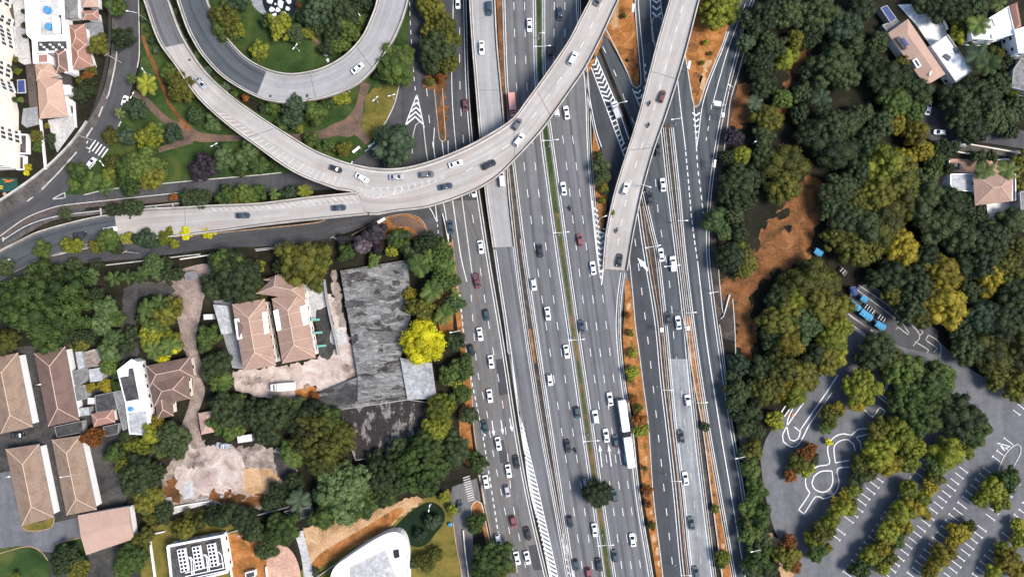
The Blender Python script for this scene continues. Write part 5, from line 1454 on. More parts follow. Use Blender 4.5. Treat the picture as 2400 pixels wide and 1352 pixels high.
for nm, lab, poly, h, top in ANN: flat(nm, lab, poly, h, top, walls='grey_wall', par=.12, pw=.15, cat='shed', win=False)
# ---- ruined slab and corrugated shed
def slab_mat():
    M = Mat('stained_slab', .95, .1); co = M.coord()
    mp = M.n('Mapping'); mp.inputs['Rotation'].default_value = (0, 0, math.radians(-8)); tc = M.n('TexCoord'); M.link(tc.outputs['Object'], mp.inputs['Vector'])
    br = M.n('TexBrick'); br.inputs['Scale'].default_value = .36; br.inputs['Mortar Size'].default_value = .012; br.inputs['Brick Width'].default_value = 1.6; br.inputs['Row Height'].default_value = .55; br.inputs['Bias'].default_value = 0
    br.inputs['Color1'].default_value = (.085, .081, .077, 1); br.inputs['Color2'].default_value = (.20, .19, .18, 1); br.inputs['Mortar'].default_value = (.05, .045, .04, 1)
    wv = M.n('VectorMath', operation='ADD'); nz = M.n('TexNoise'); nz.inputs['Scale'].default_value = .7; M.link(co, nz.inputs['Vector']); M.link(mp.outputs[0], wv.inputs[0]); M.link(nz.outputs['Color'], wv.inputs[1]); M.link(wv.outputs[0], br.inputs['Vector'])
    a = M.noise(M.coord('Object', (.6, 1.4, 1)), .25, 9, .72, .5); b = M.noise(co, 1.6, 7, .75); e = M.noise(M.coord('Object', (.3, 1.2, 1)), .9, 7, .75)
    c = M.mix(1, br.outputs['Color'], M.ramp(b, [(.3, (.6,) * 3), (.72, (1.5,) * 3)]), 'MULTIPLY')
    c = M.mix(M.ramp(e, [(.52, (0, 0, 0)), (.66, (.8,) * 3)]), c, (.40, .385, .36))
    c = M.mix(M.ramp(a, [(.545, (0, 0, 0)), (.60, (.9,) * 3)]), c, (.03, .026, .024))
    return M.out(c)
def slab_mat2():
    M = Mat('blackened_slab', .95, .1); co = M.coord()
    a = M.noise(M.coord('Object', (1.3, .6, 1)), .3, 9, .75, .2); b = M.noise(co, 1.8, 6, .7)
    return M.out(M.mix(M.ramp(a, [(.53, (0, 0, 0)), (.58, (.9,) * 3)]), M.ramp(b, [(.3, (.014, .012, .012)), (.7, (.05, .042, .04))]), M.ramp(b, [(.3, (.10, .09, .08)), (.7, (.3, .27, .25))])))
MT['slab'] = slab_mat(); MT['slab2'] = slab_mat2()
flat('ruined_slab', 'large cracked grey concrete slab roof with black stains', [(797, 634), (954, 609), (962, 740), (938, 838), (955, 926), (838, 945), (838, 880), (818, 757)], 2.2, 'slab', walls='grey_wall', par=0, cat='ruin', win=False)
flat('ruined_slab', 'lower cracked slab strip beside the pink yard', [(746, 922), (836, 884), (837, 946), (954, 928), (956, 934), (770, 966)], 1.6, 'slab', walls='grey_wall', par=0, cat='ruin', win=False)
for pts in ([(808, 704), (856, 706), (850, 716), (812, 722)], [(898, 698), (926, 690), (938, 684), (936, 698), (904, 706)], [(918, 657), (936, 656), (934, 668), (922, 670)], [(916, 716), (938, 706), (936, 718), (920, 728)], [(952, 660), (962, 658), (958, 668)], [(822, 786), (840, 784), (838, 800), (826, 804)], [(930, 740), (950, 738), (948, 748), (932, 752)]):
    o = blob('roof_puddle', pts, 'roof_dark', 2.215, 4, 1.6)
for pts in ([(748, 930), (780, 918), (812, 900), (836, 905), (834, 944), (790, 952), (752, 962)], [(880, 925), (930, 912), (954, 926), (900, 934)]): blob('roof_puddle', pts, 'roof_dark', 1.63, 4, 2.5)
flat('ruined_slab', 'blackened ruined slab between the big round trees', [(782, 962), (956, 936), (1010, 944), (990, 1030), (940, 1060), (834, 1078), (812, 1020)], 1.4, 'slab2', walls='grey_wall', par=.15, cat='ruin', win=False)
cr = empty('corrugated_shed', check_label('corrugated metal shed roof below the bright yellow tree'), 'shed', W(980, 890))
mb = MB(); n = 22
for i in range(n):
    t0, t1 = i / n, (i + .5) / n
    for (s, e, z0, z1) in ((t0, t1, 3.0, 3.22), (t1, (i + 1) / n, 3.22, 3.0)):
        A0, A1 = lerp2((938, 838), (955, 936), s), lerp2((1012, 850), (1024, 934), s); B0, B1 = lerp2((938, 838), (955, 936), e), lerp2((1012, 850), (1024, 934), e)
        mb.add([W(*A0, z0), W(*B0, z1), W(*B1, z1), W(*A1, z0)], [(0, 1, 2, 3)])
mb.build('roof', MT['roof_metal'], cr); MB().prism(Q([(942, 842), (1010, 853), (1021, 932), (957, 933)], 3), 0, 2.95, top=False).build('wall', MT['grey_wall'], cr)
o = wall_into(MB(), [(762, 655), (768, 700), (776, 742), (790, 800), (796, 832)], .3, 2.0, 0, False).build('boundary_wall', MT['grey_wall']); tag(o, check_label('weathered yard wall between the house and the ruined slab'), 'wall')
# ---- white rounded pavilion and plant building at the bottom
pv = flat('white_pavilion', 'white flat roofed pavilion with rounded corners on the olive lawn', [tuple(p) for p in smooth([(770, 1400), (776, 1352), (786, 1328), (812, 1308), (850, 1282), (890, 1258), (918, 1247), (938, 1250), (950, 1266), (957, 1300), (958, 1352), (958, 1400)], 8)], 5, 'roof_white', par=.35)
part_flat(pv, 'beige_roof_deck', [(820, 1328), (902, 1288), (930, 1352), (930, 1400), (820, 1400)], 5.02, 'pale_paving')
part_flat(pv, 'roof_hatch', [(922, 1290), (934, 1288), (936, 1305), (925, 1308)], 5.0, 'black', .5)
pb = flat('plant_building', 'plant building with dark roof and three chillers inside a white parapet', [(395, 1278), (520, 1254), (534, 1338), (405, 1372)], 4.5, 'roof_dark', par=.7, pw=.75)
ch = None
for i, (x, y) in enumerate(((429, 1312), (464, 1306), (499, 1300))):
    p = W(x, y, 5.6)
    r = empty('chiller', check_label(('left', 'middle', 'right')[i] + ' white rooftop chiller with rows of black fans'), 'chiller', (p.x, p.y, 4.55), math.radians(100), group='rooftop chillers'); r.scale = (1.19, 1.19, 1)
    MB().box((0, 0, .75), (6.0, 2.05, 1.2)).build('casing', MT['metal_white'], r, world=False)
    for a in range(6):
        for b in (-1, 1):
            MB().cyl((-2.5 + a, b * .48, 1.36), .37, .05, 14).build('fan', MT['black'], r, world=False)
    for a in (-2.6, 2.6): MB().box((a, 0, .08), (.25, 1.9, .15)).build('foot', MT['metal_dark'], r, world=False)
pp = MB()
for pts in ([(442, 1304), (448, 1312), (450, 1345)], [(477, 1298), (484, 1306), (487, 1338)], [(512, 1292), (519, 1300), (524, 1332)], [(446, 1304), (453, 1312), (455, 1345)], [(481, 1298), (488, 1306), (491, 1338)], [(434, 1342), (525, 1318)], [(434, 1350), (526, 1330)], [(440, 1356), (530, 1336)]):
    pp.tube([W(x, y, 5.0) for x, y in pts], .16, 8)
tag(pp.build('coolant_pipes', MT['metal_white']), check_label('white pipe run joining the rooftop chillers'), 'pipes')
flat('lot_hut', 'tiny white framed dark hut in the brown lot', [(575, 1342), (596, 1337), (598, 1350), (578, 1354)], 2, 'roof_dark', par=.2, cat='hut', win=False)
for pts, lab, m in (([(528, 1250), (546, 1352), (556, 1410)], 'white wall along the left of the brown lot', 'white_wall'), ([(625, 1325), (632, 1400)], 'pale wall between the brown lot and the pink forecourt', 'cream'),
                    ([(352, 1238), (354, 1268), (360, 1310), (372, 1400)], 'curving white wall left of the plant building', 'white_wall'), ([(354, 1250), (388, 1243)], 'short white garden wall above the plant building', 'white_wall'),
                    ([(530, 1248), (590, 1232), (610, 1230)], 'low stone wall above the brown lot', 'grey_wall'), ([(600, 1206), (680, 1185)], 'dark wall below the pale clearing', 'grey_wall'),
                    ([(740, 1352), (790, 1318), (830, 1292)], 'low kerb wall along the pavilion slope', 'grey_wall'), ([(386, 1192), (420, 1184), (495, 1172)], 'broken masonry wall along the bottom of the pale clearing', 'cream'),
                    ([(98, 282), (104, 340), (110, 398)], 'tall white plot wall beside the tower garden', 'white_wall'), ([(176, 240), (180, 300)], 'white wall beside the paved yard', 'white_wall'),
                    ([(2198, 352), (2230, 356), (2270, 362)], 'pale garden wall above the pink driveway', 'cream'), ([(2330, 377), (2350, 374), (2372, 377)], 'white gate wall beside the villa palms', 'white_wall'),
                    ([(2222, 374), (2214, 410), (2200, 452)], 'white curved wall round the pink patio', 'white_wall'), ([(2316, 524), (2340, 530), (2372, 524), (2400, 545)], 'white wall below the villa patio', 'white_wall'),
                    ([(2196, 30), (2212, 56), (2218, 72)], 'thin white wall along the shaded terrace', 'white_wall'), ([(2270, 340), (2420, 366)], 'long pale street wall at the right edge', 'cream'),
                    ([(600, 585), (670, 578)], 'dark street wall in front of the twin roofed house', 'grey_wall'), ([(425, 608), (520, 594)], 'pale street wall at the driveway gate', 'cream'),
                    ([(1086, 1240), (1092, 1300), (1106, 1400)], 'low yellowish wall beside the side lane', 'cream'), ([(1708, 690), (1694, 742), (1688, 746)], 'white railing of the footway ramp', 'white_wall')):
    o = wall_into(MB(), [(x, y, 0) for x, y in pts], .3 if 'railing' not in lab else .12, 1.1 if 'railing' not in lab else .8, 0, True).build('boundary_wall', MT[m]); tag(o, check_label(lab), 'wall')
# ---- top-left plots
wb = flat('white_apartment_house', 'white flat roofed house with roof tanks at the top left', [(60, -40), (148, -40), (150, 45), (158, 60), (166, 170), (156, 172), (150, 122), (86, 124), (88, 150), (82, 150), (79, 95), (66, 82)], 4.6, 'roof_white', par=.5, pw=.6, win=False)
part_flat(wb, 'tank_deck', [(90, -40), (138, -40), (142, 82), (96, 84)], 4.63, 'pale_paving')
part_flat(wb, 'roof_slot', [(138, 36), (143, 36), (146, 80), (141, 81)], 4.65, 'black')
part_flat(wb, 'roof_box', [(122, 42), (136, 40), (138, 76), (124, 77)], 4.6, 'white_wall', 1.2); part_flat(wb, 'roof_box', [(98, 36), (106, 35), (107, 51), (99, 52)], 4.6, 'white_wall', 1.0)
part_flat(wb, 'dark_terrace', [(88, 98), (155, 97), (157, 120), (90, 122)], 4.64, 'roof_dark')
for i in range(9): part_flat(wb, 'terrace_chair', [(93 + i * 7.2, 103 + (i % 3) * 6), (97 + i * 7.2, 103 + (i % 3) * 6), (97 + i * 7.2, 107 + (i % 3) * 6), (93 + i * 7.2, 107 + (i % 3) * 6)], 4.65, 'metal_white', .5)
for i in range(6): part_flat(wb, 'roof_fin', [(136, 2 + i * 6), (141, 2 + i * 6), (141, 4 + i * 6), (136, 4 + i * 6)], 4.65, 'white_wall', .3)
def tank(px, py, z, r, lab, h=1.1):
    r *= 1.19
    p = W(px, py, z + h); R = empty('water_tank', check_label(lab), 'water tank', (p.x, p.y, z), group='blue water tanks')
    MB().cyl((0, 0, .05), r, h, 20, r * .96).build('body', MT['blue_tank'], R, world=False); MB().cyl((0, 0, h + .05), r * .8, .12, 20, r * .35).build('lid', MT['blue_tank'], R, world=False)
tank(109, 23, 4.63, .95, 'upper blue round water tank on the white roof'); tank(113, 62, 4.63, .95, 'lower blue round water tank on the white roof')
tank(305, 959, 5.03, .62, 'blue water tank on the long white roofed block', .9); tank(2184, 442, .05, .6, 'blue drum beside the curved pink patio', .9); tank(1055, 1229, .05, .55, 'blue drum beside the side lane wall', .9)
house('big_tiled_house', 'large salmon hipped house beside the tower garden', [[(86, 176), (145, 188), (159, 273), (93, 279)], [(81, 152), (118, 148), (138, 178), (86, 190)], [(110, 200), (143, 188), (148, 222), (112, 232)]], 3.4, [2.0, 1.3, 1.7], 'tile_salmon', 'white_wall')
house('small_tiled_house', 'small brown hipped roof beside the white house wall', [[(127, 119), (154, 118), (160, 169), (132, 172)]], 5, 1.3, 'tile_brown')
house('row_house', 'long reddish tiled house beside the olive street tree', [[(159, 60), (199, 57), (206, 110), (168, 112)], [(164, 104), (204, 102), (220, 156), (169, 164)]], 3.3, 1.5, 'tile_red', 'white_wall')
house('tiled_garage', 'low reddish tiled roof between the white walls at the top', [[(192, 26), (230, 24), (233, 46), (195, 48)]], 3.2, .7, 'tile_red'); house('tiled_garage', 'salmon tiled roof cut by the top edge', [[(190, -14), (228, -14), (229, 17), (195, 18)]], 4, .8, 'tile_salmon')
house('grey_shed', 'grey sheet roof beside the white house at the top edge', [[(146, -20), (181, -20), (182, 44), (150, 46)]], 4, .6, 'roof_grey', ridge=False, hip=(.02, .02)); flat('lean_to', 'reddish flat roof tucked below the roof terrace', [(89, 129), (111, 127), (113, 147), (90, 148)], 5.5, 'tile_red', par=.1, win=False)
flat('white_box', 'white square roof lantern beside the big hipped house', [(148, 201), (164, 201), (166, 221), (150, 222)], 3, 'roof_white', par=.2, win=False); flat('white_box', 'small white outhouse below the square roof lantern', [(153, 231), (161, 231), (162, 245), (155, 245)], 2.6, 'roof_white', par=.1, win=False)
# tower: only its foot lies inside the picture, its storeys lean out of it
tb = [(-300, -60), (26, -60), (22, 24), (30, 46), (24, 66), (34, 122), (27, 150), (24, 190), (36, 222), (44, 262), (44, 306), (48, 340), (48, 398), (-300, 412)]
tp = [W(x, y, 0) for x, y in tb]
tc = sum(tp, Vector((0, 0, 0))) / len(tp); tc.z = 0
tr = empty('apartment_tower', check_label('tall cream apartment tower with stacked balconies at the left edge'), 'apartment tower', tc)
MB().prism(tp, 0, 42).build('wall', MT['cream'], tr)
for f in range(13):
    ring_ = shrink([Vector((p.x, p.y, 3 + f * 3.2)) for p in tp], -.12); mb = MB().prism(ring_, 2.9 + f * 3.2, 3.12 + f * 3.2, True, True); mb.build('floor_band', MT['white_wall'], tr)
for y0, y1, x0, x1 in ((-40, 20, 26, 22), (48, 64, 30, 25), (70, 118, 25, 33), (152, 186, 27, 25), (194, 220, 26, 35), (308, 338, 44.5, 48)):
    a_, b_ = W(x0, y0), W(x1, y1); n_ = max(2, int((b_ - a_).length / 1.25)); an = math.atan2((b_ - a_).y, (b_ - a_).x)
    for f in range(6):
        for k in range(n_):
            c_ = a_.lerp(b_, (k + .5) / n_) + Vector((.06, 0, 1.35 + f * 3.2)); wn = MB().box(c_, (.85, .1, 1.9 if k % 3 else 1.2), an).build('window', MT['glass_win'], tr)
            if k % 3 == 0: MB().box(c_ + Vector((.12, 0, -.7)), (1.0, .2, .1), an).build('sill', MT['white_wall'], wn)
        MB().box(a_.lerp(b_, .5) + Vector((.35, 0, .35 + f * 3.2)), ((b_ - a_).length, .7, .16), an).build('balcony', MT['white_wall'], tr)
        MB().box(a_.lerp(b_, .5) + Vector((.68, 0, .8 + f * 3.2)), ((b_ - a_).length, .08, .75), an).build('balustrade', MT['metal_white'], tr)
for y0, y1, x1 in ((318, 362, 71), (368, 399, 64)):          # walled ground-floor patios
    part_flat(tr, 'patio_floor', [(46, y0), (x1, y0), (x1, y1), (46, y1)], .1, 'roof_dark')
    wall_into(MB(), [(47, y0, .1), (x1, y0, .1), (x1, y1, .1), (47, y1, .1)], .4, 1.8, 0, False).build('patio_wall', MT['white_wall'], tr)
# pool and play area by the tower
pl = empty('plunge_pool', check_label('small dark blue pool in the tower garden'), 'pool', W(50, 203)); MB().prism(Q([(41, 188), (60, 187), (62, 219), (42, 220)], 0), 0, .25).build('rim', MT['pale_paving'], pl); MB().prism(Q([(43, 190), (58, 189), (60, 217), (44, 218)], 0), .2, .27).build('water', MT['navy'], pl)
ps = empty('play_structure', check_label('dark green play area mat with orange and yellow climbing bars'), 'playground', W(20, 430))
MB().prism(Q([(-10, 424), (4, 417), (40, 418), (43, 438), (36, 446), (14, 450), (-10, 448)], 0), 0, .25).build('mat', MT['play_green'], ps)
for pts, m in (([(8, 421), (20, 424), (32, 422)], 'orange_plastic'), ([(12, 427), (26, 425)], 'orange_plastic'), ([(-6, 436), (6, 437)], 'yellow_plastic'), ([(-6, 441), (6, 442)], 'yellow_plastic')): MB().tube([W(x, y, 1.0) for x, y in pts], .22, 8).build('climbing_bar', MT[m], ps)
MB().tube([W(16, 434, 1.2), W(26, 440, .8), W(38, 434, .3)], .45, 8).build('slide', MT['play_green'], ps); MB().cyl(W(12, 455), .55, .35, 14).build('stool', MT['drive_pink'], ps)
# ---- villas at the upper right
v1 = house('orange_roofed_villa', 'orange roofed villa beside the white flat roofed annex', [[(2080, 79), (2128, 45), (2216, 174), (2170, 202)]], 4.4, 1.8, 'tile_salmon', 'white_wall', ridge=False)
part_flat(v1, 'solar_panel', [(2112, 92), (2122, 86), (2133, 104), (2123, 110)], 5.5, 'navy', .12); part_flat(v1, 'roof_slot', [(2099, 91), (2108, 86), (2126, 114), (2120, 118)], 5.2, 'roof_dark', .25); part_flat(v1, 'skylight', [(2138, 142), (2148, 136), (2160, 155), (2150, 161)], 5.35, 'roof_white', .35); part_flat(v1, 'skylight_glass', [(2143, 143), (2147, 140), (2156, 154), (2152, 157)], 5.72, 'black', .04)
part_flat(v1, 'valley_gutter', [(2184, 160), (2187, 162), (2180, 178), (2177, 176)], 5.6, 'cream', .3)
v2 = flat('white_annex', 'white flat roofed annex with two dark roof vents', [(2180, 110), (2219, 83), (2277, 167), (2239, 194)], 4.8, 'roof_white', par=.5, parmat='grey_wall')
part_flat(v2, 'roof_vent', [(2211, 133), (2219, 126), (2230, 134), (2224, 143)], 4.8, 'metal_dark', .5); part_flat(v2, 'roof_vent', [(2236, 114), (2243, 109), (2250, 120), (2242, 126)], 4.8, 'metal_dark', .5)
v3 = flat('carport', 'carport with dark blue panels beside the orange villa', [(2064, 20), (2078, 14), (2100, 44), (2087, 54)], 3, 'navy', walls='grey_wall', par=.15, win=False); flat('paved_porch', 'grey porch roof in front of the dark blue carport', [(2068, 60), (2086, 54), (2100, 46), (2110, 54), (2082, 76)], 2.6, 'roof_grey', walls='grey_wall', par=.1, win=False)
v4 = flat('white_wedge_house', 'white wedge shaped roof pointing left at the right edge', [(2274, 72), (2362, 17), (2377, 80), (2330, 94), (2278, 92)], 6, 'roof_white', par=.4)
part_flat(v4, 'roof_frame', [(2326, 44), (2343, 38), (2349, 56), (2333, 62)], 6.02, 'metal_white', .4); part_flat(v4, 'roof_vent', [(2276, 76), (2293, 66), (2294, 82), (2280, 88)], 6.02, 'grey_wall', .3); part_flat(v4, 'pergola', [(2324, 82), (2343, 74), (2346, 87), (2328, 94)], 6.0, 'metal_white', .5)
house('tiled_wing', 'brownish tiled roof at the right edge behind the white wedge', [[(2365, 14), (2384, 6), (2394, 62), (2379, 70)]], 6.4, .8, 'tile_red', ridge=False); flat('cream_block', 'cream flat roof cut by the right edge', [(2377, 72), (2440, 52), (2440, 124), (2386, 124)], 6.6, 'roof_white', par=.3); flat('grey_block', 'grey roofed house at the right edge below the cream roof', [(2374, 165), (2392, 138), (2450, 140), (2450, 224), (2370, 206)], 5, 'roof_grey', walls='grey_wall', par=.4)
v5 = house('red_roofed_villa', 'red hipped villa with palms over its driveway', [[(2281, 408), (2375, 401), (2371, 472), (2285, 482)]], 6, 1.9, 'tile_pink', 'cream'); flat('grey_wing', 'grey flat roofed wing left of the red villa', [(2227, 409), (2281, 408), (2281, 449), (2235, 446), (2227, 432)], 4, 'roof_metal', walls='white_wall', par=.3); flat('roof_strip', 'narrow dark roof strip right of the red villa', [(2372, 408), (2379, 408), (2380, 470), (2372, 471)], 4, 'roof_dark', walls='white_wall', par=.2, win=False)
flat('grey_block', 'narrow grey roof at the right edge beside the red villa', [(2390, 450), (2440, 445), (2440, 530), (2394, 530)], 5, 'roof_grey', walls='grey_wall', par=.3)
# ============================================================ trees
def mesh_np(name, v, f4, mat, clump):
    me = bpy.data.meshes.new(name)
    v = np.asarray(v, np.float32); f = np.asarray(f4, np.int32)
    me.vertices.add(len(v)); me.vertices.foreach_set('co', v.ravel())
    me.loops.add(f.size); me.loops.foreach_set('vertex_index', f.ravel())
    me.polygons.add(len(f)); me.polygons.foreach_set('loop_start', np.arange(0, f.size, 4)); me.polygons.foreach_set('loop_total', np.full(len(f), 4))
    a = me.attributes.new('clump', 'FLOAT', 'POINT'); a.data.foreach_set('value', np.asarray(clump, np.float32))
    me.materials.append(mat); me.update(calc_edges=True)
    return me


CUBE = None
def core_quads():
    """small quad sphere"""
    n = 3; vs = []; fs = []
    for ax in range(3):
        for sg in (-1, 1):
            b = len(vs)
            for i in range(n + 1):
                for j in range(n + 1):
                    p = [0, 0, 0]; p[ax] = sg; p[(ax + 1) % 3] = (2 * i / n - 1) * sg; p[(ax + 2) % 3] = 2 * j / n - 1
                    p = np.array(p, float); vs.append(p / np.linalg.norm(p))
            for i in range(n):
                for j in range(n): fs.append((b + i * (n + 1) + j, b + (i + 1) * (n + 1) + j, b + (i + 1) * (n + 1) + j + 1, b + i * (n + 1) + j + 1))
    return np.array(vs), np.array(fs)
CORE = core_quads()


def crown_mesh(seed, R, leaf=.42, flat=.62, rho_k=1.0, ragged=.18, dense=1.0):
    """foliage spread over many overlapping clumps on a dome of radius R (m), centre at origin; every leaf spray is a separate quad"""
    rs = np.random.RandomState(seed)
    lob = rs.rand(6) * 6.283; amp = rs.rand(6) * ragged
    rim = lambda th: 1 + sum(amp[k] * np.cos((k + 2) * th + lob[k]) for k in range(6)) * .55
    rho0 = np.clip(R * .29, .5, 1.9) * rho_k
    P = []; tries = 0
    want = int(3.0 * (R / rho0) ** 2)
    while len(P) < want and tries < want * 30:
        tries += 1
        th = rs.rand() * 6.283; q = math.sqrt(rs.rand())
        Rm = (R - rho0 * .75) * rim(th); x, y = Rm * q * math.cos(th), Rm * q * math.sin(th)
        z = R * flat * math.sqrt(max(0, 1 - (q * .96) ** 2)) * rs.uniform(.84, 1.12) + rs.uniform(-.25, .25) * rho0
        if rs.rand() < .15: z *= .6
        rr = rho0 * rs.uniform(.62, 1.28)
        if any((x - a) ** 2 + (y - b) ** 2 + (z - c) ** 2 < (.66 * (rr + d) * .8) ** 2 for a, b, c, d in P): continue
        P.append((x, y, z, rr))
    V = []; F = []; C = []; nv = 0
    for (x, y, z, r) in P:
        cl = rs.rand()
        n = int(4 * math.pi * r * r * .62 / (leaf * leaf) * 1.35 * dense)
        cvs, cfs = CORE
        wob = 1 + .16 * rs.randn(len(cvs))[:, None] * .5
        v = cvs * r * .80 * wob * np.array((1, 1, .85)) + np.array((x, y, z))
        V.append(v); F.append(cfs + nv); nv += len(v); C.append(np.full(len(v), cl * .6))
        d = rs.randn(n, 3); d[:, 2] = np.abs(d[:, 2]) * 1.1 - .35; d /= np.linalg.norm(d, axis=1)[:, None]
        rad = r * (rs.uniform(.78, 1.12, n))
        c = d * rad[:, None] * np.array((1, 1, .88)) + np.array((x, y, z))
        nr = d * 1.0 + rs.randn(n, 3) * .42; nr[:, 2] += .25; nr /= np.linalg.norm(nr, axis=1)[:, None]
        t = np.cross(nr, rs.randn(n, 3)); t /= np.linalg.norm(t, axis=1)[:, None]; b = np.cross(nr, t)
        s = leaf * rs.uniform(.35, 1.1, n)[:, None] * .62; e = s * rs.uniform(.55, .9, n)[:, None]
        q = np.stack([c - t * s, c + b * e - t * s * .1, c + t * s, c - b * e + t * s * .1], 1).reshape(-1, 3)
        V.append(q); F.append(np.arange(n * 4).reshape(-1, 4) + nv); nv += n * 4
        C.append(np.repeat(np.clip(cl + rs.randn(n) * .10, 0, 1), 4))
    return mesh_np('crown', np.concatenate(V), np.concatenate(F), LEAF['G'], np.concatenate(C))


SIZES = [(1.0, .28, 3), (1.7, .29, 4), (2.6, .31, 6), (3.8, .33, 6), (5.2, .36, 6), (7.0, .42, 4), (10.0, .5, 2)]
CROWNS = {R: [crown_mesh(100 * i + k, R, lf, flat=[.62, .75, .55, .68, .6, .7][k % 6], rho_k=[1, .8, 1.15, .9, .68, 1.3][k % 6], ragged=[.2, .34, .14, .42, .26, .36][k % 6]) for k in range(nv)] for i, (R, lf, nv) in enumerate(SIZES)}
# feathery kind: fine leaves, many small clumps
FEATHER = {R: [crown_mesh(900 + 10 * i + k, R, lf * .8, flat=.6, rho_k=.6, ragged=.26) for k in range(2)] for i, (R, lf) in enumerate(((2.6, .36), (4.4, .40), (6.0, .44)))}


def trunk_mesh(R, h):
    mb = MB(); rs = random.Random(int(R * 100)); r0 = .06 + .045 * R
    mb.tube([(0, 0, 0), (.03 * R, .02 * R, h * .3), (0, .04 * R, h * .6)], r0, 8, r0 * .65)
    for k in range(5):
        a = k * 1.256 + rs.random(); q = R * rs.uniform(.4, .62)
        mb.tube([(0, .03 * R, h * .5), (q * .5 * math.cos(a), q * .5 * math.sin(a), h * .68), (q * math.cos(a), q * math.sin(a), h * .82)], r0 * .5, 6, r0 * .15)
    me = bpy.data.meshes.new('trunk'); me.from_pydata(mb.v, [], mb.f); me.materials.append(MT['bark']); me.update()
    return me


TRUNKS = {}
def hgt(R): return .8 + 1.12 * R if R < 6 else 7.5 + .5 * (R - 6)


def frond_into(V, F, C, az, L_, droop, lift, rs, w=.30, nl=15):
    """one feather-shaped palm leaf: a midrib arc with paired leaflets"""
    nv = sum(len(a) for a in V)
    ca, sa = math.cos(az), math.sin(az)
    pt = lambda t: np.array((ca * L_ * t * (1 - .12 * t), sa * L_ * t * (1 - .12 * t), lift * L_ * t - droop * L_ * t * t))
    q = []
    for i in range(nl):
        t = .1 + .9 * i / nl; p = pt(t); d = pt(t + .05) - p; d /= np.linalg.norm(d)
        side = np.array((-sa, ca, 0)); ll = L_ * w * math.sin(math.pi * (.12 + .84 * t)) ** .7 * rs.uniform(.85, 1.1)
        for s in (-1, 1):
            dr = side * s * .85 + d * .6 + np.array((0, 0, -.28)); dr /= np.linalg.norm(dr)
            e = p + dr * ll; wv = d * L_ * .027
            q += [p - wv, p + wv, e + wv * .3, e - wv * .3]
    for i in range(6):
        p0, p1 = pt(i / 6), pt((i + 1) / 6); s = np.array((-sa, ca, 0)) * .05
        q += [p0 - s, p0 + s, p1 + s, p1 - s]
    q = np.array(q); V.append(q); F.append(np.arange(len(q)).reshape(-1, 4) + nv); C.append(np.full(len(q), rs.rand()))


def palm_mesh(seed, L_=3.0, n=15, broad=False):
    rs = np.random.RandomState(seed); V = []; F = []; C = []
    for k in range(n): frond_into(V, F, C, k * 6.283 / n * (1 if broad else 2.0) + rs.uniform(-.25, .25), L_ * rs.uniform(.8, 1.1), rs.uniform(.35, .65), rs.uniform(.15, .75), rs, .42 if broad else .30, 12 if broad else 15)
    return mesh_np('fronds', np.concatenate(V), np.concatenate(F), LEAF['G'], np.concatenate(C))


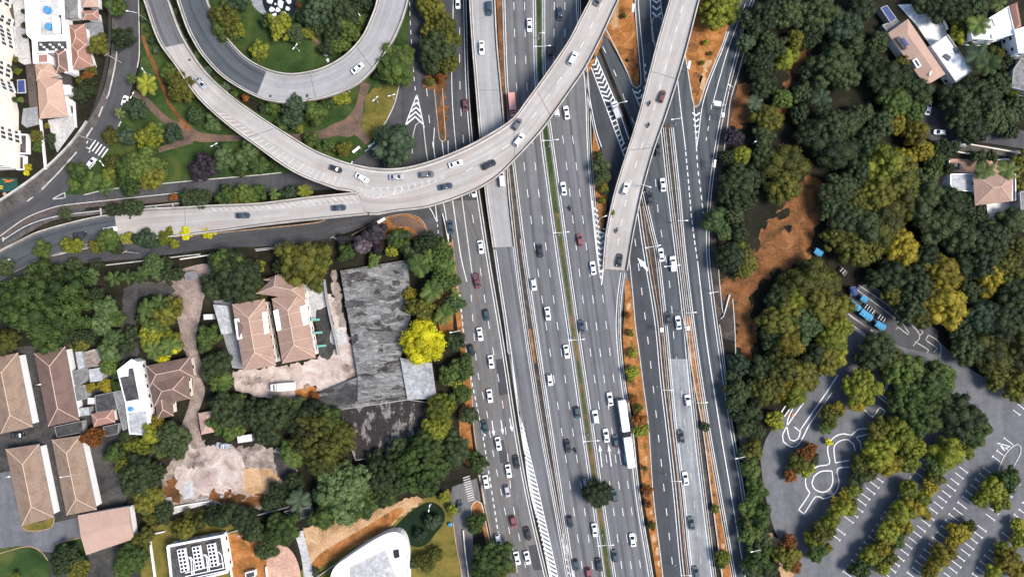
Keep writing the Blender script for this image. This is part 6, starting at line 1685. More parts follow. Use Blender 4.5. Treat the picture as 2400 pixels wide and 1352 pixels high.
PALMS = [palm_mesh(1), palm_mesh(2, 3, 12), palm_mesh(3, 3, 18), palm_mesh(4, 3, 9, True)]
COLN = {'D': 'dark green', 'T': 'bluish green', 'G': 'mid green', 'L': 'pale green', 'O': 'olive green', 'Y': 'yellow green', 'A': 'golden', 'K': 'bright yellow', 'R': 'rust coloured', 'P': 'dark purple', 'V': 'lavender flowering'}
LM = [('the round dark median tree', 1400, 1157), ('the bright yellow tree', 990, 800), ('the corrugated shed', 985, 885), ('the cracked grey slab', 880, 740), ('the blackened ruined slab', 890, 1010), ('the twin roofed house', 640, 760),
      ('the box truck in the pink yard', 660, 907), ('the pale dirt clearing', 540, 1110), ('the tiny tiled lodge', 484, 990), ('the brown house with crossing roofs', 400, 910), ('the long white roofed block', 318, 940), ('the tan tiled shed', 175, 1115), ('the salmon roofed hall', 248, 1242),
      ('the plant building with chillers', 465, 1312), ('the white rounded pavilion', 890, 1310), ('the deep green lawn oval', 990, 1225), ('the striped side lane crossing', 1098, 1145), ('the side lane', 1085, 1300), ('the painted down arrows', 1165, 1000), ('the long brown tiled shed', 130, 905),
      ('the small white hut in the driveway', 487, 742), ('the driveway gate roof', 447, 646), ('the yellow roadside pair', 462, 544), ('the left end of the joining ramp', 60, 580), ('the zebra crossing', 225, 355), ('the apartment tower', 30, 320), ('the big salmon hipped house', 122, 230),
      ('the row house', 190, 110), ('the top bend of the left street', 300, 100), ('the fork of the brick paths', 430, 310), ('the lower brick path', 600, 324), ('the brick path junction', 825, 292), ('the white boulders in the pond', 655, 20), ('the loop ramp joint', 590, 190),
      ('the white car on the loop ramp', 838, 160), ('the service road gore', 975, 270), ('the top of the straight viaduct', 1130, 20), ('the chevrons on the flyover', 940, 440), ('the foot of the long ramp', 1440, 620), ('the gore with the parked truck', 1430, 240), ('the upper orange island', 1455, 90),
      ('the triangular orange island', 1660, 140), ('the clay trail in the wood', 1865, 140), ('the orange clay clearing', 1830, 560), ('the lower tip of the clay clearing', 1745, 790), ('the orange roofed villa', 2145, 120), ('the white annex', 2230, 140), ('the dark blue carport', 2080, 35), ('the white wedge roof', 2325, 65),
      ('the shaded residential street', 2240, 310), ('the red roofed villa', 2328, 440), ('the curved pink patio', 2205, 430), ('the blue covered carts', 2040, 745), ('the white road maze behind the carts', 2160, 790), ('the painted figure of eight', 1935, 1110), ('the hairpin of the painted track', 1850, 1020),
      ('the rounded brick bay in the car park', 2370, 1070), ('the lower left corner of the car park', 1885, 1320), ('the lower right corner of the car park', 2390, 1340), ('the long articulated bus', 1470, 1017), ('the concrete lane start', 1590, 845), ('the clay bank beside the avenue', 1735, 250),
      ('the corner bank with lavender trees', 950, 520), ('the footway ramp railing', 1700, 720), ('the reddish garden beds', 1885, 1070), ('the middle of the orange verge', 1515, 1150), ('the top edge of the wood', 1900, 5), ('the right edge below the villa', 2390, 640), ('the grey house at the right edge', 2400, 180)]
DIRS = ['right of', 'upper right of', 'above', 'upper left of', 'left of', 'lower left of', 'below', 'lower right of']
PEND = []
TREEN = {'D': 'dark_broadleaf_tree', 'T': 'bluish_green_tree', 'G': 'green_tree', 'L': 'pale_green_tree', 'O': 'olive_toned_tree', 'Y': 'yellow_green_tree', 'A': 'golden_tree', 'K': 'yellow_flowering_tree', 'R': 'rust_leaved_tree', 'P': 'purple_leaved_tree', 'V': 'lavender_flowering_tree'}


def tree(px, py, r, kind, form='b', sx=1.0, hk=1.0, ang=None):
    """px, py, r: centre and radius of the crown in photo pixels; form b broadleaf, f feathery, p palm, w broad-leaved palm"""
    r *= .94 if not (px > 1890 and py > 1100) else .80
    R = r * S
    for _ in range(3): R = r * S * (H - hgt(R) * hk * .75) / H
    h = hgt(R) * hk
    if form in 'pw': h = min(9, 2.5 + R * 1.5) * hk
    c = W(px, py, h * .8)
    word = 'palm_tree' if form == 'p' else 'broad_leaved_palm' if form == 'w' else TREEN[kind].replace('tree', 'shrub') if r < 12 else TREEN[kind]
    root = bpy.data.objects.new(word, None); root.empty_display_size = .3; COL.objects.link(root); root.location = (c.x, c.y, 0)
    rz = random.uniform(0, 6.28) if ang is None else ang
    if form in 'pw':
        me = PALMS[3] if form == 'w' else random.choice(PALMS[:3]); k = R / 2.75
        cr = bpy.data.objects.new('crown', me); zc = h * .86; sc = (k, k, k)
    else:
        src = CROWNS if form in 'bc' else FEATHER
        Rb = min(src, key=lambda q: abs(math.log(q / R))); me = src[Rb][2] if form == 'c' else random.choice(src[Rb]); k = R / Rb * 1.04
        cr = bpy.data.objects.new('crown', me); zc = max(R * .12, h - R * .66); sc = (k * sx, k / sx, k * (1.0 if R > 6 else 1.1))
    COL.objects.link(cr); cr.parent = root; cr.location = (0, 0, zc); cr.scale = sc; cr.rotation_euler = (0, 0, rz)
    cr.material_slots[0].link = 'OBJECT'; cr.material_slots[0].material = LEAF[kind]
    kq = round(min(10, max(.4, R)) * 2) / 2
    if kq not in TRUNKS: TRUNKS[kq] = trunk_mesh(max(.4, kq), 1.55 * max(.4, kq) + 1.2)
    tr = bpy.data.objects.new('trunk', TRUNKS[kq]); COL.objects.link(tr); tr.parent = root; tr.rotation_euler = (0, 0, rz)
    hz = (zc + R * .15) / (1.55 * kq + 1.2) / .62 * .62
    if form in 'pw':
        if 'palm' not in TRUNKS:
            m = MB().tube([(0, 0, 0), (.03, .02, .5), (0, 0, 1)], .14, 8, .10); t = bpy.data.meshes.new('trunk'); t.from_pydata(m.v, [], m.f); t.materials.append(MT['bark']); TRUNKS['palm'] = t
        tr.data = TRUNKS['palm']; tr.scale = (1.2, 1.2, zc + .1)
    else:
        tr.scale = (1, 1, hz)
    PEND.append((root, px, py, r / .94, kind, form))
    return root


def label_trees():
    import collections
    G = collections.defaultdict(list)
    for it in PEND:
        root, px, py, r, kind, form = it
        what = {'p': 'palm', 'w': 'broad-leaved palm', 'f': 'feathery tree', 'b': 'shrub' if r < 13 else 'tree', 'c': 'round-crowned tree'}[form]
        size = '' if form in 'pw' else ('small ' if r < 20 else 'large ' if 38 < r <= 60 else 'huge ' if r > 60 else '')
        lm = sorted(LM, key=lambda l: (l[1] - px) ** 2 + (l[2] - py) ** 2)[0]
        dx, dy = px - lm[1], lm[2] - py
        d = DIRS[int(round(math.degrees(math.atan2(dy, dx)) / 45)) % 8] if abs(dx) + abs(dy) > 12 else 'over'
        G[(size + COLN[kind] + ' ' + what, d, lm[0])].append((math.hypot(dx, dy), it))
    for (w, d, l), its in G.items():
        its.sort(key=lambda q: q[0])
        for i, (dist, it) in enumerate(its):
            if len(its) == 1: s = f'{w} {d} {l}'
            elif len(its) == 2: s = f'{("nearer", "farther")[i]} {w} {d} {l}'
            else: s = f'{["nearest", "second nearest", "third nearest", "fourth nearest", "fifth nearest", "sixth nearest", "seventh nearest"][i]} {w} {d} {l}'
            f = it[5]
            tag(it[0], check_label(s), 'palm' if f in 'pw' else 'shrub' if it[3] < 13 else 'tree', 'palms in gardens and parks' if f in 'pw' else 'shrubs and bushes' if it[3] < 13 else 'trees in parks and gardens')


T = tree
DATA = '''
232 105 26 O; 287 90 28 D; 268 8 30 G; 337 42 10 G; 345 70 8 G; 357 95 9 T; 366 118 9 T; 398 172 25 G; 422 203 38 O; 405 195 20 D; 458 270 21 L; 500 290 20 L; 345 200 28 Y p; 338 190 22 G; 308 185 15 G p; 281 266 17 G p
325 255 22 T; 300 250 14 T; 258 320 22 O; 297 320 24 T; 347 322 30 Y; 365 300 18 G; 405 310 22 T; 385 325 14 D; 265 385 25 O; 188 404 28 G; 175 430 16 G; 215 425 27 G w; 248 440 24 G p; 292 398 28 G; 330 385 40 G; 350 415 34 O; 300 432 28 G; 372 395 24 G; 255 410 20 Y w
478 392 36 P; 527 370 30 L; 580 362 32 L; 560 395 20 G; 608 388 24 G p; 635 385 16 G; 600 350 16 G; 430 95 9 T p; 487 165 11 T p; 528 207 13 T p; 548 222 10 G; 575 230 9 R; 415 60 8 G; 408 28 7 G; 460 130 9 G; 505 185 8 D
190 190 14 O; 205 205 22 D; 215 165 13 O; 190 222 20 D; 205 180 14 R; 85 318 16 O; 87 345 12 G; 118 325 14 D; 122 345 9 D; 42 168 10 Y; 33 160 8 D; 35 235 9 G; 50 235 8 G p; 66 392 9 K; 62 405 7 K; 110 295 7 A; 38 140 7 O; 55 28 7 D; 56 60 7 D; 58 85 6 D
527 45 36 O; 520 70 26 G; 556 70 18 Y; 545 90 18 G; 527 95 16 G; 605 118 24 Y; 600 140 14 G; 558 5 24 T; 530 12 18 G; 655 62 30 Y; 625 50 18 G; 690 78 24 D; 722 78 16 Y; 720 40 26 D; 757 15 44 T; 800 30 44 D; 842 8 28 D; 785 72 32 D; 815 62 34 G; 797 102 26 G; 770 112 20 D; 868 8 18 T; 838 62 14 Y; 745 62 22 D; 700 14 8 R; 850 45 18 D; 776 45 26 T
695 252 32 T; 680 275 26 T; 740 265 30 G; 640 252 18 G; 618 255 12 T; 795 225 22 Y; 812 235 12 Y; 660 290 16 G; 765 248 20 G; 730 328 18 G; 808 348 20 O; 770 342 14 G; 700 302 12 Y; 748 350 12 G; 720 235 14 T p; 782 348 10 O
925 150 50 G; 905 170 26 D; 948 125 24 G; 925 340 53 T; 900 322 24 T; 1012 22 34 O; 1040 60 34 O; 1000 5 26 Y; 1022 112 42 D; 1052 100 28 O; 1048 148 28 O; 1012 152 26 D; 1008 192 12 O; 1034 182 14 R; 1052 130 20 G; 1006 72 24 O
1685 22 44 Y; 1716 34 22 G; 1655 46 18 G p; 1462 38 6 G; 1655 100 7 Y; 1665 126 6 Y; 1646 148 6 Y; 1385 132 10 D; 1408 388 20 D; 1412 414 21 D; 1404 365 12 O; 1415 440 12 O; 1435 500 11 Y; 1412 470 8 O; 1418 450 8 D
1470 738 8 R; 1478 780 9 O; 1484 828 12 Y; 1482 872 17 Y; 1478 888 10 A; 1484 935 12 R; 1497 956 12 O; 1497 985 20 R; 1500 1008 18 Y; 1512 1000 10 G; 1517 1150 13 R; 1518 1182 9 R; 1527 1230 11 O; 1400 1157 38 D c; 1654 1000 12 D; 1677 1192 10 Y; 1693 1308 20 Y; 1512 1098 6 D; 1690 1325 10 G
1757 38 26 T; 1750 100 24 T; 1795 30 38 D; 1850 22 46 D; 1925 25 48 D; 1975 62 44 T; 2020 18 42 D; 2000 112 32 D; 1868 92 24 O; 1842 140 28 Y; 1782 150 38 D; 1792 200 32 D; 1768 242 22 T p; 1775 265 20 T; 1800 278 36 O; 1835 232 24 G; 1952 150 50 D; 1985 172 36 D; 2042 150 38 D; 2060 98 28 D; 2072 182 42 D; 2112 182 36 D; 2120 150 26 O; 2152 215 36 D; 2098 242 38 G; 2140 262 30 G; 1882 220 26 D; 1922 232 26 T p; 1942 292 46 D; 1902 312 40 D; 1985 292 40 D; 1960 350 52 D; 2030 332 38 D; 2022 268 28 D; 1820 112 28 D; 1895 165 24 D; 1800 100 30 D; 1900 90 26 D; 1770 60 30 D; 2065 290 34 D; 1875 270 24 D
1718 322 22 P; 1738 365 26 Y; 1706 370 20 D; 1735 420 42 D; 1792 370 34 D; 1842 385 54 O; 1832 432 44 O; 1722 462 36 D; 1752 470 26 D; 1673 515 31 L; 1700 545 20 L; 1734 545 26 D; 1715 605 42 D; 1742 618 36 O; 1735 580 20 Y; 1770 420 30 D; 1720 505 24 D; 1790 320 28 D
2100 292 28 A; 2148 312 34 A; 2162 352 30 A; 2192 382 26 G; 2082 390 52 Y; 2112 422 50 O; 2062 452 46 O; 2012 402 36 D; 1972 442 42 D; 2122 380 30 A; 2078 522 54 O; 2030 532 46 D; 1985 512 42 D; 2116 582 42 A; 2000 582 42 O; 1962 560 34 O; 2116 482 36 O; 2055 420 32 Y; 2010 470 36 O; 2050 580 34 O; 1945 480 34 D; 2150 420 28 D
2182 452 36 D; 2232 472 40 D; 2282 500 34 D; 2202 532 46 D; 2262 560 50 D; 2330 560 46 D; 2372 520 36 D; 2302 612 46 D; 2362 622 42 O; 2172 602 36 D; 2150 662 42 D; 2212 640 46 A; 2222 715 52 A; 2195 690 36 O; 2320 642 36 A; 2312 682 20 A; 2382 682 40 D; 2132 722 36 D; 2085 642 36 D; 2050 652 26 D; 2160 742 32 O; 2302 742 44 T; 2362 750 50 D; 2392 832 46 O; 2332 832 52 O; 2272 822 38 D; 2255 775 32 D; 2400 740 40 D; 2160 500 34 D; 2255 620 36 D; 2120 650 34 D; 2090 690 26 O; 2385 580 34 O; 2240 520 30 D; 2390 900 40 O; 2340 880 34 O; 2310 560 28 D; 2270 680 30 D
1862 674 42 O; 1902 652 48 O; 1942 662 36 O; 1922 712 50 O; 1830 694 36 D; 1832 752 50 O; 1885 762 46 L; 1850 800 42 A; 1816 790 36 D; 1968 770 34 Y; 1952 795 40 Y; 1942 842 36 O; 1832 862 42 O; 1882 882 44 O; 1790 862 34 D; 1802 912 40 O; 1862 922 34 Y; 1970 720 30 O; 1890 700 34 O; 1960 830 30 Y; 1910 830 32 D; 1860 700 36 Y; 1840 905 30 A; 1770 910 22 D
1735 855 28 T; 1722 880 18 D; 1730 918 32 D; 1760 962 26 D; 1748 1000 26 D; 1765 1052 22 O; 1760 1100 26 G; 1772 1150 28 G; 1755 1192 24 G; 1782 1210 30 G; 1758 1248 28 G; 1788 1262 24 D; 1775 1312 34 G; 1800 1335 26 D; 1815 985 22 Y; 1848 1270 20 R; 1845 1302 30 O; 1862 1325 18 R; 1870 1300 12 R; 1720 950 20 D; 1775 1010 20 D; 1745 1060 18 D; 1770 1180 18 D; 1740 1225 16 D; 1795 1290 18 G; 1735 970 22 D; 1760 1335 24 T
2062 822 46 D; 2090 850 36 O; 2035 840 30 D; 2022 908 46 Y; 2012 940 26 A; 1945 975 26 O; 1962 955 18 A; 1935 1000 18 G; 2122 872 46 G; 2172 912 56 G; 2130 942 44 G; 2200 890 46 G; 2168 975 46 G; 2262 990 54 D; 2285 1010 40 G; 2222 1062 40 Y; 2262 1050 24 Y; 2110 1022 40 Y; 2142 1005 26 Y; 2062 1062 40 Y; 2085 1090 32 A; 2036 1110 26 O; 2132 1082 30 Y; 2090 1000 26 O; 2150 1050 24 Y; 2060 1010 30 O; 2020 1085 26 O; 2236 950 34 D;  2010 1120 26 D
1975 1190 30 Y; 1950 1212 32 Y; 1980 1160 16 A; 2000 1148 24 Y; 1925 1250 36 O; 1908 1262 26 Y; 1915 1292 30 G; 1960 1175 16 A; 1940 1285 14 A; 1995 1180 20 O
2142 1190 30 A; 2110 1202 36 Y; 2132 1150 32 Y; 2192 1120 28 O; 2178 1140 26 A; 2082 1250 36 Y; 2066 1280 30 A; 2042 1302 34 Y; 2020 1332 32 G; 2100 1260 26 G; 2160 1170 28 Y; 2080 1300 26 O; 2120 1235 28 A; 2196 1085 28 G; 2170 1205 18 A; 2070 1330 22 Y
2330 1145 38 Y; 2362 1122 36 G; 2300 1170 26 Y; 2345 1175 30 Y; 2250 1250 32 A; 2235 1268 24 A; 2205 1302 36 A; 2180 1338 26 A; 2190 1320 20 Y; 2270 1235 22 O; 2362 1310 38 A; 2392 1262 28 Y; 2330 1340 26 Y; 2390 1340 32 A; 2350 1285 24 Y; 2385 1230 20 Y
1885 1068 22 R; 1900 1052 16 R; 1852 1115 15 R; 1872 1085 26 O; 1905 1075 16 D; 1890 1095 20 Y; 1942 1035 9 K; 1840 1112 10 D; 1860 1108 9 O
92 712 110 G; 172 790 26 D; 14 628 22 D; 20 800 30 O
215 650 20 L; 245 722 28 L; 238 758 30 L; 266 790 24 L; 258 828 26 L; 256 858 22 G; 225 690 20 D; 270 745 22 G; 185 802 24 O; 205 790 20 D; 198 640 18 D; 170 625 20 D; 225 620 16 D; 290 860 14 D; 100 586 21 G; 158 574 19 Y; 182 577 17 Y; 250 562 30 G; 225 578 18 O; 272 580 18 D; 298 558 14 Y; 340 558 24 T; 318 560 14 T; 385 558 17 Y; 398 545 13 Y; 437 545 17 K f; 487 542 18 K f; 360 570 14 T; 408 572 12 Y
268 652 26 G p; 300 648 24 G p; 332 645 22 G p; 358 620 28 L; 372 640 20 L; 400 642 26 D; 390 615 16 D; 345 722 25 G p; 378 708 26 G p; 392 738 30 O; 405 715 24 O; 352 790 32 Y; 368 765 26 G; 400 795 26 Y; 406 812 20 K; 385 845 16 K; 362 822 26 G p; 400 810 26 G p; 345 760 18 G; 330 745 16 D; 300 810 22 D; 305 780 18 D
152 500 15 D; 265 490 18 D; 312 486 24 D; 285 492 14 D; 440 466 22 D; 470 465 26 D; 528 460 26 G; 575 456 28 G; 605 452 22 G; 555 470 18 Y; 642 455 18 G p; 682 454 18 T; 716 450 20 Y p; 660 460 14 D; 700 448 12 G; 408 462 10 R
550 650 68 D; 535 622 44 G; 602 682 32 O; 608 622 14 Y; 712 618 64 O; 668 620 26 D; 745 600 30 Y; 680 655 24 Y; 500 672 34 D; 575 690 30 O; 487 790 28 G; 480 810 18 D; 505 858 38 D; 516 892 32 G; 490 880 20 D
800 562 15 P; 850 572 25 V; 880 545 28 P; 812 592 20 G; 935 558 28 G; 918 588 16 Y; 876 610 16 G; 885 585 14 P; 1000 572 32 D f; 1032 602 36 G f; 982 622 30 G p; 1042 652 36 G f; 1012 682 30 G p; 1060 712 28 L f; 1040 738 26 G p; 1050 625 24 G p; 1004 600 22 G p; 1068 690 18 G p; 1040 575 20 G p; 985 722 32 O; 1000 750 26 O; 990 802 55 K c; 1065 800 28 D; 1085 862 30 G; 1060 872 28 G; 1045 885 20 G; 1085 922 22 G; 1100 972 22 D; 1072 905 14 Y; 1032 962 38 Y; 1022 1012 36 Y; 1050 940 20 G; 1062 1052 42 D; 1042 1010 22 D; 985 1092 74 G; 940 1055 34 D; 945 1120 36 D; 1118 1082 24 G; 1108 1070 14 Y; 960 690 18 A; 1024 570 20 G; 965 600 22 D; 950 580 16 D
745 1042 74 O; 700 990 36 D; 690 1060 40 G; 800 1022 38 O; 805 1150 76 L; 845 1180 42 G; 760 1210 34 G; 895 1112 44 D; 902 1152 36 G; 640 968 44 D; 592 972 36 D; 530 960 44 D; 560 945 24 G; 738 930 12 R; 692 948 20 D; 545 1002 30 G; 622 1012 36 D; 730 968 34 D; 702 1172 30 T p; 655 1162 30 D; 636 1175 24 D; 690 1130 26 D; 770 980 32 G; 510 990 24 G; 880 1080 24 D
530 1208 34 D; 572 1218 36 D; 502 1212 26 D; 660 1240 44 G; 622 1290 26 D; 602 1245 22 D; 585 1255 16 D; 430 1242 28 O; 465 1225 20 O; 382 1198 26 D; 345 1162 38 O; 322 1128 44 D; 352 1115 34 D; 330 1092 34 D; 365 1022 32 Y; 318 1050 30 Y; 402 1032 44 D; 380 1050 22 G; 270 1062 26 G; 300 1022 22 D; 215 1024 27 R; 290 1090 24 O; 305 1310 42 G; 335 1262 26 O; 150 1310 36 D f; 182 1332 28 O f; 40 1346 10 Y; 213 907 12 A; 246 903 17 A; 272 904 14 G; 270 875 14 D; 370 985 18 A; 415 1050 26 D; 355 1215 18 O; 340 1185 22 G; 285 1335 26 G; 440 1205 12 O
1115 1226 25 G; 1152 1312 50 G; 1130 1345 30 G; 1180 1330 24 O; 985 1255 16 T; 1015 1224 19 T; 998 1318 24 O; 1022 1300 18 O; 970 1320 14 D; 740 1340 10 D; 1060 1195 14 Y; 1040 1165 12 Y
2290 60 30 G p; 2275 75 26 D; 2252 62 26 O; 2245 82 20 Y; 2240 20 38 D; 2200 15 36 D; 2165 5 30 D; 2290 20 34 D; 2340 12 24 G p; 2332 130 22 O; 2380 110 12 O; 2290 130 36 T p; 2310 150 34 G p; 2250 250 46 D; 2300 230 48 D; 2340 200 34 D; 2330 270 46 D; 2280 300 42 D; 2230 230 34 D; 2382 260 34 D; 2375 215 18 Y; 2270 200 26 D; 2360 150 20 D; 2220 350 26 D; 2200 350 20 D; 2295 368 18 D; 2325 366 14 D; 2305 402 28 G p; 2358 400 28 G p; 2225 395 14 D; 2190 405 22 L; 2395 380 26 O; 2300 520 22 D; 2260 480 34 D; 2342 518 10 A; 2395 430 22 O; 2365 310 20 D
'''
for row in DATA.replace('\n', ';').split(';'):
    t = row.split()
    if not t: continue
    tree(float(t[0]), float(t[1]), float(t[2]), t[3], t[4] if len(t) > 4 else ('f' if t[3] == 'L' and float(t[2]) > 60 else 'b'), sx=random.uniform(.92, 1.09))
label_trees()
# ============================================================ street lamps, signs, small things
def lamp_proto(arms, h=9.5, reach=2.1, white=False):
    root = empty('street_lamp', None, None)
    MB().tube([(0, 0, 0), (0, 0, h)], .11, 8, .07).build('pole', MT['metal_grey'], root, world=False)
    MB().cyl((0, 0, 0), .24, .35, 8).build('base', MT['kerb'], root, world=False)
    for s in arms:
        MB().tube([(0, 0, h - .3), (s * reach * .5, 0, h + .1), (s * reach, 0, h + .2)], .06, 6).build('arm', MT['metal_white'], root, world=False)
        MB().box((s * (reach + .45), 0, h + .18), (.75, .28, .13)).build('lamp_head', MT['lamp_white'], root, world=False)
    return root


LP = {'double': lamp_proto((-1, 1), 9.5, 1.7), 'single': lamp_proto((1,), 8.5, 2.4), 'short': lamp_proto((1,), 5.5, .9), 'park': lamp_proto((-1, 1), 4.2, .35)}
lused = set()
def lamp(kind, px, py, ang, label, grp):
    """px, py: photo position of the pole top"""
    h = {'double': 9.5, 'single': 8.5, 'short': 5.5, 'park': 4.2}[kind]
    r = copy_tree(LP[kind]) if kind in lused else LP[kind]
    lused.add(kind); p = W(px, py, h); r.location = (p.x, p.y, 0); r.rotation_euler = (0, 0, math.radians(ang)); r.name = 'street_lamp'
    tag(r, check_label(label), 'street lamp', grp)


for px, py, lab in ((1272, 109, 'double-armed median lamp highest on the highway above the flyover'), (1290, 329, 'double-armed median lamp just below the curved flyover'), (1315, 545, 'double-armed median lamp at the joint line in the asphalt'),
                    (1351, 796, 'double-armed median lamp in the middle of the highway'), (1385, 1033, 'double-armed median lamp between the bus and the round tree'), (1420, 1277, 'double-armed median lamp below the round dark tree')):
    lamp('double', px, py, 4, lab, 'double-armed lamps along the highway median')
for kind, px, py, a, lab in (('single', 1446, 243, 12, 'lamp beside the parked flatbed truck on the gore'), ('single', 1597, 277, 190, 'lamp on the barrier right of the dark red ramp car'), ('single', 1503, 432, -18, 'lamp on the right edge of the long ramp'),
                             ('single', 1588, 517, 0, 'lamp on the barrier level with the pale green tree'), ('double', 1530, 578, 10, 'double lamp right of the long ramp foot above the painted arrow'), ('double', 1575, 623, 6, 'gantry-like double lamp over the white pickup'),
                             ('single', 1608, 733, 3, 'lamp on the barrier above the pair of black and white cars'), ('single', 1686, 683, 190, 'lamp on the footway kerb beside the clay clearing'), ('single', 1552, 914, 0, 'lamp left of the top of the stained concrete lane'),
                             ('single', 1634, 944, 4, 'lamp on the orange verge right of the concrete lane'), ('single', 1573, 1127, 0, 'lamp left of the lower concrete lane'), ('single', 1596, 1348, 2, 'lamp at the bottom edge beside the concrete lane'),
                             ('single', 1747, 1070, 190, 'lamp on the right kerb of the avenue beside the shrubs'), ('single', 1783, 1288, 190, 'lamp on the right kerb near the bottom of the avenue'), ('single', 320, 30, 172, 'lamp arching over the top of the left street'),
                             ('short', 1263, 78, 0, 'short lamp in the median beside the white saloon at the top'), ('short', 820, 390, 60, 'lamp standing at the inner edge of the flyover above the black hatchback'), ('short', 1718, 205, 150, 'short lamp on the right footway by the clay bank'),
                             ('single', 165, 1115, 186, 'lamp between the two hipped tiled sheds'), ('short', 1410, 510, 20, 'short lamp left of the ramp foot by the olive shrubs'), ('short', 838, 28, -60, 'short lamp inside the loop beside the ramp'), ('short', 84, 902, 8, 'lamp between the mottled shed and the brown shed'),
                             ('short', 12, 1118, 8, 'lamp left of the hipped mottled shed'), ('single', 1078, 775, 190, 'lamp at the kerb among trees right of the bright yellow tree')):
    lamp(kind, px, py, a, lab, 'street lamps along the roads')
for px, py, lab in ((692, 110, 'white park lamp on the lawn inside the loop'), (880, 232, 'white park lamp on the grass slope left of the service road'), (677, 265, 'white park lamp among bushes below the loop'), (337, 167, 'white park lamp by the clay path near the street'),
                    (310, 224, 'white park lamp where the brick path meets the street'), (502, 340, 'white park lamp beside the lower brick path'), (239, 383, 'white park lamp by the zebra crossing palms'), (918, 224, 'white lamp at the kerb of the service road'),
                    (812, 207, 'white lamp under the outer edge of the loop ramp'), (1838, 115, 'white lamp in the wood beside the clay trail'), (1776, 330, 'white lamp in the wood right of the purple shrub'), (1006, 1190, 'white lamp on the deep green lawn oval')):
    lamp('park', px, py, random.uniform(0, 180), lab, 'white lamps in the park')


def board(px, py, L_, Wd, ang, label, z=4.6, cat='sign'):
    p = W(px, py, z); r = empty('road_sign', check_label(label), cat, (p.x, p.y, 0), math.radians(ang), 'white road signs')
    m = MB().box((0, 0, z), (L_, Wd, .5)); m.build('panel', MT['metal_white'], r, world=False)
    for s in (-1, 1): MB().tube([(s * L_ * .38, 0, 0), (s * L_ * .38, 0, z)], .08, 6).build('post', MT['metal_grey'], r, world=False)


board(1484, 20, 2.6, .7, 85, 'white sign board seen from above beside the upper orange island')
board(1615, 153, 2.5, .75, 78, 'white sign board on the left rim of the triangular orange island')
board(1675, 384, 2.4, .6, 82, 'white sign board on the kerb beside the olive wood')
board(1695, 270, 1.3, .8, 80, 'small white sign box on the avenue kerb')
board(1551, 773, 1.2, 1.0, 90, 'square white sign plate left of the concrete lane'); board(1613, 769, 1.2, .9, 90, 'square white sign plate right of the black and white car pair')
board(835, 351, 2.8, .7, 38, 'white sign board at the zebra stripes below the brick path'); board(894, 517, 2.6, .8, 32, 'pale sign board on the corner bank by the side road')
# overhead lattice sign over the avenue
p = W(1682, 243, 6.4); r = empty('overhead_sign', check_label('grid-backed overhead sign reaching over the avenue lane'), 'sign', (p.x, p.y, 0), math.radians(-8))
mb = MB()
for i in range(5): mb.box((-1.0 + i * .5, 0, 6.4), (.12, 1.5, .14))
for j in range(4): mb.box((0, -.7 + j * .46, 6.45), (2.2, .12, .14))
mb.box((0, 0, 6.25), (2.1, 1.4, .06)); mb.build('panel', MT['metal_white'], r, world=False)
MB().tube([(2.6, 0, 0), (2.6, 0, 6.4)], .14, 8).build('post', MT['metal_grey'], r, world=False); MB().tube([(2.6, 0, 6.3), (0, 0, 6.3)], .09, 6).build('beam', MT['metal_grey'], r, world=False)
# boulders in the pond
def boulder(px, py, r, label):
    r *= 1.19
    bm = bmesh.new(); bmesh.ops.create_icosphere(bm, subdivisions=2, radius=1)
    rs = random.Random(int(px * 7 + py)); off = [rs.uniform(-1, 1) for _ in range(6)]
    for v in bm.verts:
        k = 1 + .22 * math.sin(3 * v.co.x + off[0] * 3) * math.cos(2.5 * v.co.y + off[1] * 3) + .12 * math.sin(5 * v.co.z + off[2] * 3 + 4 * v.co.x)
        v.co = Vector((v.co.x * r * k * (1 + .3 * off[3]), v.co.y * r * k, v.co.z * r * .6 * k))
    me = bpy.data.meshes.new('boulder'); bm.to_mesh(me); bm.free(); me.materials.append(MT['rock'])
    o = bpy.data.objects.new('boulder', me); COL.objects.link(o); q = W(px, py, .3); o.location = (q.x, q.y, .25); o.rotation_euler = (0, 0, rs.uniform(0, 6))
    tag(o, check_label(label), 'boulder', 'white boulders in the pond')
for px, py, r, lab in ((632, 3, .75, 'white boulder at the left of the pond on the top edge'), (657, 10, .85, 'largest white boulder in the middle of the pond'), (676, 3, .7, 'tall white boulder at the right of the pond on the top edge'), (637, 23, .8, 'broad white boulder on the left shore of the pond'),
                       (651, 24, .6, 'narrow white boulder in the pond beside the broad one'), (674, 21, .6, 'cream boulder on the right shore of the pond'), (643, 36, .6, 'white boulder at the bottom left of the pond'), (664, 32, .65, 'flat white boulder at the bottom right of the pond'), (645, 10, .3, 'tiny white boulder left of the largest one'),
                       (764, 128, .6, 'grey boulder on the lawn beside the loop parapet'), (774, 124, .5, 'pointed grey boulder at the edge of the loop shrubs'), (768, 142, .55, 'grey boulder nearest the loop parapet')): boulder(px, py, r, lab)
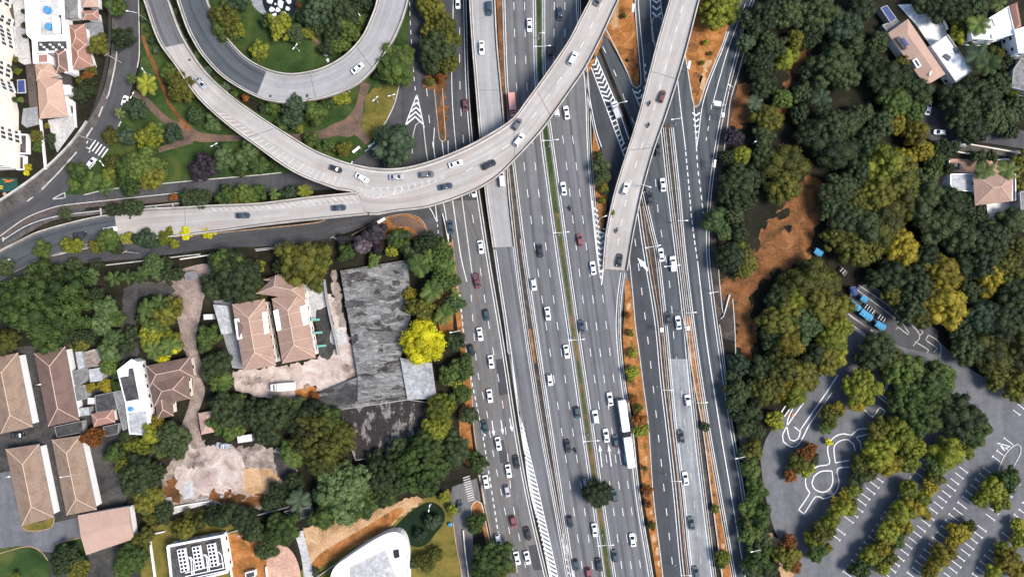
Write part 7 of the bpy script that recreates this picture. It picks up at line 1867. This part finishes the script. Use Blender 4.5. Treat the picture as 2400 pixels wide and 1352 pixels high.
# covered carts on the shaded lane
def cart(px, py, L_, Wd, ang, label, mat='blue_tarp', open_=False):
    p = W(px, py, 2.2); r = empty('covered_cart', check_label(label), 'cart', (p.x, p.y, .06), math.radians(ang), 'carts parked on the shaded lane'); r.scale = (1.19, 1.19, 1.1)
    MB().box((0, 0, .55), (L_, Wd, .35)).build('chassis', MT['black'], r, world=False)
    for s in (-1, 1):
        for x in (-L_ * .32, L_ * .32): MB().tube([(x, s * (Wd / 2 - .1), .3), (x, s * Wd / 2, .3)], .3, 10).build('wheel', MT['rubber'], r, world=False)
    if open_:
        n = int(L_ / .8)
        for i in range(n):
            x = -L_ / 2 + .5 + i * .8; b = MB().box((x, 0, .95), (.35, Wd - .2, .45)).build('bench', MT['black'], r, world=False)
            for y in (-.45, .0, .45): MB().box((x, y, 1.2), (.2, .16, .08)).build('headrest', MT['metal_white'], b, world=False)
    else:
        mb = MB(); n = 10; m = 6; vs = []
        for i in range(n + 1):
            for j in range(m + 1):
                x = -L_ / 2 + L_ * i / n; y = -Wd / 2 + Wd * j / m; vs.append((x, y, 2.1 + .35 * math.sin(math.pi * j / m) + .07 * math.sin(i * 2.1 + j)))
        mb.add(vs, [(i * (m + 1) + j, (i + 1) * (m + 1) + j, (i + 1) * (m + 1) + j + 1, i * (m + 1) + j + 1) for i in range(n) for j in range(m)]); mb.build('canopy', MT[mat], r, world=False)
        for sx in (-1, 1):
            for sy in (-1, 1): MB().tube([(sx * L_ * .46, sy * Wd * .46, .6), (sx * L_ * .46, sy * Wd * .46, 2.15)], .05, 6).build('post', MT['metal_dark'], r, world=False)
cart(2004, 716, 3.2, 1.6, -38, 'light blue covered cart first in the row on the shaded lane'); cart(2030, 738, 3.6, 1.8, -36, 'longest light blue covered cart in the middle of the row'); cart(2063, 763, 2.8, 1.7, -32, 'light blue covered cart at the lower right end of the row')
cart(2025, 700, 1.8, 1.5, -35, 'small light blue covered cart above the row'); cart(2001, 682, 2.4, 1.6, -70, 'dark violet covered cart under the tree edge', 'navy'); cart(1918, 591, 2.2, 1.6, -30, 'light blue covered cart at the edge of the clay clearing')
cart(2042, 725, 3.6, 1.5, -36, 'black open bench cart beside the longest blue cart', open_=True); cart(2070, 746, 2.6, 1.5, -34, 'black open bench cart beside the last blue cart', open_=True); cart(1980, 636, 2.4, 1.5, -40, 'black open bench cart alone under the trees', open_=True)
# yard debris: individual crates, pallets and sheets
rs = random.Random(5)
def crate(px, py, sx, sy, h, mat, label, ang=None, name='crate', cat='crate'):
    p = W(px, py, h); a = math.radians(ang if ang is not None else rs.uniform(0, 90)); r = empty(name, check_label(label), cat, (p.x, p.y, .05), a)
    MB().box((0, 0, h / 2), (sx, sy, h)).build('box', MT[mat], r, world=False)
    m = MB()
    for y in (-sy * .42, 0, sy * .42): m.box((0, y, h + .04), (sx * 1.02, sy * .16, .08))
    m.build('lid', MT[mat], r, world=False)
crate(416, 1074, 1.4, 1.2, .9, 'wood', 'wooden crate at the orange edge of the pale clearing', 10); crate(519, 1163, .9, .9, .8, 'pale_paving', 'pale crate at the bottom edge of the pale clearing', 5); crate(538, 1162, .8, .7, .6, 'wood', 'reddish crate among weeds below the clearing', 30)
crate(570, 1172, 1.2, .5, .4, 'wood', 'wood offcut pile right of the reddish crate', 20); crate(393, 1170, 2.2, 1.4, .5, 'pale_paving', 'pale stone block by the trees at the lower left of the clearing', 12, 'stone_block', 'stone'); crate(560, 1255, .9, .8, .5, 'pink_yard', 'left pale box in the brown lot', 8); crate(575, 1254, .9, .8, .5, 'pink_yard', 'right pale box in the brown lot', 8)
crate(720, 906, 1.6, 1.0, .6, 'wood', 'rusty timber pile beside the box truck', 30, 'timber_pile', 'timber'); crate(402, 1046, 1.0, .4, .5, 'pale_paving', 'small white plank pile under the dark trees', 70, 'timber_pile', 'timber')
crate(1858, 972, .9, .7, .4, 'orange_plastic', 'small orange box on the painted track', 60)
# cables along the left street and the side road
for pts, lab in (([(256, -20, 9), (250, 130, 8.4), (216, 262, 8.4), (180, 318, 8.6), (98, 424, 8.4), (-10, 512, 9)], 'overhead cables following the left street'), ([(200, 606, 8.6), (340, 590, 8), (480, 578, 8.4), (640, 568, 8), (780, 556, 8.4), (900, 552, 8), (1010, 540, 8.6)], 'overhead cables following the side road')):
    mb = MB()
    for k in range(4): mb.tube([W(x + k * 1.6, y + k * 2.4, z + .25 * (k % 2)) for x, y, z in smooth(pts, 14)], .035, 4)
    tag(mb.build('overhead_cables', MT['metal_dark']), check_label(lab), 'cables')
for px, py, lab in ((250, 128, 'utility pole by the top of the left street'), (180, 316, 'utility pole at the paved yard corner'), (292, 590, 'utility pole on the side road above the palms'), (778, 556, 'utility pole at the house end of the side road')):
    p = W(px, py, 8.5); r = empty('utility_pole', check_label(lab), 'utility pole', (p.x, p.y, 0), group='utility poles'); MB().tube([(0, 0, 0), (0, 0, 8.8)], .15, 8, .1).build('post', MT['kerb'], r, world=False); MB().box((0, 0, 8.4), (1.8, .14, .14), .6).build('crossarm', MT['wood'], r, world=False)
# manhole covers on the decks
for name, t, s in (('loop', .45, .85), ('curve', .165, .28), ('join', .42, .2)):
    q = on(name, t, s); p = W(*q); o = MB().cyl((0, 0, 0), .42, .02, 16).build('manhole_cover', MT['metal_dark'], None); o.location = (p.x, p.y, p.z + .01)
    tag(o, check_label(f'round dark manhole cover on the {dict(loop="loop ramp past its joint", curve="curved flyover near its top joint", join="joining ramp near its asphalt end")[name]}'), 'manhole cover')

# ============================================================ camera, sun and sky
cam = bpy.data.cameras.new('camera'); co = bpy.data.objects.new('camera', cam); COL.objects.link(co)
co.location = (0, 0, H); co.rotation_euler = (0, 0, 0)
cam.sensor_width = 36; cam.lens = 36 * H / (2400 * S); cam.clip_end = 10000; cam.clip_start = 1
scene.camera = co
SUN_EL, SUN_AZ = 55, -14          # azimuth measured from +X, counter-clockwise
sun = bpy.data.lights.new('sun', 'SUN'); so = bpy.data.objects.new('sun', sun); COL.objects.link(so)
sun.energy = 2.9; sun.angle = math.radians(20); sun.color = (1, .945, .87)
el, az = math.radians(SUN_EL), math.radians(SUN_AZ)
d = Vector((math.cos(el) * math.cos(az), math.cos(el) * math.sin(az), math.sin(el)))
so.rotation_euler = d.to_track_quat('Z', 'Y').to_euler(); so.location = d * 300
w = bpy.data.worlds.new('World'); scene.world = w; w.use_nodes = True
sk = w.node_tree.nodes.new('ShaderNodeTexSky'); sk.sky_type = 'NISHITA'; sk.sun_disc = False
sk.sun_elevation = el; sk.sun_rotation = math.pi / 2 - az
w.node_tree.links.new(sk.outputs[0], w.node_tree.nodes['Background'].inputs[0]); w.node_tree.nodes['Background'].inputs[1].default_value = .125
scene.view_settings.view_transform = 'Standard'; scene.view_settings.look = 'None'; scene.view_settings.exposure = .92; scene.view_settings.gamma = 1
scene.cycles.max_bounces = 6; scene.cycles.diffuse_bounces = 3; scene.cycles.transparent_max_bounces = 4
print('TREES', len(PEND), 'OBJECTS', len(scene.objects))
